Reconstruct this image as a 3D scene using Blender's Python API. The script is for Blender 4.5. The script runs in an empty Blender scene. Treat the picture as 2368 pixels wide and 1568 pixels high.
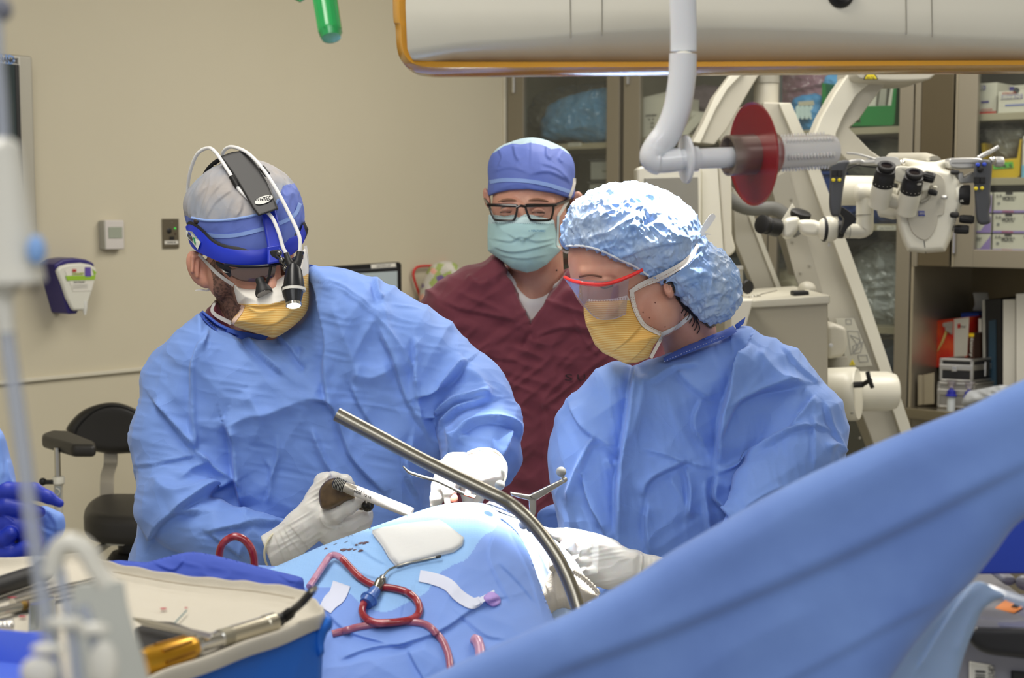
import bpy, bmesh, math, random
import numpy as np
from mathutils import Vector, Matrix
random.seed(7)
SC = bpy.context.scene
COL = SC.collection
# ---------------------------------------------------------------- camera
F, CX, CY = 3289.0, 1184.0, 784.0            # focal length and centre in pixels of the 2368x1568 frame
PITCH = math.radians(5.0)
CAMZ = 1.60
cam_d = bpy.data.cameras.new('camera')
cam = bpy.data.objects.new('camera', cam_d)
COL.objects.link(cam)
cam.location = (0, 0, CAMZ)
cam.rotation_euler = (math.radians(90) - PITCH, 0, 0)
cam_d.sensor_width = 36.0
cam_d.lens = 36.0 * F / 2368.0
cam_d.clip_start = 0.05
cam_d.dof.use_dof = True
cam_d.dof.focus_distance = 2.15
cam_d.dof.aperture_fstop = 7.0
SC.camera = cam
# ---------------------------------------------------------------- view, world, lights
SC.view_settings.view_transform = 'Standard'
SC.view_settings.look = 'None'
SC.view_settings.exposure = 0.0
SC.view_settings.gamma = 1.0
SC.view_settings.use_curve_mapping = False
SC.cycles.max_bounces = 7; SC.cycles.diffuse_bounces = 3; SC.cycles.glossy_bounces = 4; SC.cycles.transparent_max_bounces = 14
SC.cycles.caustics_reflective = False; SC.cycles.caustics_refractive = False
world = bpy.data.worlds.new('world')
SC.world = world
world.use_nodes = True
world.node_tree.nodes['Background'].inputs[0].default_value = (1.0, 0.985, 0.955, 1)
world.node_tree.nodes['Background'].inputs[1].default_value = 0.53
def area_light(name, loc, target, sx, sy, power, color=(1, 1, 1)):
 d = bpy.data.lights.new(name, 'AREA')
 d.shape = 'RECTANGLE'; d.size = sx; d.size_y = sy; d.energy = power; d.color = color
 o = bpy.data.objects.new(name, d); COL.objects.link(o)
 o.location = loc
 o.rotation_euler = (Vector(target) - Vector(loc)).to_track_quat('-Z', 'Y').to_euler()
 return o
def spot_light(name, loc, target, power, deg, blend=0.5, radius=0.06, color=(1, 1, 1)):
 d = bpy.data.lights.new(name, 'SPOT')
 d.energy = power; d.spot_size = math.radians(deg); d.spot_blend = blend
 d.shadow_soft_size = radius; d.color = color
 o = bpy.data.objects.new(name, d); COL.objects.link(o)
 o.location = loc
 o.rotation_euler = (Vector(target) - Vector(loc)).to_track_quat('-Z', 'Y').to_euler()
 return o
WARM = (1.0, 0.95, 0.87)
area_light('ceiling_light_panel', (-0.7, 1.4, 2.93), (-0.7, 1.4, 0), 0.6, 1.8, 32, WARM)
area_light('ceiling_light_panel', (0.5, 3.6, 2.93), (0.5, 3.6, 0), 0.6, 1.6, 32, WARM)
area_light('ceiling_light_panel', (1.9, 3.2, 2.93), (1.9, 3.2, 0), 0.6, 1.6, 36, WARM)
area_light('ceiling_light_panel', (0.2, -0.8, 2.93), (0.2, 0.6, 0), 2.2, 0.8, 40, (0.97, 0.98, 1.0))
# the operating lamps that shine down on the field
spot_light('operating_lamp_beam', (-0.22, 1.60, 2.75), (-0.05, 1.99, 1.22), 1700, 9.5, 0.7, 0.06)
spot_light('operating_lamp_beam', (-0.10, 2.32, 2.80), (0.045, 1.93, 1.12), 520, 7.5, 0.5, 0.06)
spot_light('operating_lamp_beam', (0.62, 2.30, 2.80), (0.18, 2.08, 1.70), 2800, 10.5, 0.7, 0.06)
# ---------------------------------------------------------------- pixels to places
_cp, _sp = math.cos(PITCH), math.sin(PITCH)
def ray(px, py):
 a = (px - CX) / F; b = -(py - CY) / F
 return Vector((a, _cp + b * _sp, -_sp + b * _cp))
def P(px, py, d):
 """the point seen at (px, py) that stands d metres into the room"""
 r = ray(px, py); r = r * (d / r.y)
 return Vector((r.x, r.y, r.z + CAMZ))
def Pz(px, py, z):
 r = ray(px, py); r = r * ((z - CAMZ) / r.z)
 return Vector((r.x, r.y, z))
def Parr(V, dref):
 """V (n,3): px, py, depth offset in pixel units -> world"""
 V = np.asarray(V, float)
 d = dref + V[:, 2] * dref / F
 a = (V[:, 0] - CX) / F; b = -(V[:, 1] - CY) / F
 ry = _cp + b * _sp; rz = -_sp + b * _cp
 s = d / ry
 return np.stack([a * s, d, rz * s + CAMZ], 1)
CORNER = Vector((-0.03, 5.66, 0))
class Frame:
 """an upright plane through the room corner; u runs along it, n points away from the camera"""
 def __init__(s, eu, en): s.eu = Vector(eu).normalized(); s.en = Vector(en).normalized()
 def pt(s, u, n, z): return CORNER + s.eu * u + s.en * n + Vector((0, 0, z))
 def hit(s, px, py, off=0.0):
  r = ray(px, py); o = Vector((0, 0, CAMZ))
  t = (off - (o - CORNER).dot(s.en)) / r.dot(s.en)
  return o + r * t
 def uz(s, px, py, off=0.0):
  q = s.hit(px, py, off); return (q - CORNER).dot(s.eu), q.z
KF = Frame((0.76, -0.65, 0), (0.65, 0.76, 0))     # cabinet fronts
LF = Frame((-0.65, -0.76, 0), (-0.76, 0.65, 0))   # left wall
# ---------------------------------------------------------------- colours and materials
def lin(c):
 o = []
 for v in c:
  v = v / 255.0
  o.append(v / 12.92 if v <= 0.04045 else ((v + 0.055) / 1.055) ** 2.4)
 return (*o, 1.0)
MATS = {}
def mat(name, col, rough=0.6, metal=0.0, spec=0.5, bump=None, var=None, emit=None, trans=None, alpha=None,
  sheen=0.0, sss=0.0, coat=0.0, extra=None):
 """bump: list of (kind, scale, strength, distance); var: (colour, scale, amount) mottling"""
 if name in MATS: return MATS[name]
 m = bpy.data.materials.new(name); m.use_nodes = True
 nt = m.node_tree; N = nt.nodes; L = nt.links
 b = N['Principled BSDF']
 b.inputs['Base Color'].default_value = lin(col)
 b.inputs['Roughness'].default_value = rough
 b.inputs['Metallic'].default_value = metal
 b.inputs['Specular IOR Level'].default_value = spec
 if sheen: b.inputs['Sheen Weight'].default_value = sheen
 if sss:
  b.inputs['Subsurface Weight'].default_value = sss
  b.inputs['Subsurface Scale'].default_value = 0.01
 if coat: b.inputs['Coat Weight'].default_value = coat; b.inputs['Coat Roughness'].default_value = 0.15
 if trans: b.inputs['Transmission Weight'].default_value = trans
 if alpha is not None: b.inputs['Alpha'].default_value = alpha
 if emit: b.inputs['Emission Color'].default_value = lin(emit[0]); b.inputs['Emission Strength'].default_value = emit[1]
 tc = N.new('ShaderNodeTexCoord')
 if var:
  no = N.new('ShaderNodeTexNoise'); no.inputs['Scale'].default_value = var[1]; no.inputs['Detail'].default_value = 4
  mr = N.new('ShaderNodeMapRange'); mr.inputs[1].default_value = 0.4; mr.inputs[2].default_value = 0.65
  mr.inputs[4].default_value = var[2]
  mx = N.new('ShaderNodeMix'); mx.data_type = 'RGBA'
  mx.inputs[6].default_value = lin(col); mx.inputs[7].default_value = lin(var[0])
  L.new(tc.outputs['Object'], no.inputs['Vector']); L.new(no.outputs[0], mr.inputs[0])
  L.new(mr.outputs[0], mx.inputs[0]); L.new(mx.outputs[2], b.inputs['Base Color'])
 prev = None
 for (kind, sc, st, dist) in (bump or []):
  bp = N.new('ShaderNodeBump'); bp.inputs['Strength'].default_value = st; bp.inputs['Distance'].default_value = dist
  if kind == 'noise':
   t = N.new('ShaderNodeTexNoise'); t.inputs['Scale'].default_value = sc; t.inputs['Detail'].default_value = 3
   L.new(tc.outputs['Object'], t.inputs['Vector']); out = t.outputs[0]
  elif kind == 'crumple':
   w = N.new('ShaderNodeTexNoise'); w.inputs['Scale'].default_value = sc * 0.6; w.inputs['Detail'].default_value = 2
   ml = N.new('ShaderNodeVectorMath'); ml.operation = 'SCALE'; ml.inputs['Scale'].default_value = 0.9 / sc
   ad = N.new('ShaderNodeVectorMath'); ad.operation = 'ADD'
   L.new(tc.outputs['Object'], w.inputs['Vector']); L.new(w.outputs['Color'], ml.inputs[0])
   L.new(tc.outputs['Object'], ad.inputs[0]); L.new(ml.outputs[0], ad.inputs[1])
   t = N.new('ShaderNodeTexVoronoi'); t.feature = 'F1'; t.inputs['Scale'].default_value = sc
   L.new(ad.outputs[0], t.inputs['Vector']); out = t.outputs['Distance']
  elif kind == 'weave':
   t = N.new('ShaderNodeTexVoronoi'); t.inputs['Scale'].default_value = sc; t.inputs['Randomness'].default_value = 0.25
   L.new(tc.outputs['Object'], t.inputs['Vector']); out = t.outputs['Distance']
  elif kind in ('wavex', 'wavez', 'wavey'):
   t = N.new('ShaderNodeTexWave'); t.bands_direction = kind[-1].upper(); t.inputs['Scale'].default_value = sc
   t.inputs['Distortion'].default_value = 0.3
   L.new(tc.outputs['Object'], t.inputs['Vector']); out = t.outputs[0]
  L.new(out, bp.inputs['Height'])
  if prev: L.new(prev.outputs[0], bp.inputs['Normal'])
  prev = bp
 if prev: L.new(prev.outputs[0], b.inputs['Normal'])
 if extra: extra(nt, b, tc)
 MATS[name] = m
 return m
def stripes(c1, c2, freq, axis='Z', lo=0.45, hi=0.6):
 """fine two-tone stripes printed in the cloth"""
 def f(nt, b, tc):
  N, L = nt.nodes, nt.links
  t = N.new('ShaderNodeTexWave'); t.bands_direction = axis; t.inputs['Scale'].default_value = freq
  mr = N.new('ShaderNodeMapRange'); mr.inputs[1].default_value = lo; mr.inputs[2].default_value = hi
  mx = N.new('ShaderNodeMix'); mx.data_type = 'RGBA'
  mx.inputs[6].default_value = lin(c1); mx.inputs[7].default_value = lin(c2)
  L.new(tc.outputs['Object'], t.inputs['Vector']); L.new(t.outputs[0], mr.inputs[0])
  L.new(mr.outputs[0], mx.inputs[0]); L.new(mx.outputs[2], b.inputs['Base Color'])
 return f
def clear_mat(name, col, trans=0.8, gloss=0.1, rough=0.05, diffuse=0.1, bump=None):
 """thin clear plastic or window glass: mostly see-through, a little gloss, a little haze"""
 if name in MATS: return MATS[name]
 m = bpy.data.materials.new(name); m.use_nodes = True
 nt = m.node_tree; N = nt.nodes; L = nt.links
 N.remove(N['Principled BSDF']); out = N['Material Output']
 tr = N.new('ShaderNodeBsdfTransparent'); tr.inputs[0].default_value = lin(col)
 gl = N.new('ShaderNodeBsdfGlossy'); gl.inputs['Roughness'].default_value = rough
 df = N.new('ShaderNodeBsdfDiffuse'); df.inputs[0].default_value = lin(col)
 m1 = N.new('ShaderNodeMixShader'); m1.inputs[0].default_value = diffuse
 L.new(tr.outputs[0], m1.inputs[1]); L.new(df.outputs[0], m1.inputs[2])
 fr = N.new('ShaderNodeLayerWeight'); fr.inputs[0].default_value = 0.35
 mp = N.new('ShaderNodeMapRange'); mp.inputs[3].default_value = gloss * 0.5; mp.inputs[4].default_value = min(1, gloss * 4 + 0.1)
 L.new(fr.outputs['Facing'], mp.inputs[0])
 m2 = N.new('ShaderNodeMixShader'); L.new(mp.outputs[0], m2.inputs[0])
 L.new(m1.outputs[0], m2.inputs[1]); L.new(gl.outputs[0], m2.inputs[2]); L.new(m2.outputs[0], out.inputs[0])
 if bump:
  tc = N.new('ShaderNodeTexCoord'); t = N.new('ShaderNodeTexVoronoi'); t.inputs['Scale'].default_value = bump[0]
  w = N.new('ShaderNodeTexNoise'); w.inputs['Scale'].default_value = bump[0] * .7
  ml = N.new('ShaderNodeVectorMath'); ml.operation = 'SCALE'; ml.inputs['Scale'].default_value = 1.2 / bump[0]
  ad = N.new('ShaderNodeVectorMath'); ad.operation = 'ADD'
  L.new(tc.outputs['Object'], w.inputs['Vector']); L.new(w.outputs['Color'], ml.inputs[0])
  L.new(tc.outputs['Object'], ad.inputs[0]); L.new(ml.outputs[0], ad.inputs[1]); L.new(ad.outputs[0], t.inputs['Vector'])
  bp = N.new('ShaderNodeBump'); bp.inputs['Strength'].default_value = bump[1]; bp.inputs['Distance'].default_value = bump[2]
  L.new(t.outputs['Distance'], bp.inputs['Height']); L.new(bp.outputs[0], gl.inputs['Normal']); L.new(bp.outputs[0], df.inputs['Normal'])
 MATS[name] = m
 return m
# ---------------------------------------------------------------- objects
def tag(o, label=None, cat=None, group=None, kind=None):
 if label: o['label'] = label
 if cat: o['category'] = cat
 if group: o['group'] = group
 if kind: o['kind'] = kind
 return o
def thing(name, label, cat, loc, group=None):
 o = bpy.data.objects.new(name, None); COL.objects.link(o)
 o.location = loc; o.empty_display_size = 0.05
 return tag(o, label, cat, group)
def link(o, parent):
 COL.objects.link(o)
 if parent is not None:
  bpy.context.view_layer.update() if parent.parent else None
  o.parent = parent
  o.matrix_parent_inverse = world_mat(parent).inverted()
 return o
def world_mat(o):
 m = Matrix.LocRotScale(o.location, o.rotation_euler, o.scale)
 if o.parent: m = world_mat(o.parent) @ o.matrix_parent_inverse @ m
 return m
def from_np(name, V, Fc, material, parent=None, smooth=True, label=None):
 V = np.asarray(V, float)
 c = np.array([(V[:, 0].min() + V[:, 0].max()) / 2, (V[:, 1].min() + V[:, 1].max()) / 2, V[:, 2].min()])
 me = bpy.data.meshes.new(name)
 me.from_pydata((V - c).tolist(), [], [list(f) for f in Fc]); me.validate()
 mats = material if isinstance(material, (list, tuple)) else [material]
 for m_ in mats: me.materials.append(m_)
 if smooth: me.polygons.foreach_set('use_smooth', [True] * len(me.polygons))
 me.update()
 o = bpy.data.objects.new(name, me); o.location = c
 link(o, parent)
 if label: o['label'] = label
 return o
class MB:
 """collects shapes in world coordinates and builds them as one mesh"""
 def __init__(s): s.v = []; s.f = []
 def add(s, V, Fc):
  n = len(s.v); s.v += [tuple(p) for p in V]; s.f += [tuple(i + n for i in f) for f in Fc]; return s
 def box(s, c, size, ax=None):
  ex, ey, ez = ax or (Vector((1, 0, 0)), Vector((0, 1, 0)), Vector((0, 0, 1)))
  c = Vector(c); h = [x / 2 for x in size]; V = []
  for k in (-1, 1):
   for a, b in ((-1, -1), (1, -1), (1, 1), (-1, 1)):
    V.append(c + ex * (a * h[0]) + ey * (b * h[1]) + ez * (k * h[2]))
  return s.add(V, [(3, 2, 1, 0), (4, 5, 6, 7), (0, 1, 5, 4), (1, 2, 6, 5), (2, 3, 7, 6), (3, 0, 4, 7)])
 def fbox(s, fr, u0, u1, n0, n1, z0, z1):
  c = fr.pt((u0 + u1) / 2, (n0 + n1) / 2, (z0 + z1) / 2)
  return s.box(c, (abs(u1 - u0), abs(n1 - n0), abs(z1 - z0)), (fr.eu, fr.en, Vector((0, 0, 1))))
 def pxbox(s, fr, x0, y0, x1, y1, n0, n1):
  """box whose front, n0 off the plane, covers the pixel rectangle"""
  u0, _ = fr.uz(x0, (y0 + y1) / 2, n0); u1, _ = fr.uz(x1, (y0 + y1) / 2, n0)
  _, z0 = fr.uz((x0 + x1) / 2, y1, n0); _, z1 = fr.uz((x0 + x1) / 2, y0, n0)
  return s.fbox(fr, u0, u1, n0, n1, z0, z1)
 def prism(s, A, B):
  n = len(A); V = list(A) + list(B)
  return s.add(V, [tuple(range(n))[::-1], tuple(range(n, 2 * n))] + [(i, (i + 1) % n, n + (i + 1) % n, n + i) for i in range(n)])
 def pprism(s, poly, d, t, dirv=(0, 1, 0)):
  A = [P(x, y, d) for x, y in poly]; dv = Vector(dirv) * t
  return s.prism(A, [p + dv for p in A])
 def fprism(s, fr, poly, n0, n1):
  A = [fr.hit(x, y, n0) for x, y in poly]
  return s.prism(A, [p + fr.en * (n1 - n0) for p in A])
 def tube(s, pts, r, n=12, closed=False, flat=None):
  pts = [Vector(p) for p in pts]; m = len(pts)
  rs = r if isinstance(r, (list, tuple)) else [r] * m
  tang = []
  for i in range(m):
   a = pts[(i - 1) % m] if closed else pts[max(i - 1, 0)]
   b = pts[(i + 1) % m] if closed else pts[min(i + 1, m - 1)]
   tang.append((b - a).normalized())
  up = Vector((0, 0, 1)) if abs(tang[0].z) < 0.9 else Vector((1, 0, 0))
  x = tang[0].cross(up).normalized(); V = []
  for i in range(m):
   x = (x - tang[i] * x.dot(tang[i])).normalized(); y = tang[i].cross(x)
   k = flat or 1.0
   for j in range(n):
    a = 2 * math.pi * j / n
    V.append(pts[i] + x * (rs[i] * math.cos(a)) + y * (rs[i] * k * math.sin(a)))
  Fc = []
  for i in range(m if closed else m - 1):
   for j in range(n):
    a = i * n + j; b = i * n + (j + 1) % n; i2 = (i + 1) % m
    Fc.append((a, b, i2 * n + (j + 1) % n, i2 * n + j))
  if not closed:
   Fc.append(tuple(range(n))[::-1]); Fc.append(tuple(range((m - 1) * n, m * n)))
  return s.add(V, Fc)
 def lathe(s, p0, axis, prof, n=24, squash=1.0):
  """prof: (distance along axis, radius)"""
  p0 = Vector(p0); ax = Vector(axis).normalized()
  up = Vector((0, 0, 1)) if abs(ax.z) < 0.9 else Vector((0, 1, 0))
  x = ax.cross(up).normalized(); y = ax.cross(x); V = []
  for t, r in prof:
   for j in range(n):
    a = 2 * math.pi * j / n
    V.append(p0 + ax * t + x * (max(r, 1e-5) * math.cos(a)) + y * (max(r, 1e-5) * squash * math.sin(a)))
  Fc = []
  for i in range(len(prof) - 1):
   for j in range(n):
    Fc.append((i * n + (j + 1) % n, i * n + j, (i + 1) * n + j, (i + 1) * n + (j + 1) % n))
  Fc.append(tuple(range(n))); Fc.append(tuple(range((len(prof) - 1) * n, len(prof) * n))[::-1])
  return s.add(V, Fc)
 def ball(s, c, r, n=20):
  r = r if isinstance(r, (list, tuple)) else (r, r, r); c = Vector(c); V = []; Fc = []
  m = n // 2
  V.append(c + Vector((0, 0, r[2])))
  for i in range(1, m):
   t = math.pi * i / m
   for j in range(n):
    a = 2 * math.pi * j / n
    V.append(c + Vector((r[0] * math.sin(t) * math.cos(a), r[1] * math.sin(t) * math.sin(a), r[2] * math.cos(t))))
  V.append(c - Vector((0, 0, r[2]))); L_ = len(V) - 1
  for j in range(n):
   Fc.append((0, 1 + j, 1 + (j + 1) % n)); Fc.append((L_, 1 + (m - 2) * n + (j + 1) % n, 1 + (m - 2) * n + j))
  for i in range(m - 2):
   for j in range(n):
    a = 1 + i * n + j; b = 1 + i * n + (j + 1) % n
    Fc.append((a, a + n, b + n, b))
  return s.add(V, Fc)
 def sheet(s, rows, t=0.0, tv=(0, 1, 0)):
  """rows of points -> a sheet with thickness t along tv"""
  R, Cn = len(rows), len(rows[0]); V = [Vector(p) for row in rows for p in row]; Fc = []
  for i in range(R - 1):
   for j in range(Cn - 1):
    a = i * Cn + j; Fc.append((a, a + 1, a + Cn + 1, a + Cn))
  if t:
   n = len(V); dv = Vector(tv).normalized() * t
   V += [p + dv for p in V]
   Fc += [tuple(i + n for i in f)[::-1] for f in list(Fc)]
   ring = [j for j in range(Cn)] + [i * Cn + Cn - 1 for i in range(1, R)] + \
     [(R - 1) * Cn + j for j in range(Cn - 2, -1, -1)] + [i * Cn for i in range(R - 2, 0, -1)]
   for i in range(len(ring)):
    a, b = ring[i], ring[(i + 1) % len(ring)]; Fc.append((b, a, a + n, b + n))
  return s.add(V, Fc)
 def build(s, name, material, parent=None, smooth=False, bevel=0.0, seg=2, sub=0, label=None, angle=40):
  o = from_np(name, s.v, s.f, material, parent, smooth, label)
  bm = bmesh.new(); bm.from_mesh(o.data); bmesh.ops.recalc_face_normals(bm, faces=bm.faces)
  bm.to_mesh(o.data); bm.free()
  if smooth and not sub:
   try: o.data.set_sharp_from_angle(angle=math.radians(angle))
   except Exception: pass
  if bevel:
   b = o.modifiers.new('bevel', 'BEVEL'); b.width = bevel; b.segments = seg; b.limit_method = 'ANGLE'
   b.angle_limit = math.radians(35); b.harden_normals = False
   o.data.polygons.foreach_set('use_smooth', [True] * len(o.data.polygons))
   w = o.modifiers.new('normals', 'WEIGHTED_NORMAL'); w.keep_sharp = False
  if sub:
   b = o.modifiers.new('subdivide', 'SUBSURF'); b.levels = sub; b.render_levels = sub
  return o
def spline(pts, n=8, closed=False):
 pts = [Vector(p) for p in pts]; m = len(pts); out = []
 for i in range(m if closed else m - 1):
  if closed: p0, p1, p2, p3 = pts[(i - 1) % m], pts[i], pts[(i + 1) % m], pts[(i + 2) % m]
  else: p0, p1, p2, p3 = pts[max(i - 1, 0)], pts[i], pts[i + 1], pts[min(i + 2, m - 1)]
  for k in range(n):
   t = k / n
   out.append(0.5 * ((2 * p1) + (p2 - p0) * t + (2 * p0 - 5 * p1 + 4 * p2 - p3) * t * t + (3 * p1 - p0 - 3 * p2 + p3) * t ** 3))
 if not closed: out.append(pts[-1])
 return out
def spline2(pts, n=6, closed=True):
 return [(p.x, p.y) for p in spline([(x, y, 0) for x, y in pts], n, closed)]
def text(body, pos, right, up, size, material, parent, name='lettering', width=None, bold=0.0, depth=0.0006, fwd=None):
 """flat lettering centred at pos; right and up are its axes"""
 cu = bpy.data.curves.new(name, 'FONT'); cu.body = body; cu.size = size
 cu.align_x = 'CENTER'; cu.align_y = 'CENTER'; cu.extrude = depth / 2; cu.offset = bold; cu.resolution_u = 2
 tmp = bpy.data.objects.new('tmp', cu); COL.objects.link(tmp)
 dg = bpy.context.evaluated_depsgraph_get()
 me = bpy.data.meshes.new_from_object(tmp.evaluated_get(dg)); bpy.data.objects.remove(tmp); bpy.data.curves.remove(cu)
 r = Vector(right).normalized(); u = Vector(up); u = (u - r * u.dot(r)).normalized(); n = r.cross(u)
 V = [v.co.copy() for v in me.vertices]; Fc = [tuple(p.vertices) for p in me.polygons]
 if not V: return None
 xs = [v.x for v in V]; ys = [v.y for v in V]; w = max(xs) - min(xs); cx_ = (max(xs) + min(xs)) / 2; cy_ = (max(ys) + min(ys)) / 2
 k = (width / w) if width else 1.0
 pos = Vector(pos)
 W = [pos + r * ((v.x - cx_) * k) + u * (v.y - cy_) + n * v.z for v in V]
 bpy.data.meshes.remove(me)
 return from_np(name, [tuple(p) for p in W], Fc, material, parent, smooth=False)
def ptext(body, x0, y0, x1, y1, d, size_px, material, parent, **kw):
 """lettering whose middle line runs from pixel (x0,y0) to (x1,y1) at depth d (one depth or two)"""
 d0, d1 = d if isinstance(d, tuple) else (d, d)
 a = P(x0, y0, d0); b = P(x1, y1, d1)
 return text(body, (a + b) / 2, b - a, (0, 0, 1) if abs(x1 - x0) > abs(y1 - y0) else (1, 0, 0), size_px * (d0 + d1) / 2 / F * 1.35, material, parent,
    width=(b - a).length, **kw)
def copy_tree(o, parent=None):
 c = o.copy(); COL.objects.link(c)
 if parent is not None: c.parent = parent
 for ch in [x for x in bpy.data.objects if x.parent == o]: copy_tree(ch, c)
 return c
# ---------------------------------------------------------------- sculpting: distance fields meshed with surface nets
def hashn(ix, iy, iz, seed):
 h = (ix * 374761393 + iy * 668265263 + iz * 2147483647 + seed * 1274126177) & 0xffffffff
 h = ((h ^ (h >> 13)) * 1274126177) & 0xffffffff
 h = h ^ (h >> 16)
 return (h & 0xffff) / 65535.0
def vnoise(p, seed=0):
 """value noise 0..1 on (n,3)"""
 i = np.floor(p).astype(np.int64); f = p - i; f = f * f * (3 - 2 * f); r = 0
 for a in (0, 1):
  for b in (0, 1):
   for c in (0, 1):
    w = (f[:, 0] if a else 1 - f[:, 0]) * (f[:, 1] if b else 1 - f[:, 1]) * (f[:, 2] if c else 1 - f[:, 2])
    r = r + w * hashn(i[:, 0] + a, i[:, 1] + b, i[:, 2] + c, seed)
 return r
def ridged(p, seed=0): return 1 - np.abs(2 * vnoise(p, seed) - 1) * 2
def sd_poly(poly, X, Y):
 """signed distance to polygon, negative inside"""
 poly = np.asarray(poly, float); n = len(poly)
 d = np.full(X.shape, 1e18); s = np.ones(X.shape)
 for i in range(n):
  a = poly[i]; b = poly[(i - 1) % n]; e = b - a
  wx = X - a[0]; wy = Y - a[1]
  t = np.clip((wx * e[0] + wy * e[1]) / max(e @ e, 1e-9), 0, 1)
  bx = wx - e[0] * t; by = wy - e[1] * t
  d = np.minimum(d, bx * bx + by * by)
  c1 = Y >= a[1]; c2 = Y < b[1]; c3 = e[0] * wy > e[1] * wx
  s = np.where((c1 & c2 & c3) | (~c1 & ~c2 & ~c3), -s, s)
 return s * np.sqrt(d)
def smin(a, b, k):
 if k <= 0: return np.minimum(a, b)
 h = np.clip(0.5 + 0.5 * (b - a) / k, 0, 1)
 return b + (a - b) * h - k * h * (1 - h)
class Blob:
 """a solid sculpted in pixel units: x, y as in the frame, z = depth offset (away positive) at reference depth"""
 def __init__(s, dref, x0, x1, y0, y1, z0, z1, step):
  s.d = dref; s.step = step; s.o = np.array([x0, y0, z0], float)
  s.x = np.arange(x0, x1 + step, step, dtype=float); s.y = np.arange(y0, y1 + step, step, dtype=float); s.z = np.arange(z0, z1 + step, step, dtype=float)
  s.X = s.x[:, None, None]; s.Y = s.y[None, :, None]; s.Z = s.z[None, None, :]
  s.Fd = np.full((len(s.x), len(s.y), len(s.z)), 1e3, dtype=np.float32)
 def put(s, f, k, op='add'):
  f = np.broadcast_to(f, s.Fd.shape)
  if op == 'add': s.Fd = smin(s.Fd, f, k).astype(np.float32)
  else: s.Fd = (-smin(-s.Fd, f, k)).astype(np.float32)
  return s
 def cap(s, a, ra, b, rb, k=10, op='add', sq=1.0):
  a = np.array(a, float); b = np.array(b, float); e = b - a; L2 = max(e @ e, 1e-6)
  t = np.clip(((s.X - a[0]) * e[0] + (s.Y - a[1]) * e[1] + (s.Z - a[2]) * e[2]) / L2, 0, 1)
  dd = np.sqrt((s.X - a[0] - e[0] * t) ** 2 + (s.Y - a[1] - e[1] * t) ** 2 + ((s.Z - a[2] - e[2] * t) / sq) ** 2)
  return s.put(dd - (ra + (rb - ra) * t), k, op)
 def chain(s, pts, k=10, sq=1.0):
  for (p, q) in zip(pts[:-1], pts[1:]): s.cap(p[:3], p[3], q[:3], q[3], k, sq=sq)
  return s
 def ell(s, c, r, ang=0, k=10, op='add', angz=0):
  """ellipsoid, ang turns it in the picture plane, angz about the upright axis"""
  x = s.X - c[0]; y = s.Y - c[1]; z = s.Z - c[2]
  if angz:
   ca, sa = math.cos(math.radians(angz)), math.sin(math.radians(angz)); x, z = x * ca + z * sa, -x * sa + z * ca
  if ang:
   ca, sa = math.cos(math.radians(ang)), math.sin(math.radians(ang)); x, y = x * ca + y * sa, -x * sa + y * ca
  q = np.sqrt((x / r[0]) ** 2 + (y / r[1]) ** 2 + (z / r[2]) ** 2)
  return s.put((q - 1) * min(r), k, op)
 def pillow(s, poly, z0, T, R, k=10, op='add', gx=0, gy=0, pw=2.0, smooth=True, cut_back=None, zf=None):
  """outline inflated to half thickness T, rounded over R at its edge; z0 + gx*dx + gy*dy tilts it"""
  if smooth: poly = spline2(poly, 5)
  X2, Y2 = np.meshgrid(s.x, s.y, indexing='ij')
  d2 = sd_poly(poly, X2, Y2)
  c = np.mean(np.asarray(poly), axis=0)
  zc = z0 + gx * (X2 - c[0]) + gy * (Y2 - c[1])
  if zf is not None: zc = zc + zf(X2, Y2)
  a = np.maximum(d2 + R, 0) / R
  b = np.abs(s.Z - zc[:, :, None]) / T
  f = ((a[:, :, None] ** pw + b ** pw) ** (1 / pw) - 1) * min(R, T)
  return s.put(f, k, op)
 def mesh(s):
  Fd = s.Fd; ins = Fd < 0
  nx, ny, nz = Fd.shape
  cnt = np.zeros((nx - 1, ny - 1, nz - 1), np.int8)
  for a in (0, 1):
   for b in (0, 1):
    for c in (0, 1): cnt += ins[a:nx - 1 + a, b:ny - 1 + b, c:nz - 1 + c]
  act = (cnt > 0) & (cnt < 8)
  I = np.argwhere(act); idx = np.full(act.shape, -1, np.int64); idx[act] = np.arange(len(I))
  acc = np.zeros((len(I), 3)); num = np.zeros(len(I))
  for ax in range(3):
   o1, o2 = [q for q in range(3) if q != ax]
   for a in (0, 1):
    for b in (0, 1):
     p = I.copy(); p[:, o1] += a; p[:, o2] += b; q = p.copy(); q[:, ax] += 1
     v0 = Fd[p[:, 0], p[:, 1], p[:, 2]]; v1 = Fd[q[:, 0], q[:, 1], q[:, 2]]
     m = (v0 < 0) != (v1 < 0); t = np.where(m, v0 / np.where(m, v0 - v1, 1), 0)
     pt = p.astype(float); pt[:, ax] += t
     acc[m] += pt[m]; num[m] += 1
  V = acc / num[:, None] * s.step + s.o
  Q = []
  for ax in range(3):
   o1, o2 = (ax + 1) % 3, (ax + 2) % 3
   sl0 = [slice(None)] * 3; sl1 = [slice(None)] * 3; sl0[ax] = slice(0, -1); sl1[ax] = slice(1, None)
   A = ins[tuple(sl0)]; B = ins[tuple(sl1)]
   E = np.argwhere(A != B)
   E = E[(E[:, o1] > 0) & (E[:, o2] > 0) & (E[:, o1] < Fd.shape[o1] - 1) & (E[:, o2] < Fd.shape[o2] - 1)]
   if not len(E): continue
   flip = A[E[:, 0], E[:, 1], E[:, 2]]
   def cell(d1, d2):
    e = E.copy(); e[:, o1] += d1; e[:, o2] += d2; return idx[e[:, 0], e[:, 1], e[:, 2]]
   q = np.stack([cell(-1, -1), cell(0, -1), cell(0, 0), cell(-1, 0)], 1)
   q[~flip] = q[~flip][:, ::-1]
   Q.append(q)
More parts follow.
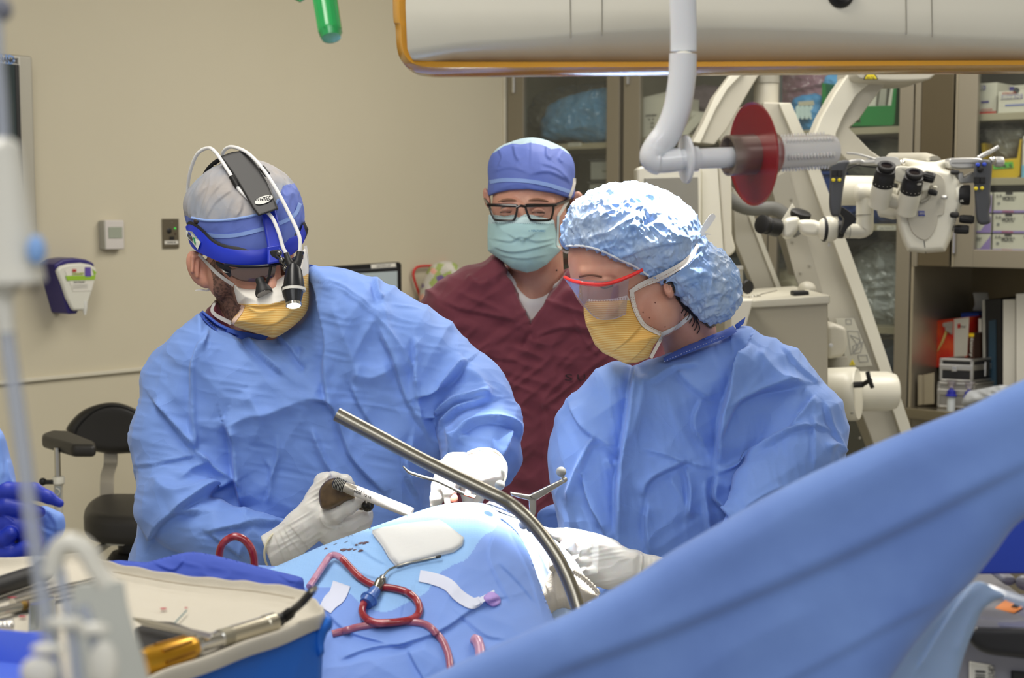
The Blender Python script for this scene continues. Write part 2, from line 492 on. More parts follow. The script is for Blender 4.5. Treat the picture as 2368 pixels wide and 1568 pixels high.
  Q = np.concatenate(Q); Q = Q[(Q >= 0).all(1)]
  return V, Q
def normals(V, Q):
 a = V[Q[:, 2]] - V[Q[:, 0]]; b = V[Q[:, 3]] - V[Q[:, 1]]; n = np.cross(a, b)
 N = np.zeros_like(V)
 for k in range(4): np.add.at(N, Q[:, k], n)
 return N / np.maximum(np.linalg.norm(N, axis=1, keepdims=True), 1e-9)
def smooth_v(V, Q, it=2):
 for _ in range(it):
  S = np.zeros_like(V); C = np.zeros(len(V))
  for k in range(4):
   np.add.at(S, Q[:, k], V[Q[:, (k + 1) % 4]]); np.add.at(C, Q[:, k], 1)
   np.add.at(S, Q[:, k], V[Q[:, (k + 3) % 4]]); np.add.at(C, Q[:, k], 1)
  V = V * 0.5 + 0.5 * S / np.maximum(C, 1)[:, None]
 return V
def poly_dist(pts, x, y):
 """distance, side and place along a polyline"""
 pts = np.asarray(pts, float); best = np.full(len(x), 1e18); sd = np.zeros(len(x)); tt = np.zeros(len(x))
 seg = np.linalg.norm(np.diff(pts, axis=0), axis=1); cum = np.concatenate([[0], np.cumsum(seg)]); tot = cum[-1]
 for i in range(len(pts) - 1):
  a = pts[i]; e = pts[i + 1] - a; L2 = e @ e
  t = np.clip(((x - a[0]) * e[0] + (y - a[1]) * e[1]) / L2, 0, 1)
  dx = x - a[0] - e[0] * t; dy = y - a[1] - e[1] * t; d = dx * dx + dy * dy
  m = d < best; best = np.where(m, d, best)
  sd = np.where(m, np.sign(e[0] * dy - e[1] * dx), sd); tt = np.where(m, (cum[i] + t * seg[i]) / tot, tt)
 return np.sqrt(best), sd, tt
def fold(V, Nn, pts, A, w, kind='r', soft=3.0, both=False):
 """raise (r), sink (v) or step (s: raised left of the line as drawn, seen from the front) the cloth along a line"""
 pl = [(p.x, p.y) for p in spline([(x, y, 0) for x, y in pts], 6)] if len(pts) > 2 else pts
 d, sd, t = poly_dist(pl, V[:, 0], V[:, 1])
 env = np.clip(np.sin(np.pi * np.clip(t, 0.02, 0.98)) * 2.2, 0, 1) if not both else 1.0
 front = np.clip(-Nn[:, 2] * 2 + 0.4, 0, 1)
 if kind == 'r': h = np.exp(-(d / w) ** 1.3)
 elif kind == 'v': h = -np.exp(-(d / w) ** 1.3)
 else:
  s = d * sd; h = np.where(s < 0, np.exp(-np.abs(s) / w), -0.55 * np.exp(-np.abs(s) / (w * 0.8)))
  h = h * np.tanh(np.abs(s) / soft)
 return (A * env * front * h)
def garment(name, blob, folds, material, parent, crumple=(), label=None, smooth=1, keep=None):
 V, Q = blob.mesh()
 if smooth: V = smooth_v(V, Q, smooth)
 N = normals(V, Q); h = np.zeros(len(V))
 for fo in folds: h += fold(V, N, *fo)
 for (A, sx, sy, ang, seed) in crumple:
  ca, sa = math.cos(math.radians(ang)), math.sin(math.radians(ang))
  x = V[:, 0] * ca + V[:, 1] * sa; y = -V[:, 0] * sa + V[:, 1] * ca
  wx = 0.5 * (vnoise(np.stack([x / sx, y / sy, V[:, 2] / sx], 1) * 0.7 + 9, seed + 50) - 0.5)
  h += A * ridged(np.stack([x / sx + wx, y / sy + wx, V[:, 2] / max(sx, sy)], 1), seed)
 V = V + N * h[:, None]
 W = Parr(V, blob.d)
 if keep is not None:
  pass
 return from_np(name, W, Q, material, parent, True, label)
# ================================================================ materials of the room
m_wall = mat('wall_paint', (208, 200, 176), 0.75, var=((201, 193, 168), 1.2, 0.5), bump=[('noise', 260, 0.04, 0.001)])
m_trim = mat('trim_paint', (214, 208, 188), 0.5)
m_ceil = mat('ceiling_tile', (225, 222, 212), 0.9, bump=[('noise', 120, 0.2, 0.002)])
m_floor = mat('floor_vinyl', (150, 148, 140), 0.4, var=((135, 134, 128), 14, 0.7))
m_steel = mat('cabinet_steel', (150, 143, 127), 0.42, 0.55, bump=[('wavex', 90, 0.01, 0.0005)])
m_steel_in = mat('cabinet_inside', (122, 118, 104), 0.6, 0.2)
m_steel_dk = mat('cabinet_gap', (18, 17, 14), 0.8)
m_steel_lt = mat('cabinet_edge', (185, 176, 155), 0.35, 0.7)
m_glass = clear_mat('window_glass', (246, 248, 246), gloss=0.035, rough=0.02, diffuse=0.01)
m_bag = clear_mat('clear_bag', (235, 236, 235), gloss=0.06, rough=0.2, diffuse=0.05, bump=(20, 0.6, 0.02))
m_white = mat('white_plastic', (214, 212, 204), 0.4)
m_paper = mat('white_paper', (222, 219, 208), 0.8)
m_black = mat('black_plastic', (22, 22, 24), 0.45)
m_dkgrey = mat('dark_grey_plastic', (62, 64, 68), 0.5)
m_ink = mat('dark_ink', (45, 45, 48), 0.7)
m_purple = mat('purple_print', (150, 128, 190), 0.7)
m_red = mat('red_print', (190, 40, 35), 0.6)
m_chrome = mat('chrome', (205, 203, 198), 0.18, 1.0)
m_greyplas = mat('grey_plastic', (176, 174, 164), 0.5)
# ================================================================ room shell
def wall(name, fr, u0, u1, n0, n1, z0=0, z1=3.0, m=None):
 o = MB().fbox(fr, u0, u1, n0, n1, z0, z1).build(name, m or m_wall); tag(o, kind='structure'); return o
RW, RL = 7.2, 7.8
flr = MB().fbox(KF, -0.1, RW, -RL, 0.7, -0.1, 0.0).build('floor', m_floor); tag(flr, kind='structure')
cl = MB().fbox(KF, -0.1, RW, -RL, 0.7, 3.0, 3.1).build('ceiling', m_ceil); tag(cl, kind='structure')
wall('wall_left', LF, -0.75, 7.0, 0.0, 0.12)
wall('wall_back', KF, 0.0, RW, 0.50, 0.62)
# return of the wall beside the first cabinet
u_c0 = KF.uz(1172, 400, 0)[0]
tag(MB().fbox(KF, 0.0, u_c0 - 0.003, -0.01, 0.495, 0, 3.0).build('trim_1', m_trim, bevel=0.004), kind='structure')
# the thin wall guard
zt = LF.uz(180, 867, 0)[1]
tag(MB().fbox(LF, 0.02, 6.6, -0.012, 0.0, zt - 0.006, zt + 0.006).build('trim_2', m_trim, bevel=0.002), kind='structure')
tag(MB().fbox(LF, 0.0, 6.9, -0.012, 0.0, 0.0, 0.10).build('baseboard_left', m_dkgrey, bevel=0.002), kind='structure')
# ================================================================ things on the left wall
def lf(px, py, n): return LF.hit(px, py, n)
t = thing('wall_display', 'grey-framed wall display with a dark screen at the left edge of the photo', 'screen', lf(40, 400, -0.03))
u0, z1 = LF.uz(75, 130, -0.07); _, z0 = LF.uz(70, 640, -0.07)
z0 = z1 - 0.62
m_bez = mat('display_bezel', (176, 172, 158), 0.45, 0.2)
b = MB().fbox(LF, u0, u0 + 1.05, -0.07, -0.0, z0, z1); b.build('casing', m_bez, t, bevel=0.006)
us, zs1 = LF.uz(43, 150, -0.072)
scr = MB().fbox(LF, us, u0 + 1.0, -0.073, -0.070, z0 + 0.04, zs1).build('screen', mat('screen_glass', (44, 58, 62), 0.15, spec=0.6), t)
MB().fbox(LF, us, us + 0.012, -0.0745, -0.0725, z0 + 0.04, zs1).build('screen_edge', m_black, t)
pl = MB().pxbox(LF, -60, 127, 46, 148, -0.0715, -0.070).build('logo_plate', mat('logo_plate', (205, 203, 192), 0.5), t)
re = -LF.eu
text('HD', lf(17, 137, -0.0722), re, (0, 0, 1), 0.034, mat('sky_blue_ink', (120, 160, 220), 0.6), t, width=0.045, bold=0.001)
text('RADIANCE', lf(9, 138, -0.0732), re, (0, 0, 1), 0.019, m_ink, t, width=0.088, bold=0.0006)
# sanitiser dispenser
t = thing('soap_dispenser', 'purple-backed hand antiseptic dispenser with a white cartridge on the wall', 'dispenser', lf(165, 725, -0.04))
m_purp = mat('dark_purple_plastic', (52, 44, 112), 0.35)
body = [(104, 612), (112, 604), (140, 596), (170, 595), (198, 599), (219, 608), (219, 616), (180, 640), (165, 700), (176, 724), (150, 728), (147, 724)]
MB().fprism(LF, [(125, 612), (145, 600), (172, 596), (200, 600), (219, 609), (219, 615), (205, 650), (190, 690), (180, 726), (158, 727)], -0.09, 0.0).build('backing', m_purp, t, bevel=0.006)
cart = [(131, 626), (140, 616), (160, 610), (190, 608), (212, 612), (225, 620), (222, 645), (214, 676), (206, 700), (203, 718), (170, 719), (155, 690), (143, 655)]
MB().fprism(LF, cart, -0.105, -0.088).build('cartridge', mat('cartridge_white', (218, 217, 205), 0.35), t, bevel=0.008)
MB().fprism(LF, [(150, 626), (170, 619), (195, 617), (219, 621), (223, 630), (212, 672), (169, 674), (162, 655)], -0.1065, -0.104).build('label_sheet', m_paper, t)
MB().fprism(LF, [(152, 638), (221, 637), (219, 647), (156, 649)], -0.108, -0.106).build('green_band', mat('lime_print', (150, 190, 50), 0.6), t)
MB().fprism(LF, [(214, 622), (223, 630), (219, 640)], -0.108, -0.106).build('green_corner', MATS['lime_print'], t)
MB().fprism(LF, [(197, 618), (210, 618), (211, 640), (197, 640)], -0.1085, -0.106).build('purple_patch', mat('violet_print', (95, 75, 160), 0.6), t)
text('3M', lf(172, 626, -0.109), re, (0, 0, 1), 0.011, m_red, t, width=0.0125, bold=0.0006)
text('AVAGARD', lf(181, 633, -0.109), re, (0, 0, 1), 0.009, mat('olive_ink', (160, 175, 60), 0.6), t, width=0.038, bold=0.0003)
text('Hand Antiseptic', lf(184, 652, -0.109), re, (0, 0, 1), 0.006, m_ink, t, width=0.036)
for k in range(4):
 text('~~~~~~~~~~~~~~~', lf(186, 658 + 2.6 * k, -0.109), re, (0, 0, 1), 0.004, mat('grey_ink', (140, 140, 138), 0.7), t, width=0.048)
MB().lathe(lf(196, 712, -0.10), (0, 0, -1), [(-0.02, 0.008), (0.0, 0.008), (0.012, 0.005), (0.02, 0.0035)]).build('spout', mat('clear_white', (225, 225, 218), 0.2), t, smooth=True)
# thermostat
t = thing('thermostat', 'small white wall thermostat with a grey-green display', 'thermostat', lf(262, 545, -0.015))
MB().pxbox(LF, 243, 509, 288, 577, -0.028, 0.0).build('housing', mat('thermostat_white', (212, 206, 200), 0.5), t, bevel=0.004)
MB().pxbox(LF, 251, 525, 283, 551, -0.0295, -0.027).build('display', mat('lcd_grey', (160, 166, 150), 0.3), t)
MB().fprism(LF, [(240, 511), (244, 511), (246, 577), (243, 576)], -0.028, -0.001).build('side_grille', m_greyplas, t)
# nurse-call / alarm plate
t = thing('alarm_plate', 'stainless wall plate with a round black buzzer and green light', 'wall plate', lf(396, 540, -0.004))
MB().pxbox(LF, 377, 506, 414, 574, -0.006, 0.0).build('plate', mat('brushed_plate', (128, 120, 104), 0.35, 0.8), t, bevel=0.001)
for (x, y, r, mm, nm) in ((391, 534, 0.0085, m_black, 'buzzer'), (404.5, 528, 0.0022, mat('green_led', (40, 170, 50), 0.3, emit=((60, 230, 80), 1.2)), 'green_light'),
      (405, 541, 0.0022, mat('dark_red_led', (70, 25, 30), 0.3), 'red_light'), (396, 515, 0.002, m_chrome, 'screw'), (398, 566, 0.002, m_chrome, 'screw')):
 MB().lathe(lf(x, y, -0.006), -LF.en, [(0, r), (0.002, r), (0.003, r * 0.7)], 20).build(nm, mm, t, smooth=True)
MB().pxbox(LF, 392.5, 547, 403, 555, -0.007, -0.005).build('key_slot', m_black, t)
MB().pxbox(LF, 381, 556.5, 412, 564.5, -0.007, -0.005).build('label_strip', m_paper, t)
text('LOW PRESSURE ALARM', lf(396.5, 560.5, -0.0075), re, (0, 0, 1), 0.006, m_ink, t, width=0.034)
# computer monitor beyond the surgeon
t = thing('computer_monitor', 'black-framed computer monitor showing a pale grey screen behind the surgeon', 'monitor', P(800, 740, 4.75))
md = 4.55
def mq(px, py, off=0.0): return LF.hit(px, py, -0.30 + off)
A = [(690, 622), (730, 618), (924, 606), (929, 611), (931, 800), (690, 800)]
MB().fprism(LF, [(690, 622), (924, 606), (929, 611), (931, 790), (690, 790)], -0.33, -0.30).build('casing', m_black, t, bevel=0.003)
MB().fprism(LF, [(704, 640), (919, 627), (920, 778), (704, 778)], -0.3315, -0.3295).build('screen', mat('lit_screen', (150, 160, 160), 0.3, emit=((150, 160, 162), 0.25)), t)
MB().fprism(LF, [(704, 630), (918, 617), (918, 621), (704, 634)], -0.3310, -0.3298).build('menu_bar', m_dkgrey, t)
MB().fprism(LF, [(858, 612), (915, 608), (916, 617), (859, 621)], -0.3325, -0.3300).build('label_strip', m_paper, t)
text('CAREFUSION CART', LF.hit(887, 614.5, -0.3330), LF.hit(915, 612.5, -0.333) - LF.hit(860, 616.5, -0.333), (0, 0, 1), 0.012, mat('grey_ink', (140, 140, 138), 0.7), t, width=0.07)
MB().tube([LF.hit(780, 700, -0.30), LF.hit(780, 700, -0.001)], 0.02).build('wall_arm', m_dkgrey, t, smooth=True)
# floral cloth held in a red wire bracket on the wall
t = thing('red_wire_bracket', 'red wire bracket on the wall beside the man in maroon scrubs', 'bracket', LF.hit(985, 690, -0.02))
pts = spline([LF.hit(x, y, -0.02) for x, y in ((1040, 615), (985, 615), (965, 618), (957, 628), (957, 642), (966, 670), (979, 705), (990, 740))], 5)
MB().tube(pts, 0.0045, 8).build('wire', mat('red_wire', (205, 40, 42), 0.35), t, smooth=True)
MB().fprism(LF, [(1032, 608), (1046, 608), (1046, 622), (1032, 622)], -0.03, 0.0).build('mount', mat('red_wire', (205, 40, 42)), t)
def floral(nt, b, tc):
 N, L = nt.nodes, nt.links
 v = N.new('ShaderNodeTexVoronoi'); v.inputs['Scale'].default_value = 34
 w = N.new('ShaderNodeTexNoise'); w.inputs['Scale'].default_value = 30
 ml = N.new('ShaderNodeVectorMath'); ml.operation = 'SCALE'; ml.inputs['Scale'].default_value = 0.03
 ad = N.new('ShaderNodeVectorMath'); ad.operation = 'ADD'
 L.new(tc.outputs['Object'], w.inputs['Vector']); L.new(w.outputs['Color'], ml.inputs[0]); L.new(ml.outputs[0], ad.inputs[0])
 L.new(tc.outputs['Object'], ad.inputs[1]); L.new(ad.outputs[0], v.inputs['Vector'])
 sp = N.new('ShaderNodeSeparateColor'); L.new(v.outputs['Color'], sp.inputs[0])
 cr = N.new('ShaderNodeValToRGB'); cr.color_ramp.interpolation = 'CONSTANT'
 cols = [(0.0, (200, 196, 184)), (0.38, (226, 170, 150)), (0.58, (160, 175, 100)), (0.74, (110, 90, 140)), (0.88, (205, 200, 190))]
 cr.color_ramp.elements[0].color = lin(cols[0][1]); cr.color_ramp.elements[1].position = cols[1][0]; cr.color_ramp.elements[1].color = lin(cols[1][1])
 for p_, c_ in cols[2:]:
  e = cr.color_ramp.elements.new(p_); e.color = lin(c_)
 L.new(sp.outputs[0], cr.inputs[0]); L.new(cr.outputs[0], b.inputs['Base Color'])
B = Blob(4.9, 930, 1085, 590, 790, -60, 60, 4)
B.pillow([(955, 700), (962, 668), (972, 642), (985, 622), (1010, 611), (1035, 612), (1055, 626), (1062, 660), (1060, 720), (1040, 770), (965, 770), (952, 735)], 0, 32, 30, 0)
V, Q = B.mesh(); W = Parr(V, B.d)
tt = LF.hit(1005, 690, -0.10)
o = from_np('floral_cap', W + (np.array(tt) - W.mean(0)) * np.array([0, 1, 0]), Q, mat('floral_cloth', (200, 196, 184), 0.8, bump=[('crumple', 18, .6, .01)], extra=floral))
tag(o, 'floral cloth cap in coral, green and violet hung in the red wire bracket', 'cap')
# ================================================================ cabinets
def U(px, off=0.0): return KF.uz(px, 400, off)[0]
def Zk(px, py, off=0.0): return KF.uz(px, py, off)[1]
UP = (0, 0, 1)
def door_frame(t, x0, x1, gx0, gx1, z0, z1, gz0, gz1, pane=True, n=-0.006):
 b = MB(); a0, a1, g0, g1 = U(x0), U(x1), U(gx0), U(gx1)
 b.fbox(KF, a0, g0, n, 0.018, z0, z1); b.fbox(KF, g1, a1, n, 0.018, z0, z1)
 b.fbox(KF, g0, g1, n, 0.018, z0, gz0); b.fbox(KF, g0, g1, n, 0.018, gz1, z1)
 d = b.build('door', m_steel, t, bevel=0.0015)
 if pane: MB().fbox(KF, g0, g1, 0.004, 0.008, gz0, gz1).build('pane', m_glass, d)
 return d
def hinge(px, py, d):
 c = KF.hit(px, py, -0.012)
 MB().tube([c + Vector((0, 0, -0.035)), c + Vector((0, 0, 0.035))], 0.006, 8).build('hinge', m_chrome, d, smooth=True)
def carcass(t, x0, x1, z0, z1, back=0.44):
 a, c = U(x0), U(x1); b = MB()
 b.fbox(KF, a, c, back, back + 0.015, z0, z1)
 b.fbox(KF, a, a + 0.012, 0.018, back, z0, z1); b.fbox(KF, c - 0.012, c, 0.018, back, z0, z1)
 b.fbox(KF, a, c, 0.018, back, z1 - 0.012, z1); b.fbox(KF, a, c, 0.018, back, z0, z0 + 0.012)
 return b.build('carcass', m_steel_in, t)
ZTOP = 2.45
ZS1 = Zk(1350, 331, 0.03);
def shelf(t, x0, x1, z, th=0.022, lip=True):
 return MB().fbox(KF, U(x0) + 0.013, U(x1) - 0.013, 0.028, 0.43, z - th, z).build('shelf', mat('shelf_steel', (176, 168, 146), 0.45, 0.3), t, bevel=0.001)
def shelf_tag(t, body, x0, x1, y0, y1, off=0.027, par=None):
 u0, u1 = KF.uz(x0, (y0 + y1) / 2, off)[0], KF.uz(x1, (y0 + y1) / 2, off)[0]
 z0, z1 = Zk((x0 + x1) / 2, y1, off), Zk((x0 + x1) / 2, y0, off)
 MB().fbox(KF, u0, u1, off - 0.001, off + 0.001, z0, z1).build('label_strip', m_paper, t)
 text(body, KF.pt((u0 + u1) / 2, off - 0.0016, (z0 + z1) / 2), KF.eu, UP, (z1 - z0) * 0.75, mat('grey_ink', (140, 140, 138), 0.7), t, width=abs(u1 - u0) * 0.82)
cabA = thing('tall_cabinet', 'narrow steel cabinet with one glass door beside the wall corner', 'cabinet', KF.pt(U(1300), 0.2, 0))
carcass(cabA, 1172, 1437, 0.02, ZTOP)
dA = door_frame(cabA, 1176, 1433, 1212, 1404, 0.10, 2.40, 0.9, 2.33)
hinge(1187, 194, dA)
shelf(cabA, 1172, 1437, ZS1); shelf_tag(cabA, 'Neuro Pack (Part)', 1314, 1344, 330, 338)
shelf(cabA, 1172, 1437, ZS1 - 0.62)
cabB = thing('glass_cabinet', 'wide steel cabinet with two glass doors behind the microscope', 'cabinet', KF.pt(U(1780), 0.2, 0))
carcass(cabB, 1439, 2112, 0.02, ZTOP)
dB1 = door_frame(cabB, 1443, 1778, 1480, 1745, 0.10, 2.40, 0.7, 2.33)
hinge(1452, 172, dB1)
dB2 = door_frame(cabB, 1781, 2110, 1800, 2078, 0.10, 2.40, 0.7, 2.33)
ZB1 = Zk(2040, 293, 0.03); shelf(cabB, 1439, 2112, ZB1)
ZB2 = Zk(2040, 518, 0.03); shelf(cabB, 1439, 2112, ZB2); shelf_tag(cabB, 'Large Gowns (Pa', 2029, 2072, 522, 532)
ZB3 = Zk(2040, 756, 0.03); shelf(cabB, 1439, 2112, ZB3)
cabC = thing('upper_cabinet', 'stainless upper cabinet over the open counter, its right door glazed', 'cabinet', KF.pt(U(2300), 0.2, Zk(2240, 620)))
ZC0 = Zk(2240, 619)
carcass(cabC, 2116, 2640, ZC0, ZTOP)
MB().fbox(KF, U(2116), U(2128), -0.006, 0.018, ZC0, ZTOP).build('stile', m_steel, cabC, bevel=0.001)
MB().fbox(KF, U(2129), U(2203), -0.008, 0.016, ZC0 + 0.002, ZTOP).build('solid_door', mat('door_steel', (120, 110, 90), 0.3, 0.75, bump=[('noise', 6, 0.1, 0.02)]), cabC, bevel=0.002)
dC = door_frame(cabC, 2208, 2620, 2257, 2560, ZC0 + 0.002, 2.40, Zk(2300, 578), 2.33)
MB().fbox(KF, U(2209), U(2212.5), -0.010, -0.006, ZC0 + 0.002, 2.40).build('edge_strip', m_steel_lt, dC)
for yy in (560,): hinge(2206, yy, dC)
ZC1 = Zk(2310, 263, 0.06); ZC2 = Zk(2310, 412, 0.06)
shelf(cabC, 2116, 2640, ZC1); shelf(cabC, 2116, 2640, ZC2)
cabD = thing('base_cabinet', 'stainless base cabinet and counter under the open niche', 'cabinet', KF.pt(U(2300), 0.2, 0))
ZCT = Zk(2115, 944, -0.02)
MB().fbox(KF, U(2108), U(2640), -0.03, 0.44, ZCT - 0.035, ZCT).build('counter', mat('counter_steel', (150, 142, 122), 0.25, 0.85), cabD, bevel=0.003)
MB().fbox(KF, U(2118), U(2640), 0.0, 0.44, 0.05, ZCT - 0.035).build('carcass', m_steel, cabD)
MB().fbox(KF, U(2140), U(2300), -0.012, 0.0, ZCT - 0.30, ZCT - 0.06).build('drawer', m_steel, cabD, bevel=0.002)
tag(MB().fbox(KF, U(2114), U(2120), -0.004, 0.495, 0.0, ZTOP).build('trim_3', m_steel_lt), kind='structure')
wall('trim_4', KF, U(2120), U(2650), 0.455, 0.499, ZCT, ZC0, m=mat('niche_steel', (108, 99, 80), 0.3, 0.8))
# ---- contents
def carton(name, px0, px1, z0, h, n0, depth, m, label, cat, group=None, yaw=0.0, par=None):
 u0, u1 = KF.uz(px0, 400, n0)[0], KF.uz(px1, 400, n0)[0]
 w = u1 - u0; c = KF.pt((u0 + u1) / 2, n0 + depth / 2, z0 + h / 2)
 R = Matrix.Rotation(math.radians(yaw), 3, 'Z')
 ax = (R @ KF.eu, R @ KF.en, Vector((0, 0, 1)))
 t = thing(name, label, cat, c - Vector((0, 0, h / 2)), group)
 MB().box(c, (w, depth, h), ax).build('box_body', m, t, bevel=0.001)
 return t, c, ax, w, h, depth
def on_front(c, ax, w, h, depth, a, b_, off=0.0015):
 """point on the carton's front: a, b_ in -0.5..0.5"""
 return c + ax[0] * (a * w) + ax[2] * (b_ * h) - ax[1] * (depth / 2 + off)
def patch(t, c, ax, w, h, depth, a0, a1, b0, b1, m, name='printed_patch', off=0.0):
 cc = on_front(c, ax, w, h, depth, (a0 + a1) / 2, (b0 + b1) / 2, 0.0006 + off)
 return MB().box(cc, ((a1 - a0) * w, 0.0012, (b1 - b0) * h), ax).build(name, m, t)
m_carton = mat('white_carton', (212, 208, 194), 0.7)
m_navy = mat('navy_print', (70, 62, 140), 0.6)
# cabinet A: blue surgical pack in a clear bag, bins below
GX = -.8
def pack(name, dref, poly, m, label, cat, group=None, T=70, bagpoly=None, seed=1, z0=0, folds=()):
 T = min(T, 48)
 xs = [p[0] for p in poly]; ys = [p[1] for p in poly]
 B = Blob(dref, min(xs) - 20, max(xs) + 20, min(ys) - 20, max(ys) + 20, -T - 120 + z0, T + 120 + z0, 3)
 B.pillow(poly, z0, T, 45, 0, gx=GX)
 t = thing(name, label, cat, P(sum(xs) / len(xs), max(ys), dref), group)
 garment('wrapped_linen', B, list(folds), m, t, crumple=[(4, 60, 18, -12, seed), (2, 24, 12, 20, seed + 3)])
 if bagpoly:
  xs = [p[0] for p in bagpoly]; ys = [p[1] for p in bagpoly]
  B = Blob(dref, min(xs) - 20, max(xs) + 20, min(ys) - 20, max(ys) + 20, -T - 130 + z0, T + 130 + z0, 3)
  B.pillow(bagpoly, z0, T + 7, 50, 0, gx=GX)
  garment('clear_bag', B, [], m_bag, t, crumple=[(7, 30, 12, 30, seed + 7), (3, 12, 20, -30, seed + 8)])
 return t
dA_ = KF.hit(1340, 280, 0.16).y
pack('wrapped_pack', dA_, [(1252, 296), (1262, 262), (1282, 238), (1330, 220), (1400, 206), (1425, 215), (1425, 324), (1330, 324), (1262, 322)],
  mat('pack_blue', (112, 186, 246), 0.8), 'big sky-blue wrapped pack in a clear bag on the narrow cabinet shelf', 'pack', T=90,
  bagpoly=[(1218, 268), (1240, 230), (1300, 208), (1400, 196), (1428, 205), (1428, 325), (1268, 325), (1245, 300)])
def bin_clear(x0, x1, y0, y1, n0, label, par=None, cover=m_greyplas):
 u0, u1 = KF.uz(x0, 400, n0)[0], KF.uz(x1, 400, n0)[0]; z0 = Zk((x0 + x1) / 2, y1, n0); z1 = Zk((x0 + x1) / 2, y0, n0)
 t = thing('storage_bin', label, 'bin', KF.pt((u0 + u1) / 2, n0 + .12, z0))
 MB().fbox(KF, u0, u1, n0, n0 + 0.25, z0, z1 - 0.008).build('tub', clear_mat('frosted_plastic', (205, 208, 205), gloss=.1, rough=.3, diffuse=.45), t, bevel=0.006)
 MB().fbox(KF, u0 - .004, u1 + .004, n0 - .004, n0 + 0.254, z1 - 0.008, z1).build('lid', m_dkgrey, t)
 MB().fbox(KF, u0 + .012, u1 - .012, n0 + 0.02, n0 + 0.22, z0 + .004, z0 + (z1 - z0) * .6).build('contents', m_paper, t, bevel=.01)
 return t
ts = bin_clear(1364, 1432, 367, 417, 0.06, 'upper clear storage bin with a dark lid in the narrow cabinet')
text('Pads', KF.hit(1398, 396, 0.055), KF.eu, UP, 0.012, m_ink, ts, width=0.02)
bin_clear(1362, 1432, 418.5, 470, 0.06, 'lower clear storage bin with a dark lid in the narrow cabinet')
# cabinet B left: white carton, loose flat cartons, grey and pink bags
zz = ZB1
hbx = Zk(1505, 226, 0.05) - zz
t, c, ax, w, h, dd = carton('open_carton', 1484, 1545, zz, hbx, 0.05, 0.2, m_carton, 'white cardboard carton with an open flap on the left cabinet shelf', 'box')
MB().prism([c + ax[0] * (-w / 2) + ax[2] * (h / 2) - ax[1] * .1, c + ax[0] * (w / 2) + ax[2] * (h / 2) - ax[1] * .1, c + ax[0] * (w * .3) + ax[2] * (h / 2 + .025) - ax[1] * .04],
   [c + ax[0] * (-w / 2) + ax[2] * (h / 2 + .002) - ax[1] * .1, c + ax[0] * (w / 2) + ax[2] * (h / 2 + .002) - ax[1] * .1, c + ax[0] * (w * .3) + ax[2] * (h / 2 + .027) - ax[1] * .04]).build('flap', m_carton, t)
for k, s_ in enumerate(('SAFEGRIP', 'II II', ': 28', ': 30')):
 text(s_, on_front(c, ax, w, h, dd, -0.15, 0.05 - 0.1 * k), KF.eu, UP, 0.012, m_ink, t, width=0.05 if k == 0 else 0.025)
d2 = KF.hit(1620, 290, 0.16).y
for (pts_, lab) in (([(1560, 322), (1610, 262), (1628, 272), (1580, 324)], 'slim white carton leaning in the left glass cabinet, nearest the open carton'),
     ([(1585, 256), (1660, 262), (1655, 276), (1580, 270)], 'flat white carton lying across the leaning carton in the glass cabinet')):
 o = MB().pprism(pts_, d2 + (0.0 if 'slim' in lab else 0.07), 0.05).build('flat_carton', m_carton, bevel=0.001); tag(o, lab, 'box')
pack('bagged_linen', KF.hit(1640, 240, 0.30).y, [(1560, 250), (1570, 215), (1620, 200), (1690, 205), (1700, 240), (1690, 300), (1600, 318), (1563, 300)], mat('grey_linen', (120, 106, 112), 0.8),
  'grey-violet bagged linen behind the pale lamp arm in the left glass cabinet', 'pack', T=35, seed=5, z0=30)
d3 = KF.hit(1850, 220, 0.26).y
pack('pink_pack', d3, [(1792, 262), (1790, 200), (1830, 150), (1900, 150), (1925, 180), (1915, 240), (1895, 262)], mat('pink_linen', (204, 150, 176), 0.8),
  'pink bagged pack on the upper shelf between the microscope arms', 'pack', T=35, seed=8, bagpoly=[(1784, 275), (1784, 190), (1830, 145), (1905, 145), (1930, 190), (1918, 262)])
pack('sponge_pouch', KF.hit(1860, 260, 0.10).y, [(1838, 230), (1895, 222), (1898, 260), (1892, 298), (1850, 300), (1835, 270)], mat('pouch_blue', (80, 150, 205), 0.6),
  'small blue pouch of pale sponges on the upper shelf between the microscope arms', 'pouch', T=16, seed=11,
  bagpoly=None)
tp = [o for o in bpy.data.objects if o.name.startswith('sponge_pouch')][0]
d4 = KF.hit(1866, 260, 0.10).y - 0.03
for k in range(5):
 MB().pprism(spline2([(1841 + k * 10, 247), (1850 + k * 10, 246), (1850 + k * 10, 270), (1846 + k * 10, 276), (1841 + k * 10, 270)], 3), d4, 0.008).build('sponge', mat('sponge_pale', (200, 220, 220), 0.9), tp)
MB().pprism([(1846, 235), (1886, 232), (1886, 243), (1846, 245)], d4, 0.004).build('paper_label', mat('tan_paper', (190, 185, 165), 0.8), tp)
pack('sky_blue_pack', KF.hit(1925, 220, 0.18).y, [(1905, 215), (1912, 180), (1945, 165), (1970, 180), (1960, 235), (1915, 245)], MATS['pack_blue'],
  'sky-blue wrapped pack standing behind the curved microscope arm', 'pack', T=22, seed=14)
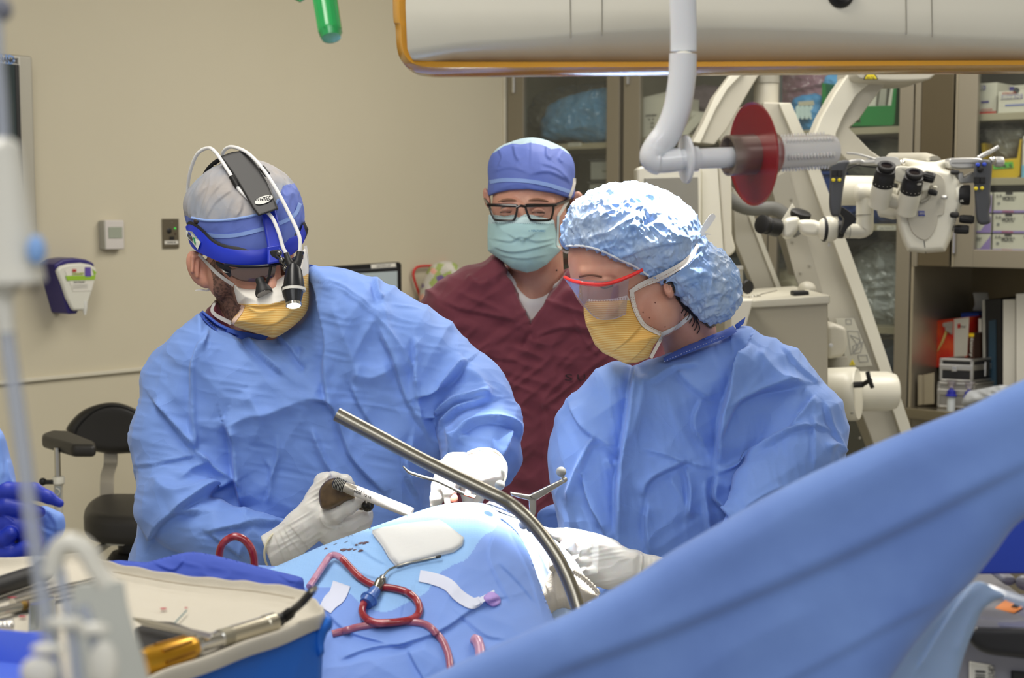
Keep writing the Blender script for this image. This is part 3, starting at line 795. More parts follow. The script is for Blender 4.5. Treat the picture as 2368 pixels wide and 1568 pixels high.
# green bin
t = thing('green_bin', 'open green plastic bin holding white packs beside the microscope arm', 'bin', P(2030, 290, KF.hit(2030, 290, .1).y))
m_green = mat('green_plastic', (20, 130, 62), 0.4)
MB().fprism(KF, [(1985, 246), (2060, 244), (2066, 198), (2074, 196), (2068, 286), (2062, 291), (1990, 292)], 0.06, 0.075).build('front_panel', m_green, t, bevel=0.002)
MB().fprism(KF, [(2060, 244), (2070, 192), (2076, 192), (2070, 290), (2060, 292)], 0.075, 0.30).build('side_panel', m_green, t, bevel=0.002)
MB().fprism(KF, [(1900, 244), (1900, 192), (1908, 192), (1915, 292), (1905, 292)], 0.075, 0.30).build('side_panel', m_green, t, bevel=0.002)
MB().fprism(KF, [(1905, 284), (2062, 282), (2062, 291), (1905, 293)], 0.0751, 0.30).build('bottom_panel', m_green, t, bevel=0.002)
for k, (a, b2) in enumerate(((1990, 2022), (2024, 2044), (2046, 2062))):
 o = MB().fprism(KF, [(a, 282), (a + 14, 186 + 5 * k), (b2 + 8, 184 + 6 * k), (b2, 282)], 0.10, 0.13).build('flat_pack', m_paper if k != 1 else m_greyplas, bevel=0.002)
 tag(o, ('wide white flat pack leaning in the green bin', 'narrow grey flat pack in the middle of the green bin', 'white flat pack at the right end of the green bin')[k], 'pack', 'flat packs in the green bin')
# middle and lower shelves of B
pack('bagged_gown', KF.hit(2035, 480, 0.2).y, [(1930, 515), (1938, 450), (1990, 425), (2060, 430), (2098, 470), (2098, 516)], mat('navy_wrap', (48, 66, 120), 0.7),
  'navy-blue wrapped pack on the shelf marked for large gowns', 'pack', T=45, seed=16)
pack('bagged_gown', KF.hit(2040, 400, 0.24).y, [(1940, 410), (1950, 350), (2010, 328), (2080, 322), (2098, 360), (2098, 420), (2000, 424)], mat('pale_film', (150, 148, 138), 0.7),
  'pale bagged gown under the green bin shelf', 'pack', T=40, seed=17)
pack('bagged_gown', KF.hit(2040, 650, 0.2).y, [(1962, 752), (1966, 620), (1990, 585), (2040, 560), (2075, 562), (2100, 580), (2104, 752)], mat('white_film', (178, 184, 186), 0.6),
  'tall white bagged gown in the bottom of the right glass door', 'pack', T=55, seed=19,
  bagpoly=[(1955, 756), (1958, 610), (1990, 572), (2045, 552), (2085, 556), (2108, 580), (2110, 754)],
  folds=[([(2040, 565), (2030, 750)], 12, 14, 'r'), ([(2075, 620), (2055, 750)], 10, 10, 's')])
pack('bagged_gown', KF.hit(1800, 520, 0.2).y, [(1740, 600), (1745, 540), (1790, 470), (1850, 470), (1880, 560), (1870, 600)], mat('dark_film', (70, 70, 66), 0.5),
  'dark translucent bagged item seen between the microscope struts', 'pack', T=50, seed=23)
pack('bagged_gown', KF.hit(1830, 640, 0.2).y, [(1790, 690), (1790, 630), (1880, 630), (1885, 690)], mat('cream_film', (190, 182, 160), 0.6),
  'cream folded linen low in the cabinet between the microscope struts', 'pack', T=50, seed=24)
pack('blue_box_pack', KF.hit(2055, 820, 0.2).y, [(2022, 850), (2022, 795), (2090, 793), (2090, 850)], mat('steel_blue', (84, 110, 140), 0.6),
  'small steel-blue pack on the lowest visible shelf of the glass cabinet', 'pack', T=40, seed=26)
t = thing('suture_bin', 'royal-blue plastic bin behind the left microscope grip', 'bin', KF.hit(1930, 510, 0.1))
MB().fprism(KF, [(1880, 400), (1930, 400), (1928, 515), (1886, 515)], 0.10, 0.30).build('tub', mat('royal_plastic', (42, 66, 130), 0.5), t, bevel=.004)
MB().fprism(KF, [(1878, 396), (1932, 396), (1932, 404), (1878, 404)], 0.09, 0.31).build('rim', mat('royal_plastic', (42, 66, 130), 0.5), t, bevel=.002)
# cabinet C: dermabond cartons, yellow bin, vicryl cartons
dnC = 0.06
h1 = Zk(2290, 192, dnC) - ZC1
t, c, ax, w, h, dd = carton('glue_carton', 2256, 2300, ZC1, h1, 0.05, 0.13, m_carton, 'taller white skin-glue carton at the left end of the top shelf', 'box', 'skin glue cartons on the top shelf')
patch(t, c, ax, w, h, dd, -0.5, -0.1, 0.28, 0.42, m_navy); text('ND', on_front(c, ax, w, h, dd, -.35, .35, .002), KF.eu, UP, .014, m_paper, t, width=.025, bold=.0006)
patch(t, c, ax, w, h, dd, -0.5, 0.5, -0.5, -0.42, m_red)
text('ETHICON', on_front(c, ax, w, h, dd, 0, -.36, .002), KF.eu, UP, .008, m_red, t, width=.035)
patch(t, c, ax, w, h, dd, -0.3, 0.1, -0.14, -0.08, m_navy, 'pen_print')
h2 = Zk(2335, 210, 0.03) - ZC1
t, c, ax, w, h, dd = carton('glue_carton', 2303, 2390, ZC1, h2, 0.035, 0.1, m_carton, 'wider skin-glue carton with a notched lid in front on the top shelf', 'box', 'skin glue cartons on the top shelf')
patch(t, c, ax, w, h, dd, -0.42, 0.15, 0.12, 0.32, mat('violet_print', (95, 75, 160)))
text('DERMABOND', on_front(c, ax, w, h, dd, -.135, .22, .003), KF.eu, UP, .014, m_paper, t, width=.065, bold=.0006)
text('ETHICON', on_front(c, ax, w, h, dd, -.2, .40, .003), KF.eu, UP, .009, m_red, t, width=.04)
patch(t, c, ax, w, h, dd, -0.3, 0.42, -0.2, -0.12, mat('pen_blue', (120, 130, 185)), 'pen_print')
MB().lathe(on_front(c, ax, w, h, dd, -.02, .5, -.002), -ax[1], [(0, .009), (.004, .009)], 18).build('notch', m_dkgrey, t)
t, c, ax, w, h, dd = carton('glue_carton', 2300, 2380, ZC1, h1 * 0.97, 0.15, 0.12, m_carton, 'dark-topped skin-glue carton behind the two white ones', 'box', 'skin glue cartons on the top shelf')
patch(t, c, ax, w, h, dd, -0.5, 0.0, 0.28, 0.45, m_navy)
# yellow bin + bag
m_yel = mat('yellow_plastic', (216, 182, 20), 0.4)
t = thing('yellow_bin', 'yellow plastic bin with a green sticker on the middle shelf', 'bin', KF.hit(2310, 412, 0.06))
MB().fprism(KF, [(2272, 372), (2352, 366), (2362, 325), (2358, 405), (2352, 412), (2276, 412)], 0.06, 0.07).build('front_panel', m_yel, t, bevel=0.002)
MB().fprism(KF, [(2350, 372), (2358, 322), (2364, 322), (2358, 410), (2350, 412)], 0.07, 0.3).build('side_panel', m_yel, t, bevel=0.002)
MB().fprism(KF, [(2268, 332), (2276, 330), (2280, 410), (2274, 412)], 0.07, 0.3).build('side_panel', m_yel, t, bevel=0.002)
MB().fprism(KF, [(2274, 402), (2352, 402), (2352, 412), (2274, 412)], 0.071, 0.3).build('bottom_panel', m_yel, t, bevel=0.002)
MB().fprism(KF, [(2296, 376), (2342, 374), (2343, 388), (2297, 392)], 0.0575, 0.0602).build('sticker', mat('green_tape', (100, 190, 70), 0.6), t)
text('4.4.5', KF.hit(2322, 384, 0.0565), KF.eu, UP, .016, m_ink, t, width=.05)
pack('bagged_tubing', KF.hit(2310, 340, 0.15).y, [(2262, 312), (2300, 298), (2340, 290), (2366, 305), (2352, 345), (2338, 372), (2318, 368), (2290, 335)], mat('tubing_white', (196, 192, 178), 0.6),
  'bundle of bagged clear tubing heaped over the yellow bin', 'tubing', T=28, seed=31, bagpoly=[(2256, 316), (2300, 290), (2345, 282), (2372, 298), (2358, 350), (2338, 376), (2318, 374), (2282, 340)],
  folds=[([(2275, 310), (2330, 365)], 7, 5, 's'), ([(2290, 305), (2342, 350)], 7, 5, 's'), ([(2310, 300), (2350, 335)], 6, 5, 's')])
t, c, ax, w, h, dd = carton('suture_carton', 2363, 2400, ZC2, Zk(2365, 315, .05) - ZC2, 0.05, 0.1, m_carton, 'white and pale-blue suture carton right of the yellow bin', 'box')
patch(t, c, ax, w, h, dd, -0.5, 0.5, -0.5, -0.2, mat('pale_blue_print', (120, 185, 215)))
text('3-0', on_front(c, ax, w, h, dd, -.25, .38, .002), KF.eu, UP, .014, m_ink, t, width=.02)
# vicryl: 3 rows x 2
rows_y = ((444, 491), (494, 538), (541, 580))
for r_, (ya, yb) in enumerate(rows_y):
 for cix, (xa, xb) in enumerate(((2256, 2295), (2300, 2400))):
  zb = Zk(2330, yb + 1, 0.03); zt_ = Zk(2330, ya, 0.03)
  lab = ('%s %s carton in the suture stack behind the right door' %
    (('top', 'middle', 'bottom')[r_], ('left-hand partly hidden purple and white', 'right-hand white and purple')[cix]))
  if xa == 2256: u0 = U(2252) ; u1 = U(xb)
  t, c, ax, w, h, dd = carton('suture_carton', xa, xb, zb, zt_ - zb - 0.001, 0.03, 0.12, m_carton, lab, 'box', 'stacked suture cartons')
  patch(t, c, ax, w, h, dd, -0.5, 0.5, -0.5, -0.38, m_purple)
  if cix:
   A0 = [on_front(c, ax, w, h, dd, a, b_, .0004) for a, b_ in ((0.3, -.38), (0.5, -.38), (0.5, .1), (.42, -.05))]
   MB().prism(A0, [p + ax[1] * .0008 for p in A0]).build('printed_patch', m_purple, t)
   text('VICRYL*', on_front(c, ax, w, h, dd, -.14, .2, .002), KF.eu, UP, .018, m_ink, t, width=.042, bold=.0004)
   text('3-0', on_front(c, ax, w, h, dd, -.38, .33, .002), KF.eu, UP, .013, m_ink, t, width=.017)
   text('ETHICON', on_front(c, ax, w, h, dd, -.15, -.44, .002), KF.eu, UP, .009, m_red, t, width=.034)
   text('J784', on_front(c, ax, w, h, dd, .27, .36, .002), KF.eu, UP, .007, m_ink, t, width=.014)
   patch(t, c, ax, w, h, dd, -0.22, -0.06, 0.38, 0.5, m_ink, 'notch')
   MB().lathe(on_front(c, ax, w, h, dd, -.38, -.05, .0005), -ax[1], [(0, .005), (.0005, .005)], 20).build('round_mark', mat('grey_ink', (140, 140, 138)), t)
  else:
   A0 = [on_front(c, ax, w, h, dd, a, b_, .0004) for a, b_ in ((-.1, -.38), (0.5, -.38), (0.5, .4))]
   MB().prism(A0, [p + ax[1] * .0008 for p in A0]).build('printed_patch', m_purple, t)
   text('CRYL*', on_front(c, ax, w, h, dd, -.2, .2, .002), KF.eu, UP, .016, m_ink, t, width=.02)
tr = thing('sliding_tray', 'clear acrylic tray under the stacked suture cartons', 'tray', KF.pt(U(2330), .1, Zk(2330, 582, .03)))
zt0 = Zk(2330, 581, 0.03)
MB().fbox(KF, U(2254), U(2420), 0.022, 0.19, zt0 - 0.004, zt0 - 0.0005).build('base_sheet', m_white, tr)
# loose top carton row is supported by the shelf above base
# ---- niche contents
def nz(px, py, n): return KF.hit(px, py, n)
t = thing('haemostat_carton', 'red and white product carton with a gloved hand picture, leaning in the niche', 'box', nz(2170, 860, .2))
n0 = 0.20
fr_ = [(2142, 748), (2240, 734), (2240, 842), (2142, 857)]
A0 = [nz(2121, 747, n0 - .01), nz(2205, 738, n0 - .06), nz(2204, 850, n0 - .06), nz(2121, 853, n0 - .01)]
off = KF.en * 0.09
MB().prism([nz(2123, 746, n0), nz(2242, 733, n0 - .04), nz(2236, 842, n0 - .04), nz(2121, 855, n0)],
   [nz(2123, 746, n0) + off, nz(2242, 733, n0 - .04) + off, nz(2236, 842, n0 - .04) + off, nz(2121, 855, n0) + off]).build('box_body', mat('carton_red', (205, 42, 34), 0.5,
   var=((235, 110, 50), 22, 0.5)), t, bevel=.001)
def cq(x, y, o): # a point on the carton's front
 k = (x - 2122) / 118.0; return nz(x, y, n0 - .04 * k - o)
MB().prism([cq(2206, 738, .001), cq(2241.5, 733.5, .001), cq(2235.5, 841, .001), cq(2206, 845, .001)],
   [cq(2206, 738, -.001), cq(2241.5, 733.5, -.001), cq(2235.5, 841, -.001), cq(2206, 845, -.001)]).build('white_side', m_carton, t)
MB().tube([cq(2192, 757, .002), cq(2180, 790, .002), cq(2168, 812, .002)], [.0045, .004, .0015], 8).build('syringe_picture', mat('straw_print', (225, 205, 120), .5), t, smooth=True)
bq = Blob(nz(2198, 758, n0).y, 2175, 2220, 730, 785, -15, 15, 1.2)
bq.cap((2186, 748, 0), 5, (2206, 748, 0), 9, 3).cap((2190, 758, 0), 3.5, (2206, 764, 0), 7, 3).cap((2206, 750, 0), 8, (2210, 772, 0), 4, 3)
V, Q = bq.mesh(); V[:, 2] = V[:, 2] * 0.15; W = Parr(V, bq.d) ; W = W + (np.array(cq(2200, 758, .003)) - W.mean(0))
from_np('hand_picture', W, Q, mat('grey_print', (150, 140, 128), .6), t)
for (x, y) in ((2137, 752), (2214, 749)):
 MB().prism([cq(x, y, .002), cq(x + 7, y - 1, .002), cq(x + 7, y + 10, .002), cq(x, y + 11, .002)], [cq(x, y, 0), cq(x + 7, y - 1, 0), cq(x + 7, y + 10, 0), cq(x, y + 11, 0)]).build('emblem', m_carton if x < 2200 else m_red, t)
text('Floseal 10', cq(2137, 790, .003), (0, 0, -1), KF.eu, .012, m_carton, t, width=.065, bold=.0003)
text('Floseal', cq(2227, 755, .003), KF.eu, UP, .010, m_ink, t, width=.018)
def book(name, x0, x1, y0, y1, n0, m, label, cat, group=None, depth=0.24, lean=0):
 o = MB().fprism(KF, [(x0, y0), (x1, y0), (x1 + lean, y1), (x0 + lean, y1)], n0, n0 + min(depth, 0.44 - n0)).build(name, m, bevel=.002)
 return tag(o, label, cat, group)
zct_y = 950
book('ring_binder', 2222, 2263, 724, 900, 0.28, mat('binder_blue', (36, 76, 180), .5), 'blue ring binder standing behind the red and white carton', 'binder', 'files in the niche')
book('brown_book', 2241, 2252, 771, 900, 0.12, mat('brown_cover', (62, 36, 22), .6), 'narrow brown book with a yellow band before the blue binder', 'book', depth=.15)
bk = bpy.data.objects['brown_book']
MB().fprism(KF, [(2240.5, 771), (2252, 771), (2252, 779), (2240.5, 779)], .118, .121).build('yellow_band', m_yel, bk)
text('History F', nz(2246, 806, .1185), (0, 0, -1), KF.eu, .014, m_paper, bk, width=.085)
book('paper_stack', 2262, 2270, 737, 900, 0.19, m_paper, 'upright sheaf of white papers between the blue binder and the black holder', 'papers')
t = thing('magazine_holder', 'tall black magazine holder with a grey edge in the niche', 'holder', nz(2290, 900, .2))
MB().fprism(KF, [(2276, 693), (2316, 690), (2318, 900), (2278, 900)], .18, .42).build('shell', m_black, t, bevel=.003)
MB().fprism(KF, [(2271, 696), (2277, 692), (2279, 900), (2274, 900)], .175, .18).build('front_edge', m_greyplas, t)
MB().fprism(KF, [(2287, 742), (2303, 739), (2304, 900), (2286, 900)], .176, .18).build('label_pocket', mat('teal_dark', (40, 66, 84), .4), t)
book('ring_binder', 2319, 2348, 693, 920, 0.14, mat('binder_white', (216, 213, 202), .5), 'white ring binder next to the black magazine holder', 'binder', 'files in the niche')
book('ring_binder', 2349, 2400, 679, 920, 0.12, MATS['binder_white'], 'taller white ring binder at the right edge of the photo', 'binder', 'files in the niche')
cur = [[nz(x + dx, y, .30 + .02 * dx / 10 + .0) for dx in (0, 8, 20, 34)] for (x, y) in ((2250, 677), (2253, 690), (2254, 705), (2250, 718))]
o = MB().sheet(cur, .001, (0, 1, 0)).build('loose_paper', m_paper, smooth=True); tag(o, 'sheet of grey-white paper curling out above the blue binder', 'paper')
# two instrument cases
def case(name, pf, n0, dp, z0, z1, m_panel, label, yaw):
 # pf: (x_left, x_mid, x_right) pixel columns of the left face, near corner and right face
 c = nz(pf[1], 900, n0); c.z = 0
 e1 = Vector((-0.93, 0.36, 0)).normalized(); e2 = Vector((0.80, 0.60, 0)).normalized()
 # lengths chosen so the far corners fall on the given columns
 def reach(e, px):
  a = (px - CX) / F
  # (c.x + L e.x) / (c.y + L e.y) = tan of column
  k = a / (_cp)
  return (k * c.y - c.x) / (e.x - k * e.y)
 L1, L2 = abs(reach(e1, pf[0])), abs(reach(e2, pf[2]))
 t = thing(name, label, 'case', (c.x, c.y, z0))
 def slab(mb, a0, a1, b0, b1, za, zb):
  cc = c + e1 * ((a0 + a1) / 2) + e2 * ((b0 + b1) / 2); cc.z = (za + zb) / 2
  return mb.box(cc, (abs(a1 - a0), abs(b1 - b0), zb - za), (e1, e2, Vector((0, 0, 1))))
 slab(MB(), .003, L1 - .003, .003, L2 - .003, z0 + .003, z1 - .003).build('panels', m_panel, t)
 b = MB(); w = .008
 for za in (z0, z1 - w):
  slab(b, 0, L1, 0, w, za, za + w); slab(b, 0, w, 0, L2, za, za + w); slab(b, 0, L1, L2 - w, L2, za, za + w); slab(b, L1 - w, L1, 0, L2, za, za + w)
 for (a, bb) in ((0, 0), (L1 - w, 0), (0, L2 - w), (L1 - w, L2 - w)): slab(b, a, a + w, bb, bb + w, z0, z1)
 zm = z0 + (z1 - z0) * .62
 slab(b, -.0005, L1, -.0005, .003, zm - .009, zm + .009); slab(b, -.0005, .003, 0, L2, zm - .009, zm + .009)
 b.build('metal_edges', mat('aluminium', (196, 194, 188), .28, .9), t, bevel=.0015)
 return t, c, e1, e2, L1, L2, slab, zm
zq0 = ZCT; zq1 = Zk(2250, 884, .1); zq2 = Zk(2250, 829, .1)
t, c, e1, e2, L1, L2, slab, zm = case('instrument_case', (2170, 2252, 2318), 0.07, .1, zq0 + .001, zq1, mat('case_grey', (158, 156, 150), .35, .5), 'plain aluminium instrument case under the black-panelled one', 0)
t, c, e1, e2, L1, L2, slab, zm = case('instrument_case', (2174, 2248, 2314), 0.08, .1, zq1 + .001, zq2, m_black, 'black-panelled case with aluminium edges on top of the grey case', 0)
slab(MB(), -.005, .0, L2 * .42, L2 * .58, zm - .03, zm + .016).build('latch', m_chrome, t, bevel=.001)
slab(MB(), L1 * .45, L1 * .6, -.005, 0, zm - .013, zm + .003).build('latch', m_chrome, t, bevel=.001)
# steel bracket, syringes, vial
o = MB().fprism(KF, [(2122, 868), (2132, 868), (2132, 936), (2122, 937)], .02, .03).fprism(KF, [(2132, 868), (2160, 862), (2160, 934), (2132, 936)], .03, .034).build('bookend', m_steel_lt, bevel=.001)
tag(o, 'bent steel bookend at the left end of the niche counter', 'bookend')
def syringe(px, pyb, label):
 q = nz(px, pyb, -.005); q.z = ZCT
 t = thing('vial_adapter', label, 'vial', q, 'blue-capped vials on the counter')
 MB().lathe(q, (0, 0, 1), [(0, .0125), (.045, .0125), (.048, .009)], 20).build('barrel', mat('barrel_white', (205, 212, 216), .3), t, smooth=True)
 MB().lathe(q + Vector((0, 0, .045)), (0, 0, 1), [(0, .013), (.002, .018), (.006, .018), (.008, .014), (.020, .013), (.022, .008), (.028, .005)], 20).build('blue_cap', mat('cap_blue', (35, 40, 150), .35), t, smooth=True)
 MB().lathe(q + Vector((0, 0, .072)), (0, 0, 1), [(0, .005), (.008, .012), (.02, .014), (.021, .018), (.024, .018)], 20).build('clear_collar', clear_mat('clear_plastic', (215, 210, 215), gloss=.2, rough=.08, diffuse=.25), t, smooth=True)
syringe(2199, 946, 'blue-capped vial with a clear collar, nearer the steel bookend')
syringe(2240, 946, 'blue-capped vial with a clear collar, in front of the grey case corner')
q = nz(2295, 930, -.01); q.z = ZCT
t = thing('glass_vial', 'clear glass vial with a red band in the bag at the right of the counter', 'vial', q)
MB().lathe(q, (0, 0, 1), [(0, .014), (.05, .014), (.056, .008), (.062, .008)], 18).build('glass_body', clear_mat('clear_plastic', (215, 210, 215)), t, smooth=True)
MB().lathe(q + Vector((0, 0, .062)), (0, 0, 1), [(0, .0095), (.008, .0095)], 18).build('cap', m_greyplas, t, smooth=True)
MB().lathe(q + Vector((0, 0, .052)), (0, 0, 1), [(0, .010), (.006, .0095)], 18).build('red_band', m_red, t, smooth=True)
pack('plastic_bag', nz(2290, 925, -.0).y - .02, [(2236, 940), (2240, 912), (2270, 900), (2300, 893), (2330, 896), (2340, 940)], mat('bag_fill', (176, 180, 184), .4), 'crumpled clear bag lying on the counter before the grey case', 'bag', T=22, seed=41)
# ================================================================ the operating microscope on its stand
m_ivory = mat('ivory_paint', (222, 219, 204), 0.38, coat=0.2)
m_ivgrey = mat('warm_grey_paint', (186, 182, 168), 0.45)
m_ivdk = mat('mid_grey_paint', (150, 147, 136), 0.5)
m_silver = mat('silver_paint', (196, 196, 194), 0.3, 0.5)
m_rub = mat('rubber_black', (16, 16, 18), 0.55)
m_bluebtn = mat('blue_button', (45, 75, 200), 0.4)
m_yelbtn = mat('yellow_button', (225, 205, 40), 0.4)
scope = thing('surgical_microscope', 'large ivory operating microscope on a floor stand with curved arms and twin eyepieces', 'microscope', P(1850, 1250, 3.85) * 1.0)
scope.location.z = 0
S = scope
X = Vector((1, 0, 0)); Y = Vector((0, 1, 0)); Z = Vector((0, 0, 1))
def pp(name, poly, d, t, m, par=S, bevel=0.004, **k): return MB().pprism(poly, d, t).build(name, m, par, bevel=bevel, **k)
# upper left curved arm
armL = [(1764, 160), (1741, 196), (1705, 257), (1680, 300), (1652, 335), (1602, 329), (1627, 283), (1655, 221), (1692, 172), (1702, 160)]
a = pp('curved_arm', armL, 3.90, 0.10, m_ivgrey)
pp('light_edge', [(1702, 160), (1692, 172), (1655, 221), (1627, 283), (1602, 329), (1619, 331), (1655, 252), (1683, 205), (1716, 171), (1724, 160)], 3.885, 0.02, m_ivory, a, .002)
pp('gusset', [(1705, 250), (1660, 322), (1678, 340), (1740, 300), (1746, 240)], 3.93, 0.05, m_ivory)
# vertical column
MB().tube([P(1772, 110, 3.98), P(1770, 420, 3.98)], .034, 24).build('column', m_ivgrey, S, smooth=True)
MB().tube([P(1772, 110, 3.98), P(1771, 193, 3.98)], .037, 24).build('column_collar', m_ivdk, S, smooth=True)
# main strut, grey panel with an ivory front edge
st = pp('main_strut', [(1765, 236), (1829, 238), (1896, 389), (1956, 553), (2016, 720), (2060, 850), (2130, 1060), (2190, 1240), (2100, 1260), (2040, 1080), (1950, 850),
      (1902, 700), (1876, 640), (1845, 640), (1779, 415), (1760, 330)], 3.92, 0.13, m_ivgrey)
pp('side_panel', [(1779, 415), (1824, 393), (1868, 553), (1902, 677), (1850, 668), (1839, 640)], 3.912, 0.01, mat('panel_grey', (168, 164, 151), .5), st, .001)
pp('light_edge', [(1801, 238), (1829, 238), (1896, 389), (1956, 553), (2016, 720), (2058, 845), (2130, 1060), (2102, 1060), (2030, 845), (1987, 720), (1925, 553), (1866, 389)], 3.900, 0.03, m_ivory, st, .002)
for (x, y) in ((1829, 461), (1832, 559), (1872, 614), (1851, 631), (1988, 1013)):
 MB().lathe(P(x, y, 3.911), -Y, [(0, .004), (.002, .003)], 10).build('screw', m_ivdk, st)
# label of the strut with a line drawing and warning sign
pp('info_sheet', [(1932, 737), (1975, 737), (2018, 846), (1960, 850)], 3.895, .004, mat('pale_sticker', (186, 184, 170), .5), st, .0005)
lk = mat('grey_ink', (140, 140, 138))
b = MB()
def seg(mb, x0, y0, x1, y1, d, w=.0012): mb.tube([P(x0, y0, d), P(x1, y1, d)], w, 5)
for q in (((1956, 738), (1968, 738), (1969, 749), (1957, 749)), ((1960, 765), (1985, 766), (1992, 800), (1968, 820)), ((1966, 775), (1985, 800), (1975, 812), (1990, 785)), ((1984, 822), (2004, 821), (2008, 836), (1988, 837)), ((1972, 800), (1996, 790), (1990, 815), (1974, 818))):
 for i in range(4): seg(b, *q[i], *q[(i + 1) % 4], 3.8945, .0009)
b.build('line_drawing', lk, st)
w_ = pp('warning_sign', [(1971, 831), (1978, 844), (1964.5, 845)], 3.893, .003, m_yelbtn, st, 0)
ptext('!', 1970, 840.5, 1972, 840.5, 3.892, 5, m_ink, st)
# second, thinner strut on the left
s2 = pp('rear_strut', [(1693, 430), (1725, 470), (1742, 495), (1808, 668), (1850, 790), (1800, 790), (1744, 668), (1700, 560)], 3.98, 0.06, m_ivgrey)
pp('light_edge', [(1729, 495), (1742, 495), (1808, 668), (1850, 790), (1838, 790), (1796, 668)], 3.97, 0.02, m_ivory, s2, .002)
# big right curved arm with its gusset
aR = pp('curved_arm', [(1970, 160), (1934, 213), (1902, 269), (1882, 318), (1878, 345), (1932, 345), (1960, 372), (2010, 378), (2060, 374), (2040, 366), (2012, 347), (1964, 296), (1987, 276), (2008, 245), (2053, 188), (2070, 160)], 3.70, 0.10, m_ivgrey)
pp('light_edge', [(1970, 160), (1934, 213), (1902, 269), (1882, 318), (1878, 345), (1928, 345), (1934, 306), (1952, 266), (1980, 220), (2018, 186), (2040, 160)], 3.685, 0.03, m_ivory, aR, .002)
th = MB().pprism(spline2([(1984, 100), (1981, 150), (1985, 180), (2020, 186), (2080, 188), (2135, 186), (2155, 180), (2166, 160), (2166, 100)], 4), 3.60, .22).build('arm_housing', m_ivgrey, S, bevel=.006)
pp('warning_sign', [(2013, 151), (2031, 184), (1997, 184)], 3.594, .004, m_ink, th, 0)
pp('warning_panel', [(2013, 156), (2028, 182.5), (2000, 182.5)], 3.592, .003, m_yelbtn, th, 0)
ptext('max. 9 kg', 2004, 179.5, 2022, 179.5, 3.590, 5, m_ink, th)
# hub at the foot of the curved arm, cylinder drum and T-handle
pp('hub_housing', [(1913, 752), (1930, 748), (1958, 757), (1962, 800), (1952, 826), (1913, 832)], 3.72, 0.16, m_ivgrey, bevel=.012, seg=3)
MB().lathe(P(1921, 799, 3.715), -Y, [(0, .006), (.003, .006), (.004, .004)], 16).build('screw', m_silver, S, smooth=True)
MB().tube([P(1935, 825, 3.80), P(1935, 870, 3.80)], .028, 20).build('hub_neck', m_ivdk, S, smooth=True)
dr = MB().lathe(P(1890, 913, 3.70), P(1978, 911, 3.66) - P(1890, 913, 3.70), [(0, .069), (.08, .07), (.099, .070), (.106, .066)], 40).build('drum', m_ivory, S, smooth=True)
MB().lathe(P(1968, 905, 3.76), X, [(0, .053), (.095, .053), (.118, .046), (.124, .035)], 40).build('drum_end', m_ivory, S, smooth=True)
th = MB().tube([P(1974, 890, 3.60), P(1996, 889, 3.60)], .008, 8).tube([P(1992, 891, 3.60), P(2014, 878, 3.58)], .006, 10).tube([P(2006, 860, 3.58), P(2010, 878, 3.58), P(2018, 897, 3.58)], .0055, 10).build('t_handle', m_rub, S, smooth=True)
MB().lathe(P(1970, 955, 3.61), -Y, [(0, .004), (.003, .003)], 12).build('screw', m_ivdk, S)
# cart with console
cd0 = 3.45
zc = P(1900, 688, cd0).z
pA = P(1700, 697, cd0); pB = P(1921, 682, cd0 + .0)
cart = MB()
cart.prism([P(1690, 705, cd0), P(1915, 700, cd0), P(1915, 1980, cd0), P(1690, 1980, cd0)], [P(1690, 705, cd0) + Y * .42, P(1915, 700, cd0) + Y * .42, P(1915, 1980, cd0) + Y * .42, P(1690, 1980, cd0) + Y * .42])
cart.build('base_cart', mat('cart_paint', (172, 166, 148), .5), S, bevel=.004)
MB().prism([P(1690, 698, cd0 - .01), P(1920, 682, cd0 - .01), P(1920, 703, cd0 - .01), P(1690, 716, cd0 - .01)],
   [P(1690, 698, cd0) + Y * .43, P(1920, 682, cd0) + Y * .43, P(1920, 703, cd0) + Y * .43, P(1690, 716, cd0) + Y * .43]).build('cart_top', mat('cart_top_paint', (200, 196, 180), .45), S, bevel=.004)
pp('side_box', [(1690, 694), (1743, 693), (1716, 790), (1690, 800)], 3.33, .10, m_ivory)
MB().tube([P(1702, 622, 3.60), P(1702, 700, 3.60)], .0175, 24).build('post', m_ivdk, S, smooth=True)
MB().tube([P(1702, 615, 3.60), P(1702, 623, 3.60)], .0185, 24).build('post_cap', m_silver, S, smooth=True)
MB().lathe(P(1722, 663, 3.58), Vector((.5, -.85, 0)), [(0, .012), (.012, .018), (.016, .016), (.014, .008)], 24).build('black_knob', m_rub, S, smooth=True)
MB().ball(P(1866, 670, 3.72), (.024, .03, .022)).build('grey_dome', m_ivgrey, S, smooth=True)
cn = pp('console', [(1472, 388), (1486, 384), (1622, 384), (1622, 640), (1490, 640), (1476, 560)], 3.62, .09, m_ivory, bevel=.008)
pp('console_back', [(1490, 411), (1614, 408), (1618, 630), (1498, 630)], 3.612, .02, mat('console_grey', (140, 138, 128), .5), cn, .003)
pp('tower', [(1620, 375), (1660, 375), (1676, 600), (1650, 700), (1622, 700)], 3.66, .12, m_ivory, bevel=.006)
pp('tower_side', [(1660, 372), (1692, 380), (1693, 540), (1701, 572), (1699, 584), (1676, 600)], 3.66, .12, mat('ivory_dim', (208, 204, 188), .45), bevel=.006)
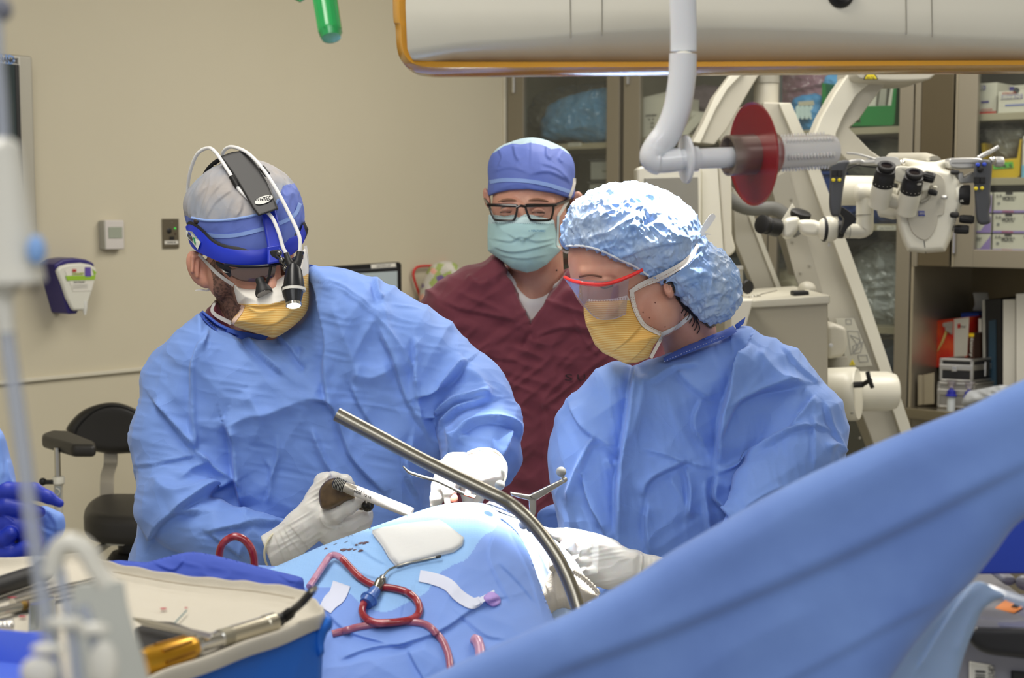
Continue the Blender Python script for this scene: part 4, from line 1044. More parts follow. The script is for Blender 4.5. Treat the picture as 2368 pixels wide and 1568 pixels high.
# corrugated hose
hp = spline([P(x, y, 3.80) for x, y in ((1600, 425), (1660, 440), (1695, 467), (1728, 481), (1762, 483), (1790, 483), (1818, 500), (1850, 540))], 14)
MB().tube(hp, [.0185 + (.0012 if i % 2 else -.0008) for i in range(len(hp))], 20).build('corrugated_hose', mat('hose_grey', (108, 108, 104), .6), S, smooth=True, angle=180)
MB().prism([P(x, y, 3.62) for x, y in ((1806, 512), (1832, 470), (1838, 480), (1848, 500), (1870, 515), (1850, 520))], [P(x, y, 3.66) for x, y in ((1806, 512), (1832, 470), (1838, 480), (1848, 500), (1870, 515), (1850, 520))]).build('wedge_mount', m_ivory, S, bevel=.002)
MB().lathe(P(1849, 503, 3.58), Vector((.22, -.3, .93)), [(0, .024), (.004, .026), (.014, .026), (.017, .022)], 36).build('focus_knob', m_rub, S, smooth=True)
# assistant scope, from its eyepiece to the main body
asx = Blob(3.45, 1800, 1960, 480, 570, -45, 45, 1.5)
asx.pillow([(1811, 512), (1822, 503), (1842, 501), (1849, 509), (1846, 530), (1830, 550), (1814, 552), (1807, 540)], 0, 22, 12, 0)
asx.pillow([(1846, 514), (1855, 508), (1885, 509), (1898, 520), (1898, 534), (1886, 546), (1862, 545), (1848, 535)], 0, 20, 12, 0)
asx.ell((1916, 530, 0), (28, 30, 28), k=1)
V, Q = asx.mesh(); from_np('relay_body', Parr(V, 3.45), Q, m_ivory, S)
MB().lathe(P(1902, 530, 3.45), P(1908, 530, 3.45) - P(1902, 530, 3.45), [(0, .0292), (.003, .0305), (.006, .0305), (.009, .0292)], 36).build('dark_ring', m_rub, S, smooth=True)
ax_ = P(1810, 532, 3.45) - P(1760, 520, 3.40)
ep = MB().lathe(P(1759, 518, 3.40), ax_, [(0, .016), (.003, .0225), (.010, .0225), (.012, .019), (.020, .0195), (.022, .0215), (.030, .0215), (.031, .0205), (.038, .0215), (.058, .0225)], 32).build('eyepiece', m_rub, S, smooth=True)
MB().lathe(P(1940, 531, 3.45), X, [(-.004, .021), (0, .0215), (.009, .0215), (.010, .018)], 30).build('dark_ring', m_rub, S, smooth=True)
MB().lathe(P(1917, 560, 3.45), -Z, [(0, .002), (.004, .002), (.005, .0035), (.010, .0035)], 12).build('thumb_screw', m_silver, S, smooth=True)
MB().pprism(spline2([(1944, 478), (1958, 484), (1979, 502), (1978, 512), (1962, 526), (1953, 540), (1945, 537), (1950, 520), (1952, 505), (1944, 495)], 4), 3.40, .02).build('black_bracket', m_rub, S, bevel=.002)
pt_ = spline([P(x, y, 3.47) for x, y in ((1952, 534), (1985, 534), (1999, 530), (2000, 510), (2000, 470), (1999, 452))], 6)
MB().tube(pt_, [.0175] * 6 + [.0185] * 6 + [.021] * (len(pt_) - 12), 24).build('relay_tube', m_ivory, S, smooth=True)
MB().tube([P(1999, 495.5, 3.47), P(1999, 497, 3.47)], .0216, 24).build('seam_ring', m_ivdk, S)
MB().tube([P(1962, 534, 3.47), P(1963.5, 534, 3.47)], .0182, 24).build('seam_ring', m_ivdk, S)
MB().lathe(P(1976, 447, 3.47), X, [(0, .010), (.004, .020), (.010, .0235), (.040, .0235), (.044, .021)], 30).build('tube_head', m_ivory, S, smooth=True)
MB().lathe(P(2017, 449, 3.47), X, [(0, .0225), (.002, .0240), (.010, .0240), (.012, .0225)], 30).build('dark_ring', m_rub, S, smooth=True)
ptext('OPEN', 2021.2, 440, 2021.2, 460, 3.44, 4, m_paper, S)
MB().lathe(P(1925, 441, 3.62), X, [(0, .034), (.004, .038), (.10, .037), (.125, .035)], 36).build('support_arm', m_ivory, S, smooth=True)
# head
Hd = 3.40
hb = Blob(Hd, 2020, 2240, 355, 600, -70, 90, 2)
hb.pillow([(2098, 388), (2150, 384), (2200, 394), (2222, 420), (2226, 470), (2212, 510), (2200, 552), (2186, 582), (2137, 586), (2098, 581), (2088, 561), (2077, 528), (2073, 488), (2076, 440), (2084, 400)], 0, 50, 16, 0, pw=3.0, smooth=False)
hb.cap((2092, 374, 0), 8, (2150, 388, 0), 13, 8); hb.cap((2192, 375, 0), 8, (2150, 390, 0), 13, 8)
hb.pillow([(2028, 440), (2030, 495), (2045, 503), (2076, 503), (2080, 440)], 20, 35, 12, 4, pw=3)
V, Q = hb.mesh(); head = from_np('head_body', Parr(V, Hd), Q, m_ivory, S)
sh = pp('shield', spline2([(2080, 440), (2078, 470), (2080, 490), (2096, 496), (2101, 515), (2112, 540), (2137, 556), (2155, 545), (2166, 522), (2169, 500), (2183, 494), (2186, 440), (2176, 405), (2130, 398)], 3), Hd - .0565, .012, m_ivgrey, head, .002)
MB().pprism([(2123.5, 488), (2138.5, 488), (2138, 494), (2139.5, 500), (2131, 498.5), (2124, 500), (2124.6, 494)], Hd - .0585, .003).build('badge', mat('badge_blue', (34, 52, 150), .4), sh)
ptext('ZEISS', 2125.5, 493.5, 2137.5, 493.5, Hd - .0592, 5.2, m_paper, sh)
MB().tube([P(2137, 557, Hd - .0525), P(2139, 572, Hd - .052), P(2141, 586, Hd - .035)], .0009, 6).build('seam', m_ink, head)
def eyep(x, y, k, par=S):
 """twin eyepiece: cup, ribbed black barrel with a scale, pale tube"""
 axv = Vector((-0.02, .52, -.85)).normalized(); p0 = P(x, y, Hd - .13)
 t_ = MB().lathe(p0, axv, [(.052, .0245), (.085, .0245), (.088, .0235), (.108, .0235), (.112, .018)], 36).build('eyepiece_tube', m_ivory, par, smooth=True)
 MB().lathe(p0, axv, [(.012, .0175), (.0135, .0215), (.024, .022), (.026, .0235), (.052, .0242)], 36).build('focus_barrel', m_rub, t_, smooth=True)
 MB().lathe(p0, axv, [(.006, .0125), (.001, .0135), (0, .0195), (.002, .0210), (.007, .0200), (.013, .0175)], 36).build('eyecup', mat('soft_black', (28, 28, 31), .5), t_, smooth=True)
 MB().lathe(p0, axv, [(.004, .0134), (.0045, .001)], 30).build('lens', mat('dark_lens', (20, 14, 18), .08), t_, smooth=True)
 for j in range(6):
  an = math.radians(-60 + 22 * j); side = axv.cross(Z).normalized(); f_ = axv.cross(side)
  c_ = p0 + axv * .044 + (side * math.sin(an) - f_ * math.cos(an) * (1 if (f_.y > 0) else -1)) * .0246
  MB().ball(c_, .0008, 8).build('scale_mark', m_paper, t_)
 return t_
e1_ = eyep(2051, 381, 0); e2_ = eyep(2115.5, 397, 1)
ptext('10x', 2122, 427, 2131, 424, Hd - .148, 5.5, m_paper, e2_)
pp('eyepiece_bridge', spline2([(2070, 388), (2095, 384), (2130, 392), (2150, 402), (2148, 440), (2120, 440), (2085, 424), (2070, 418)], 3), Hd - .085, .04, m_ivory, S, .004)
ptext('Carl Zeiss', 2086, 392, 2098, 394, Hd - .0865, 3, m_ink, S)
MB().tube([P(2060, 464, Hd - .075), P(2115, 478, Hd - .07)], .0165, 24).ball(P(2058, 463, Hd - .075), .0168).build('relay_link', m_ivgrey, S, smooth=True)
MB().tube([P(2096, 473.5, Hd - .072), P(2097.2, 473.8, Hd - .072)], .0170, 24).build('seam_ring', m_ivdk, S)
MB().tube(spline([P(x, y, Hd - .06) for x, y in ((2128, 468), (2144, 460), (2153, 445), (2156, 428))], 5), .004, 10).build('arc_bracket', m_ivdk, S, smooth=True)
def kn(name, x0, y0, x1, y1, r, d, m=m_rub, par=S, rib=True):
 p0, p1 = P(x0, y0, d), P(x1, y1, d - .01); L_ = (p1 - p0).length
 o = MB().lathe(p0, p1 - p0, [(0, r * .8), (L_ * .12, r), (L_ * .88, r), (L_, r * .85)], 24).build(name, m, par, smooth=True)
 if rib:
  axn = (p1 - p0).normalized(); sd = axn.cross(Z).normalized(); ff = axn.cross(sd); b = MB()
  for j in range(14):
   an = 2 * math.pi * j / 14; c_ = p0 + (sd * math.cos(an) + ff * math.sin(an)) * r
   b.tube([c_ + axn * L_ * .2, c_ + axn * L_ * .85], r * .09, 5)
  b.build('ribs', m, o)
 return o
kn('zoom_knob', 2134, 406, 2161, 413, .0115, Hd - .10); kn('lock_knob', 2147, 443, 2167, 447, .0065, Hd - .09)
kn('thumb_screw', 2178, 455, 2190, 457, .004, Hd - .06, m_silver); kn('thumb_screw', 2158, 432, 2167, 433, .003, Hd - .06, m_ivory, rib=False)
kn('side_knob', 2199, 398, 2218, 399, .0052, Hd - .05); kn('side_knob', 2198, 497, 2217, 497, .0062, Hd - .05)
kn('zoom_knob', 2218, 506, 2253, 508, .0095, Hd - .04); kn('zoom_knob', 2206, 530, 2241, 531, .0100, Hd - .04)
MB().lathe(P(2204, 451, Hd - .03), X, [(0, .026), (.004, .0275), (.020, .0265), (.024, .022)], 34).build('port_mount', m_ivory, S, smooth=True)
o = MB().lathe(P(2216, 451, Hd - .035), X + Vector((0, -.25, 0)), [(0, .0235), (.024, .0240), (.026, .0225), (.024, .019), (.008, .018)], 36).build('port_ring', m_rub, S, smooth=True)
ptext('IS', 2221, 465, 2228, 464, Hd - .062, 5, m_paper, o)
ptext('PENTERO', 2206, 532, 2212, 484, Hd - .058, 4.5, m_ink, head)
pp('grip_link', [(2216, 398), (2228, 398), (2230, 410), (2240, 404), (2256, 396), (2256, 423), (2216, 424)], Hd - .03, .03, m_silver, bevel=.003)
# handlebars
MB().pprism(spline2([(2196, 368), (2215, 365), (2262, 365), (2276, 372), (2274, 386), (2230, 390), (2204, 388), (2196, 382)], 4), Hd - .05, .04).build('handlebar', m_silver, S, bevel=.005)
MB().tube([P(2201, 377, Hd - .051), P(2258, 376.5, Hd - .051)], .0008, 6).build('seam', m_ink, S)
MB().tube(spline([P(x, y, Hd - .03) for x, y in ((2262, 366), (2276, 358), (2292, 350), (2309, 340))], 4), [.0058] * 8 + [.005] * 5, 12).build('lever', m_silver, S, smooth=True)
MB().ball(P(2295, 371, Hd - .05), .0095).build('ball_joint', m_chrome, S, smooth=True)
MB().lathe(P(2300, 374, Hd - .04), X, [(0, .0105), (.002, .0118), (.018, .0115), (.021, .008)], 24).build('end_sleeve', m_silver, S, smooth=True)
for x in (2086, 2193.5): MB().ball(P(x, 377, Hd - .02), .008).build('ball_joint', m_chrome, S, smooth=True)
MB().pprism(spline2([(1990, 374), (2030, 364), (2070, 363), (2081, 371), (2082, 382), (2060, 384), (2030, 380), (1995, 382)], 4), Hd - .03, .03).build('handlebar', m_silver, S, bevel=.004)
MB().tube(spline([P(x, y, Hd - .03) for x, y in ((1958, 354), (1985, 357), (2010, 364), (2024, 368))], 4), .0028, 10).tube(spline([P(x, y, Hd - .03) for x, y in ((1955, 378), (1985, 372), (2000, 376), (2022, 374))], 4), .0055, 10).build('lever', m_silver, S, smooth=True)
MB().tube(spline([P(x, y, Hd - .02) for x, y in ((1950, 400), (1966, 388), (1985, 382), (2010, 386), (2035, 388))], 4), .0018, 8).build('cable', m_ink, S, smooth=True)
MB().lathe(P(2146, 372, Hd), Z, [(0, .004), (.006, .004)], 12).build('screw', m_ivory, S, smooth=True)
MB().lathe(P(2160, 378, Hd + .05), Z, [(-.01, .034), (.004, .034), (.006, .03)], 30).build('coupling_disc', m_rub, S, smooth=True)
MB().tube([P(2160, 379, Hd + .05), P(2140, 372, Hd + .12), P(2060, 372, 3.62)], .02, 16).build('rear_coupling', m_ivgrey, S, smooth=True)
# hand grips
m_grip = mat('grip_grey', (66, 68, 73), .55, bump=[('noise', 400, .2, .0005)])
def grip(poly, d, rock, yel, blue=(), joy=None, T=16):
 xs = [p[0] for p in poly]; ys = [p[1] for p in poly]
 B = Blob(d, min(xs) - 6, max(xs) + 6, min(ys) - 6, max(ys) + 6, -T - 5, T + 5, 1.5)
 B.pillow(poly, 0, T, 9, 0, pw=3); V, Q = B.mesh(); g = from_np('handgrip', Parr(V, d), Q, m_grip, S)
 df = d - T * d / F
 for (x, y) in rock:
  MB().pprism([(x - 6, y - 8), (x + 6, y - 8), (x + 6, y + 7), (x - 6, y + 7)], df - .004, .006).build('rocker_switch', m_rub, g, bevel=.001)
 for (x, y) in yel: MB().lathe(P(x, y, df + .001), -Y, [(0, .0042), (.004, .0042), (.005, .003)], 18).build('yellow_button', m_yelbtn, g, smooth=True)
 for (x, y) in blue: MB().lathe(P(x, y, df + .001), -Y, [(0, .0042), (.006, .0042), (.007, .003)], 18).build('blue_button', m_bluebtn, g, smooth=True)
 if joy: MB().lathe(P(*joy, df + .001), -Y, [(0, .008), (.003, .007), (.006, .004), (.010, .006), (.011, .004)], 22).build('joystick', m_rub, g, smooth=True)
 return g
grip([(1921, 380), (1940, 372), (1964, 372), (1958, 395), (1949, 445), (1943, 495), (1934, 501), (1922, 497), (1917, 470), (1919, 420)], Hd - .05, ((1929, 401), (1943, 401)), ((1926.5, 416), (1940.5, 416)))
grip([(2255, 375), (2270, 369), (2287, 370), (2294, 380), (2293, 409), (2290, 441), (2292, 466), (2288, 490), (2291, 512), (2282, 519), (2266, 519), (2258, 505), (2254, 456), (2252, 409)], Hd - .06,
  ((2259, 417), (2273, 417)), ((2256, 436), (2270, 435)), ((2260, 381), (2275, 380)), (2266, 391.5))
# feet of the stand
MB().box((1.0, 3.95, .07), (1.25, .55, .12)).build('stand_foot', m_ivgrey, S, bevel=.02)
for dx in (-.5, .5):
 for dy in (-.2, .2): MB().tube([(1.0 + dx - .02, 3.95 + dy, .035), (1.0 + dx + .02, 3.95 + dy, .035)], .035, 16).build('caster', m_rub, S, smooth=True)
# small things on the cart
zt_ = P(1860, 686, cd0 + .05).z
o = MB().pprism([(1836, 674), (1871, 673), (1872, 684), (1855, 685), (1836, 685)], cd0 + .04, .05).build('black_clip', m_rub, bevel=.003)
tag(o, 'small black plastic clip lying on the microscope cart', 'clip')
pts = [P(x, y, cd0 + .10) for x, y in ((1731, 686), (1737, 690), (1742, 684), (1748, 687), (1760, 681), (1775, 677), (1797, 672))]
o = MB().tube(spline(pts, 5), .0018, 8).tube(spline([P(x, y, cd0 + .1) for x, y in ((1750, 682), (1765, 690), (1752, 694), (1742, 689))], 5), .0014, 8).build('metal_clamp', m_chrome, smooth=True)
tag(o, 'thin chrome wire clamp on the cart beside the black knob', 'clamp')
# stool
stl = thing('surgeon_stool', 'black padded stool with backrest and armrest behind the bending surgeon', 'stool', (0, 0, 0))
m_lea = mat('black_leather', (40, 38, 35), .42, bump=[('noise', 240, .12, .0006)])
SD = 3.75
def soft(name, poly, z0, T, R, m, par, d=SD, gx=0, gy=0, step=3, pw=3, **k):
 xs = [p[0] for p in poly]; ys = [p[1] for p in poly]; ex = (max(xs) - min(xs)) / 2 * abs(gx) + (max(ys) - min(ys)) / 2 * abs(gy)
 B = Blob(d, min(xs) - 6, max(xs) + 6, min(ys) - 6, max(ys) + 6, z0 - T - ex - 6, z0 + T + ex + 6, step)
 B.pillow(poly, z0, T, R, 0, pw=pw, gx=gx, gy=gy, **k); V, Q = B.mesh(); return from_np(name, Parr(V, d), Q, m, par)
stl.location = (P(260, 1200, SD).x, SD, 0)
bk_ = soft('backrest', [(157, 1002), (156, 985), (190, 950), (240, 932), (285, 934), (340, 960), (400, 1000), (404, 1040), (300, 1048), (240, 1048), (180, 1030)], 70, 30, 22, m_lea, stl)
MB().tube(spline([P(x, y, SD + .045) for x, y in ((174, 1002), (182, 984), (215, 952), (252, 938), (290, 942), (330, 962))], 5), .003, 8).build('piping', m_rub, bk_, smooth=True)
def flatpad(name, pts2, z, th, m, par, bev=.015):
 A = [Vector(p) for p in pts2]; return MB().prism([a + Vector((0, 0, -th)) for a in A], A).build(name, m, par, bevel=bev, seg=4)
za = P(160, 1012, 3.5).z
A = [Pz(99, 1000, za), Pz(125, 994, za), Pz(175, 996, za), Pz(221, 1018, za), Pz(218, 1029, za), Pz(164, 1030, za), Pz(99, 1012, za)]
A = [Pz(x, y, za) for x, y in ((97, 1001), (120, 993), (160, 995), (221, 1019), (222, 1028), (166, 1028), (97, 1008))]
flatpad('armrest', A, za, .032, m_lea, stl, .012)
xa = P(133, 1100, 3.45)
MB().tube([P(132, 1035, 3.45), P(134, 1105, 3.45)], .0075, 16).build('armrest_rod', m_chrome, stl, smooth=True)
MB().tube([P(135, 1120, 3.45), P(137, 1400, 3.45)], .0105, 16).build('armrest_post', m_ivgrey, stl, smooth=True)
MB().lathe(P(135, 1102, 3.45), -Z, [(0, .013), (.003, .0155), (.016, .0155), (.02, .012)], 24).build('collar', m_ivory, stl, smooth=True)
kb = MB().tube([P(104, 1115, 3.44), P(124, 1115, 3.44)], .006, 12).ball(P(99, 1114, 3.44), .0095).build('clamp_knob', m_rub, stl, smooth=True)
pp('level_sticker', [(127, 1125), (140, 1125), (141, 1150), (128, 1150)], 3.438, .002, mat('sticker_grey', (150, 156, 156), .5), stl, 0)
MB().tube(spline([P(x, y, 3.436) for x, y in ((129, 1129), (136, 1132), (138, 1138), (134, 1144), (130, 1146))], 4), .0012, 6).build('printed_arc', m_paper, stl)
bk2 = [[P(x0, y, SD + dz) for x0 in (xa0, xa0 + (31 if y < 1120 else 30))] for (xa0, y, dz) in ((240, 1040, .06), (240, 1062, .06), (238, 1078, .05), (232, 1095, .03), (231, 1120, .0), (231, 1155, -.02))]
bk2 = [[P(a_, y, SD + dz), P(b_, y, SD + dz)] for (a_, b_, y, dz) in ((240, 271, 1035, .08), (240, 271, 1062, .08), (239, 270, 1076, .07), (232, 263, 1098, .03), (231, 262, 1120, .01), (231, 262, 1170, .0))]
MB().sheet(bk2, .006, (0, 1, 0)).build('back_bar', mat('bar_grey', (158, 152, 138), .4, .3), stl, bevel=.001)
zs_ = P(260, 1165, 3.6).z
seat_top = [Pz(x, y, zs_) for x, y in ((193, 1178), (197, 1160), (215, 1146), (245, 1139), (310, 1138), (390, 1142), (405, 1160), (400, 1182), (350, 1196), (250, 1194), (205, 1188))]
seat_top = [Vector((p.x, p.y, zs_)) for p in spline([p for p in seat_top], 4, True)]
flatpad('seat', seat_top, zs_, .075, m_lea, stl, .025)
MB().tube([P(300, 1245, 3.62), Vector((P(300, 1245, 3.62).x, 3.62, .1))], .03, 20).build('gas_column', m_rub, stl, smooth=True)
MB().tube([P(262, 1248, 3.55), P(215, 1280, 3.45)], .010, 12).tube([P(255, 1240, 3.6), P(256, 1258, 3.6)], .015, 12).build('post_arm', m_ivgrey, stl, smooth=True)
MB().prism([P(240, 1262, 3.5), P(285, 1262, 3.5), P(320, 1243, 3.5), P(310, 1243, 3.5), P(280, 1257, 3.5), P(240, 1256, 3.5)], [P(x, y, 3.53) for x, y in ((240, 1262), (285, 1262), (320, 1243), (310, 1243), (280, 1257), (240, 1256))]).build('lever_plate', m_ivory, stl)
MB().lathe((stl.location.x + .04, 3.62, .11), -Z, [(0, .03), (.03, .05), (.05, .26), (.06, .28), (.075, .28)], 30).build('foot_base', m_rub, stl, smooth=True)
MB().lathe(P(300, 1275, 3.62), -Z, [(0, .045), (.02, .06), (.05, .045), (.07, .06), (.10, .04)], 26).build('bellows', m_rub, stl, smooth=True)
# ================================================================ helpers for figures
from mathutils.bvhtree import BVHTree
def zray(parts):
 """depth of the front of the sculpted surfaces at a frame position"""
 vs, fs, n = [], [], 0
 for V, Q in parts:
  vs += [tuple(v) for v in V]; fs += [tuple(int(i) + n for i in q) for q in Q]; n = len(vs)
 T = BVHTree.FromPolygons(vs, fs); last = [0.0]
 def f(x, y, default=None):
  h = T.ray_cast(Vector((x, y, -2000)), Vector((0, 0, 1)))
  if h[0] is not None: last[0] = h[0].z; return h[0].z
  if default is not None: return default
  h = T.find_nearest(Vector((x, y, last[0])))
  return h[0].z if h[0] is not None else last[0]
 return f
def strip(name, pts, w, zf, d, m, par, off=3, thick=2.5, n=6, smooth_it=2, bevel=0, label=None):
 """a ribbon laid over a surface; w in pixels (one or per point)"""
 ws = w if isinstance(w, (list, tuple)) else [w] * len(pts)
 c = spline([(x, y, ww) for (x, y), ww in zip(pts, ws)], n)
 rows = []
 for i, p in enumerate(c):
  a = c[max(i - 1, 0)]; b = c[min(i + 1, len(c) - 1)]; t = Vector((b.x - a.x, b.y - a.y)).normalized(); nn = Vector((-t.y, t.x))
  rows.append([(p.x + nn.x * k * p.z / 2, p.y + nn.y * k * p.z / 2) for k in (-1, -.5, 0, .5, 1)])
 z = np.array([[zf(x, y) for x, y in r] for r in rows])
 for _ in range(smooth_it):
  z[1:-1] = np.minimum(z[1:-1], (z[:-2] + z[2:] + z[1:-1]) / 3)
 R = []
 for r, zz in zip(rows, z):
  R.append([Vector(Parr([[x, y, q - off]], d)[0]) for (x, y), q in zip(r, zz)])
 b = MB().sheet(R, thick * d / F, (0, 1, 0)); return b.build(name, m, par, smooth=True, label=label)
def cord(name, pts, r, zf, d, m, par, off=2, n=6):
 c = spline([(x, y, 0) for x, y in pts], n)
 return MB().tube([Vector(Parr([[p.x, p.y, zf(p.x, p.y) - off]], d)[0]) for p in c], r, 8).build(name, m, par, smooth=True)
def in_poly(poly, x, y): return sd_poly(poly, x, y) < 0
def patch_of(name, V, Q, poly, off, d, m, par, back=False, label=None, thick=0):
 """a thin layer lying on part of a sculpted surface"""
 N = normals(V, Q); c = V[Q].mean(1); nf = N[Q].mean(1)
 k = in_poly(poly, c[:, 0], c[:, 1]) & ((nf[:, 2] < 0.25) if not back else True)
 q = Q[k]; ids = np.unique(q); mp = -np.ones(len(V), int); mp[ids] = np.arange(len(ids))
 return from_np(name, Parr(V[ids] + N[ids] * off, d), mp[q], m, par, True, label)
def P3(x, y, z, d): return Vector(Parr([[x, y, z]], d)[0])
def cut(B, n, p, k=2):
 n = np.array(n, float); n /= np.linalg.norm(n)
 dd = (B.X - p[0]) * n[0] + (B.Y - p[1]) * n[1] + (B.Z - p[2]) * n[2]
 B.Fd = (-smin(-B.Fd, -dd, k)).astype(np.float32); return B
def carve(B, poly, k=4):
 X2, Y2 = np.meshgrid(B.x, B.y, indexing='ij'); dv = sd_poly(poly, X2, Y2)
 return B.put(np.broadcast_to(dv[:, :, None], B.Fd.shape), k, 'sub')
def two_tone(o, V, Q, poly, m2, d=None):
 """second material inside the outline"""
 o.data.materials.append(m2); c = V[Q].mean(1); k = in_poly(poly, c[:, 0], c[:, 1])
 if len(o.data.polygons) == len(k): o.data.polygons.foreach_set('material_index', k.astype(int).tolist())
def dots(name, rows, zf, d, m, par, r=.0006, off=4.5, gap=6):
 """rows of little punched marks along lines"""
 b = MB()
 for pts in rows:
  c = spline([(x, y, 0) for x, y in pts], 6); L_ = 0; last = c[0]
  for i in range(1, len(c)):
   e = c[i] - c[i - 1]; ln = e.length; t = gap - L_
   while t < ln:
    p = c[i - 1] + e * (t / ln); q = p + e.normalized() * gap * .4
    b.tube([P3(p.x, p.y, zf(p.x, p.y) - off, d), P3(q.x, q.y, zf(q.x, q.y) - off, d)], r, 4); t += gap
   L_ = ln - (t - gap)
 return b.build(name, m, par)
m_skin = mat('skin', (205, 150, 128), .55, sss=.12, var=((188, 128, 106), 28, .5), bump=[('noise', 500, .12, .0004)])
m_skin2 = mat('skin_light', (206, 154, 132), .5, sss=.12, var=((186, 126, 106), 30, .5), bump=[('noise', 500, .10, .0004)])
def gown_mat(name, c, crum=.35, sc=16):
 return mat(name, c, .72, sheen=.15, bump=[('crumple', sc, crum, .012), ('weave', 620, .10, .0006)], var=(tuple(min(255, x + 10) for x in c), 5, .5))
m_gown = gown_mat('gown_blue', (118, 154, 226), .5)
m_collar = mat('collar_blue', (72, 104, 196), .7, bump=[('weave', 700, .1, .0006)])
m_stitch = mat('stitch_thread', (200, 208, 235), .8)
m_glove = mat('latex_white', (226, 224, 218), .42, sss=.08, bump=[('noise', 60, .25, .002), ('crumple', 60, .12, .002)])
m_gloveb = mat('nitrile_blue', (30, 52, 170), .45, bump=[('crumple', 50, .25, .003)])
m_maskw = mat('mask_white', (228, 224, 216), .8, bump=[('weave', 500, .15, .0005)])
m_masky = mat('mask_yellow', (238, 186, 92), .75, extra=stripes((240, 206, 132), (226, 170, 78), 120, 'Z'), bump=[('crumple', 30, .3, .004)])
m_capb = mat('cap_blue_cloth', (98, 118, 196), .65, bump=[('crumple', 26, .35, .006), ('weave', 700, .08, .0004)])
m_capg = mat('cap_grey_mesh', (150, 156, 168), .8, bump=[('crumple', 30, .35, .006)], var=((178, 170, 164), 16, .8))
m_ribbon = mat('ribbon_pale_blue', (140, 168, 226), .7, bump=[('weave', 800, .1, .0004)])
m_eyew = mat('eye_white', (214, 206, 200), .2); m_iris = mat('iris_brown', (62, 54, 44), .15)
m_hair = mat('dark_hair', (48, 36, 30), .55, bump=[('noise', 300, .4, .002)])
m_maroon = mat('maroon_cotton', (118, 52, 66), .85, sheen=.2, bump=[('crumple', 12, .35, .012), ('weave', 900, .08, .0004)], var=((106, 44, 58), 6, .5))
# ================================================================ the bending surgeon
D1 = 2.30
surg = thing('person', 'person in blue gown bending forward with a blue headlight band, gripping a brown-handled tool', 'person', (P(640, 900, D1).x, D1, 0))
# gown
G = Blob(D1, 296, 1226, 596, 1440, -270, 210, 4)
torso = [(462, 722), (500, 752), (560, 782), (640, 784), (700, 740), (718, 690), (716, 640), (722, 618), (742, 619), (790, 622), (850, 640), (900, 660), (960, 695), (1010, 727), (1050, 765),
   (1075, 805), (1082, 860), (1060, 960), (1010, 1100), (985, 1250), (960, 1425), (335, 1425), (320, 1200), (313, 1060), (320, 950), (342, 880), (392, 790), (435, 745)]
G.pillow(torso, -5, 135, 125, 1, gy=.12, smooth=True)
G.chain([(415, 890, 10, 88), (398, 1010, -30, 84), (396, 1160, -90, 80)], 30)
G.chain([(398, 1170, -100, 80), (500, 1238, -150, 70), (600, 1252, -150, 54), (650, 1248, -148, 44)], 30)
G.chain([(950, 815, 20, 105), (1090, 920, -50, 88), (1112, 985, -90, 86), (1112, 1040, -120, 82), (1100, 1072, -140, 66)], 26)
G.cap((1165, 1060, -90), 34, (1160, 1100, -90), 22, 20)
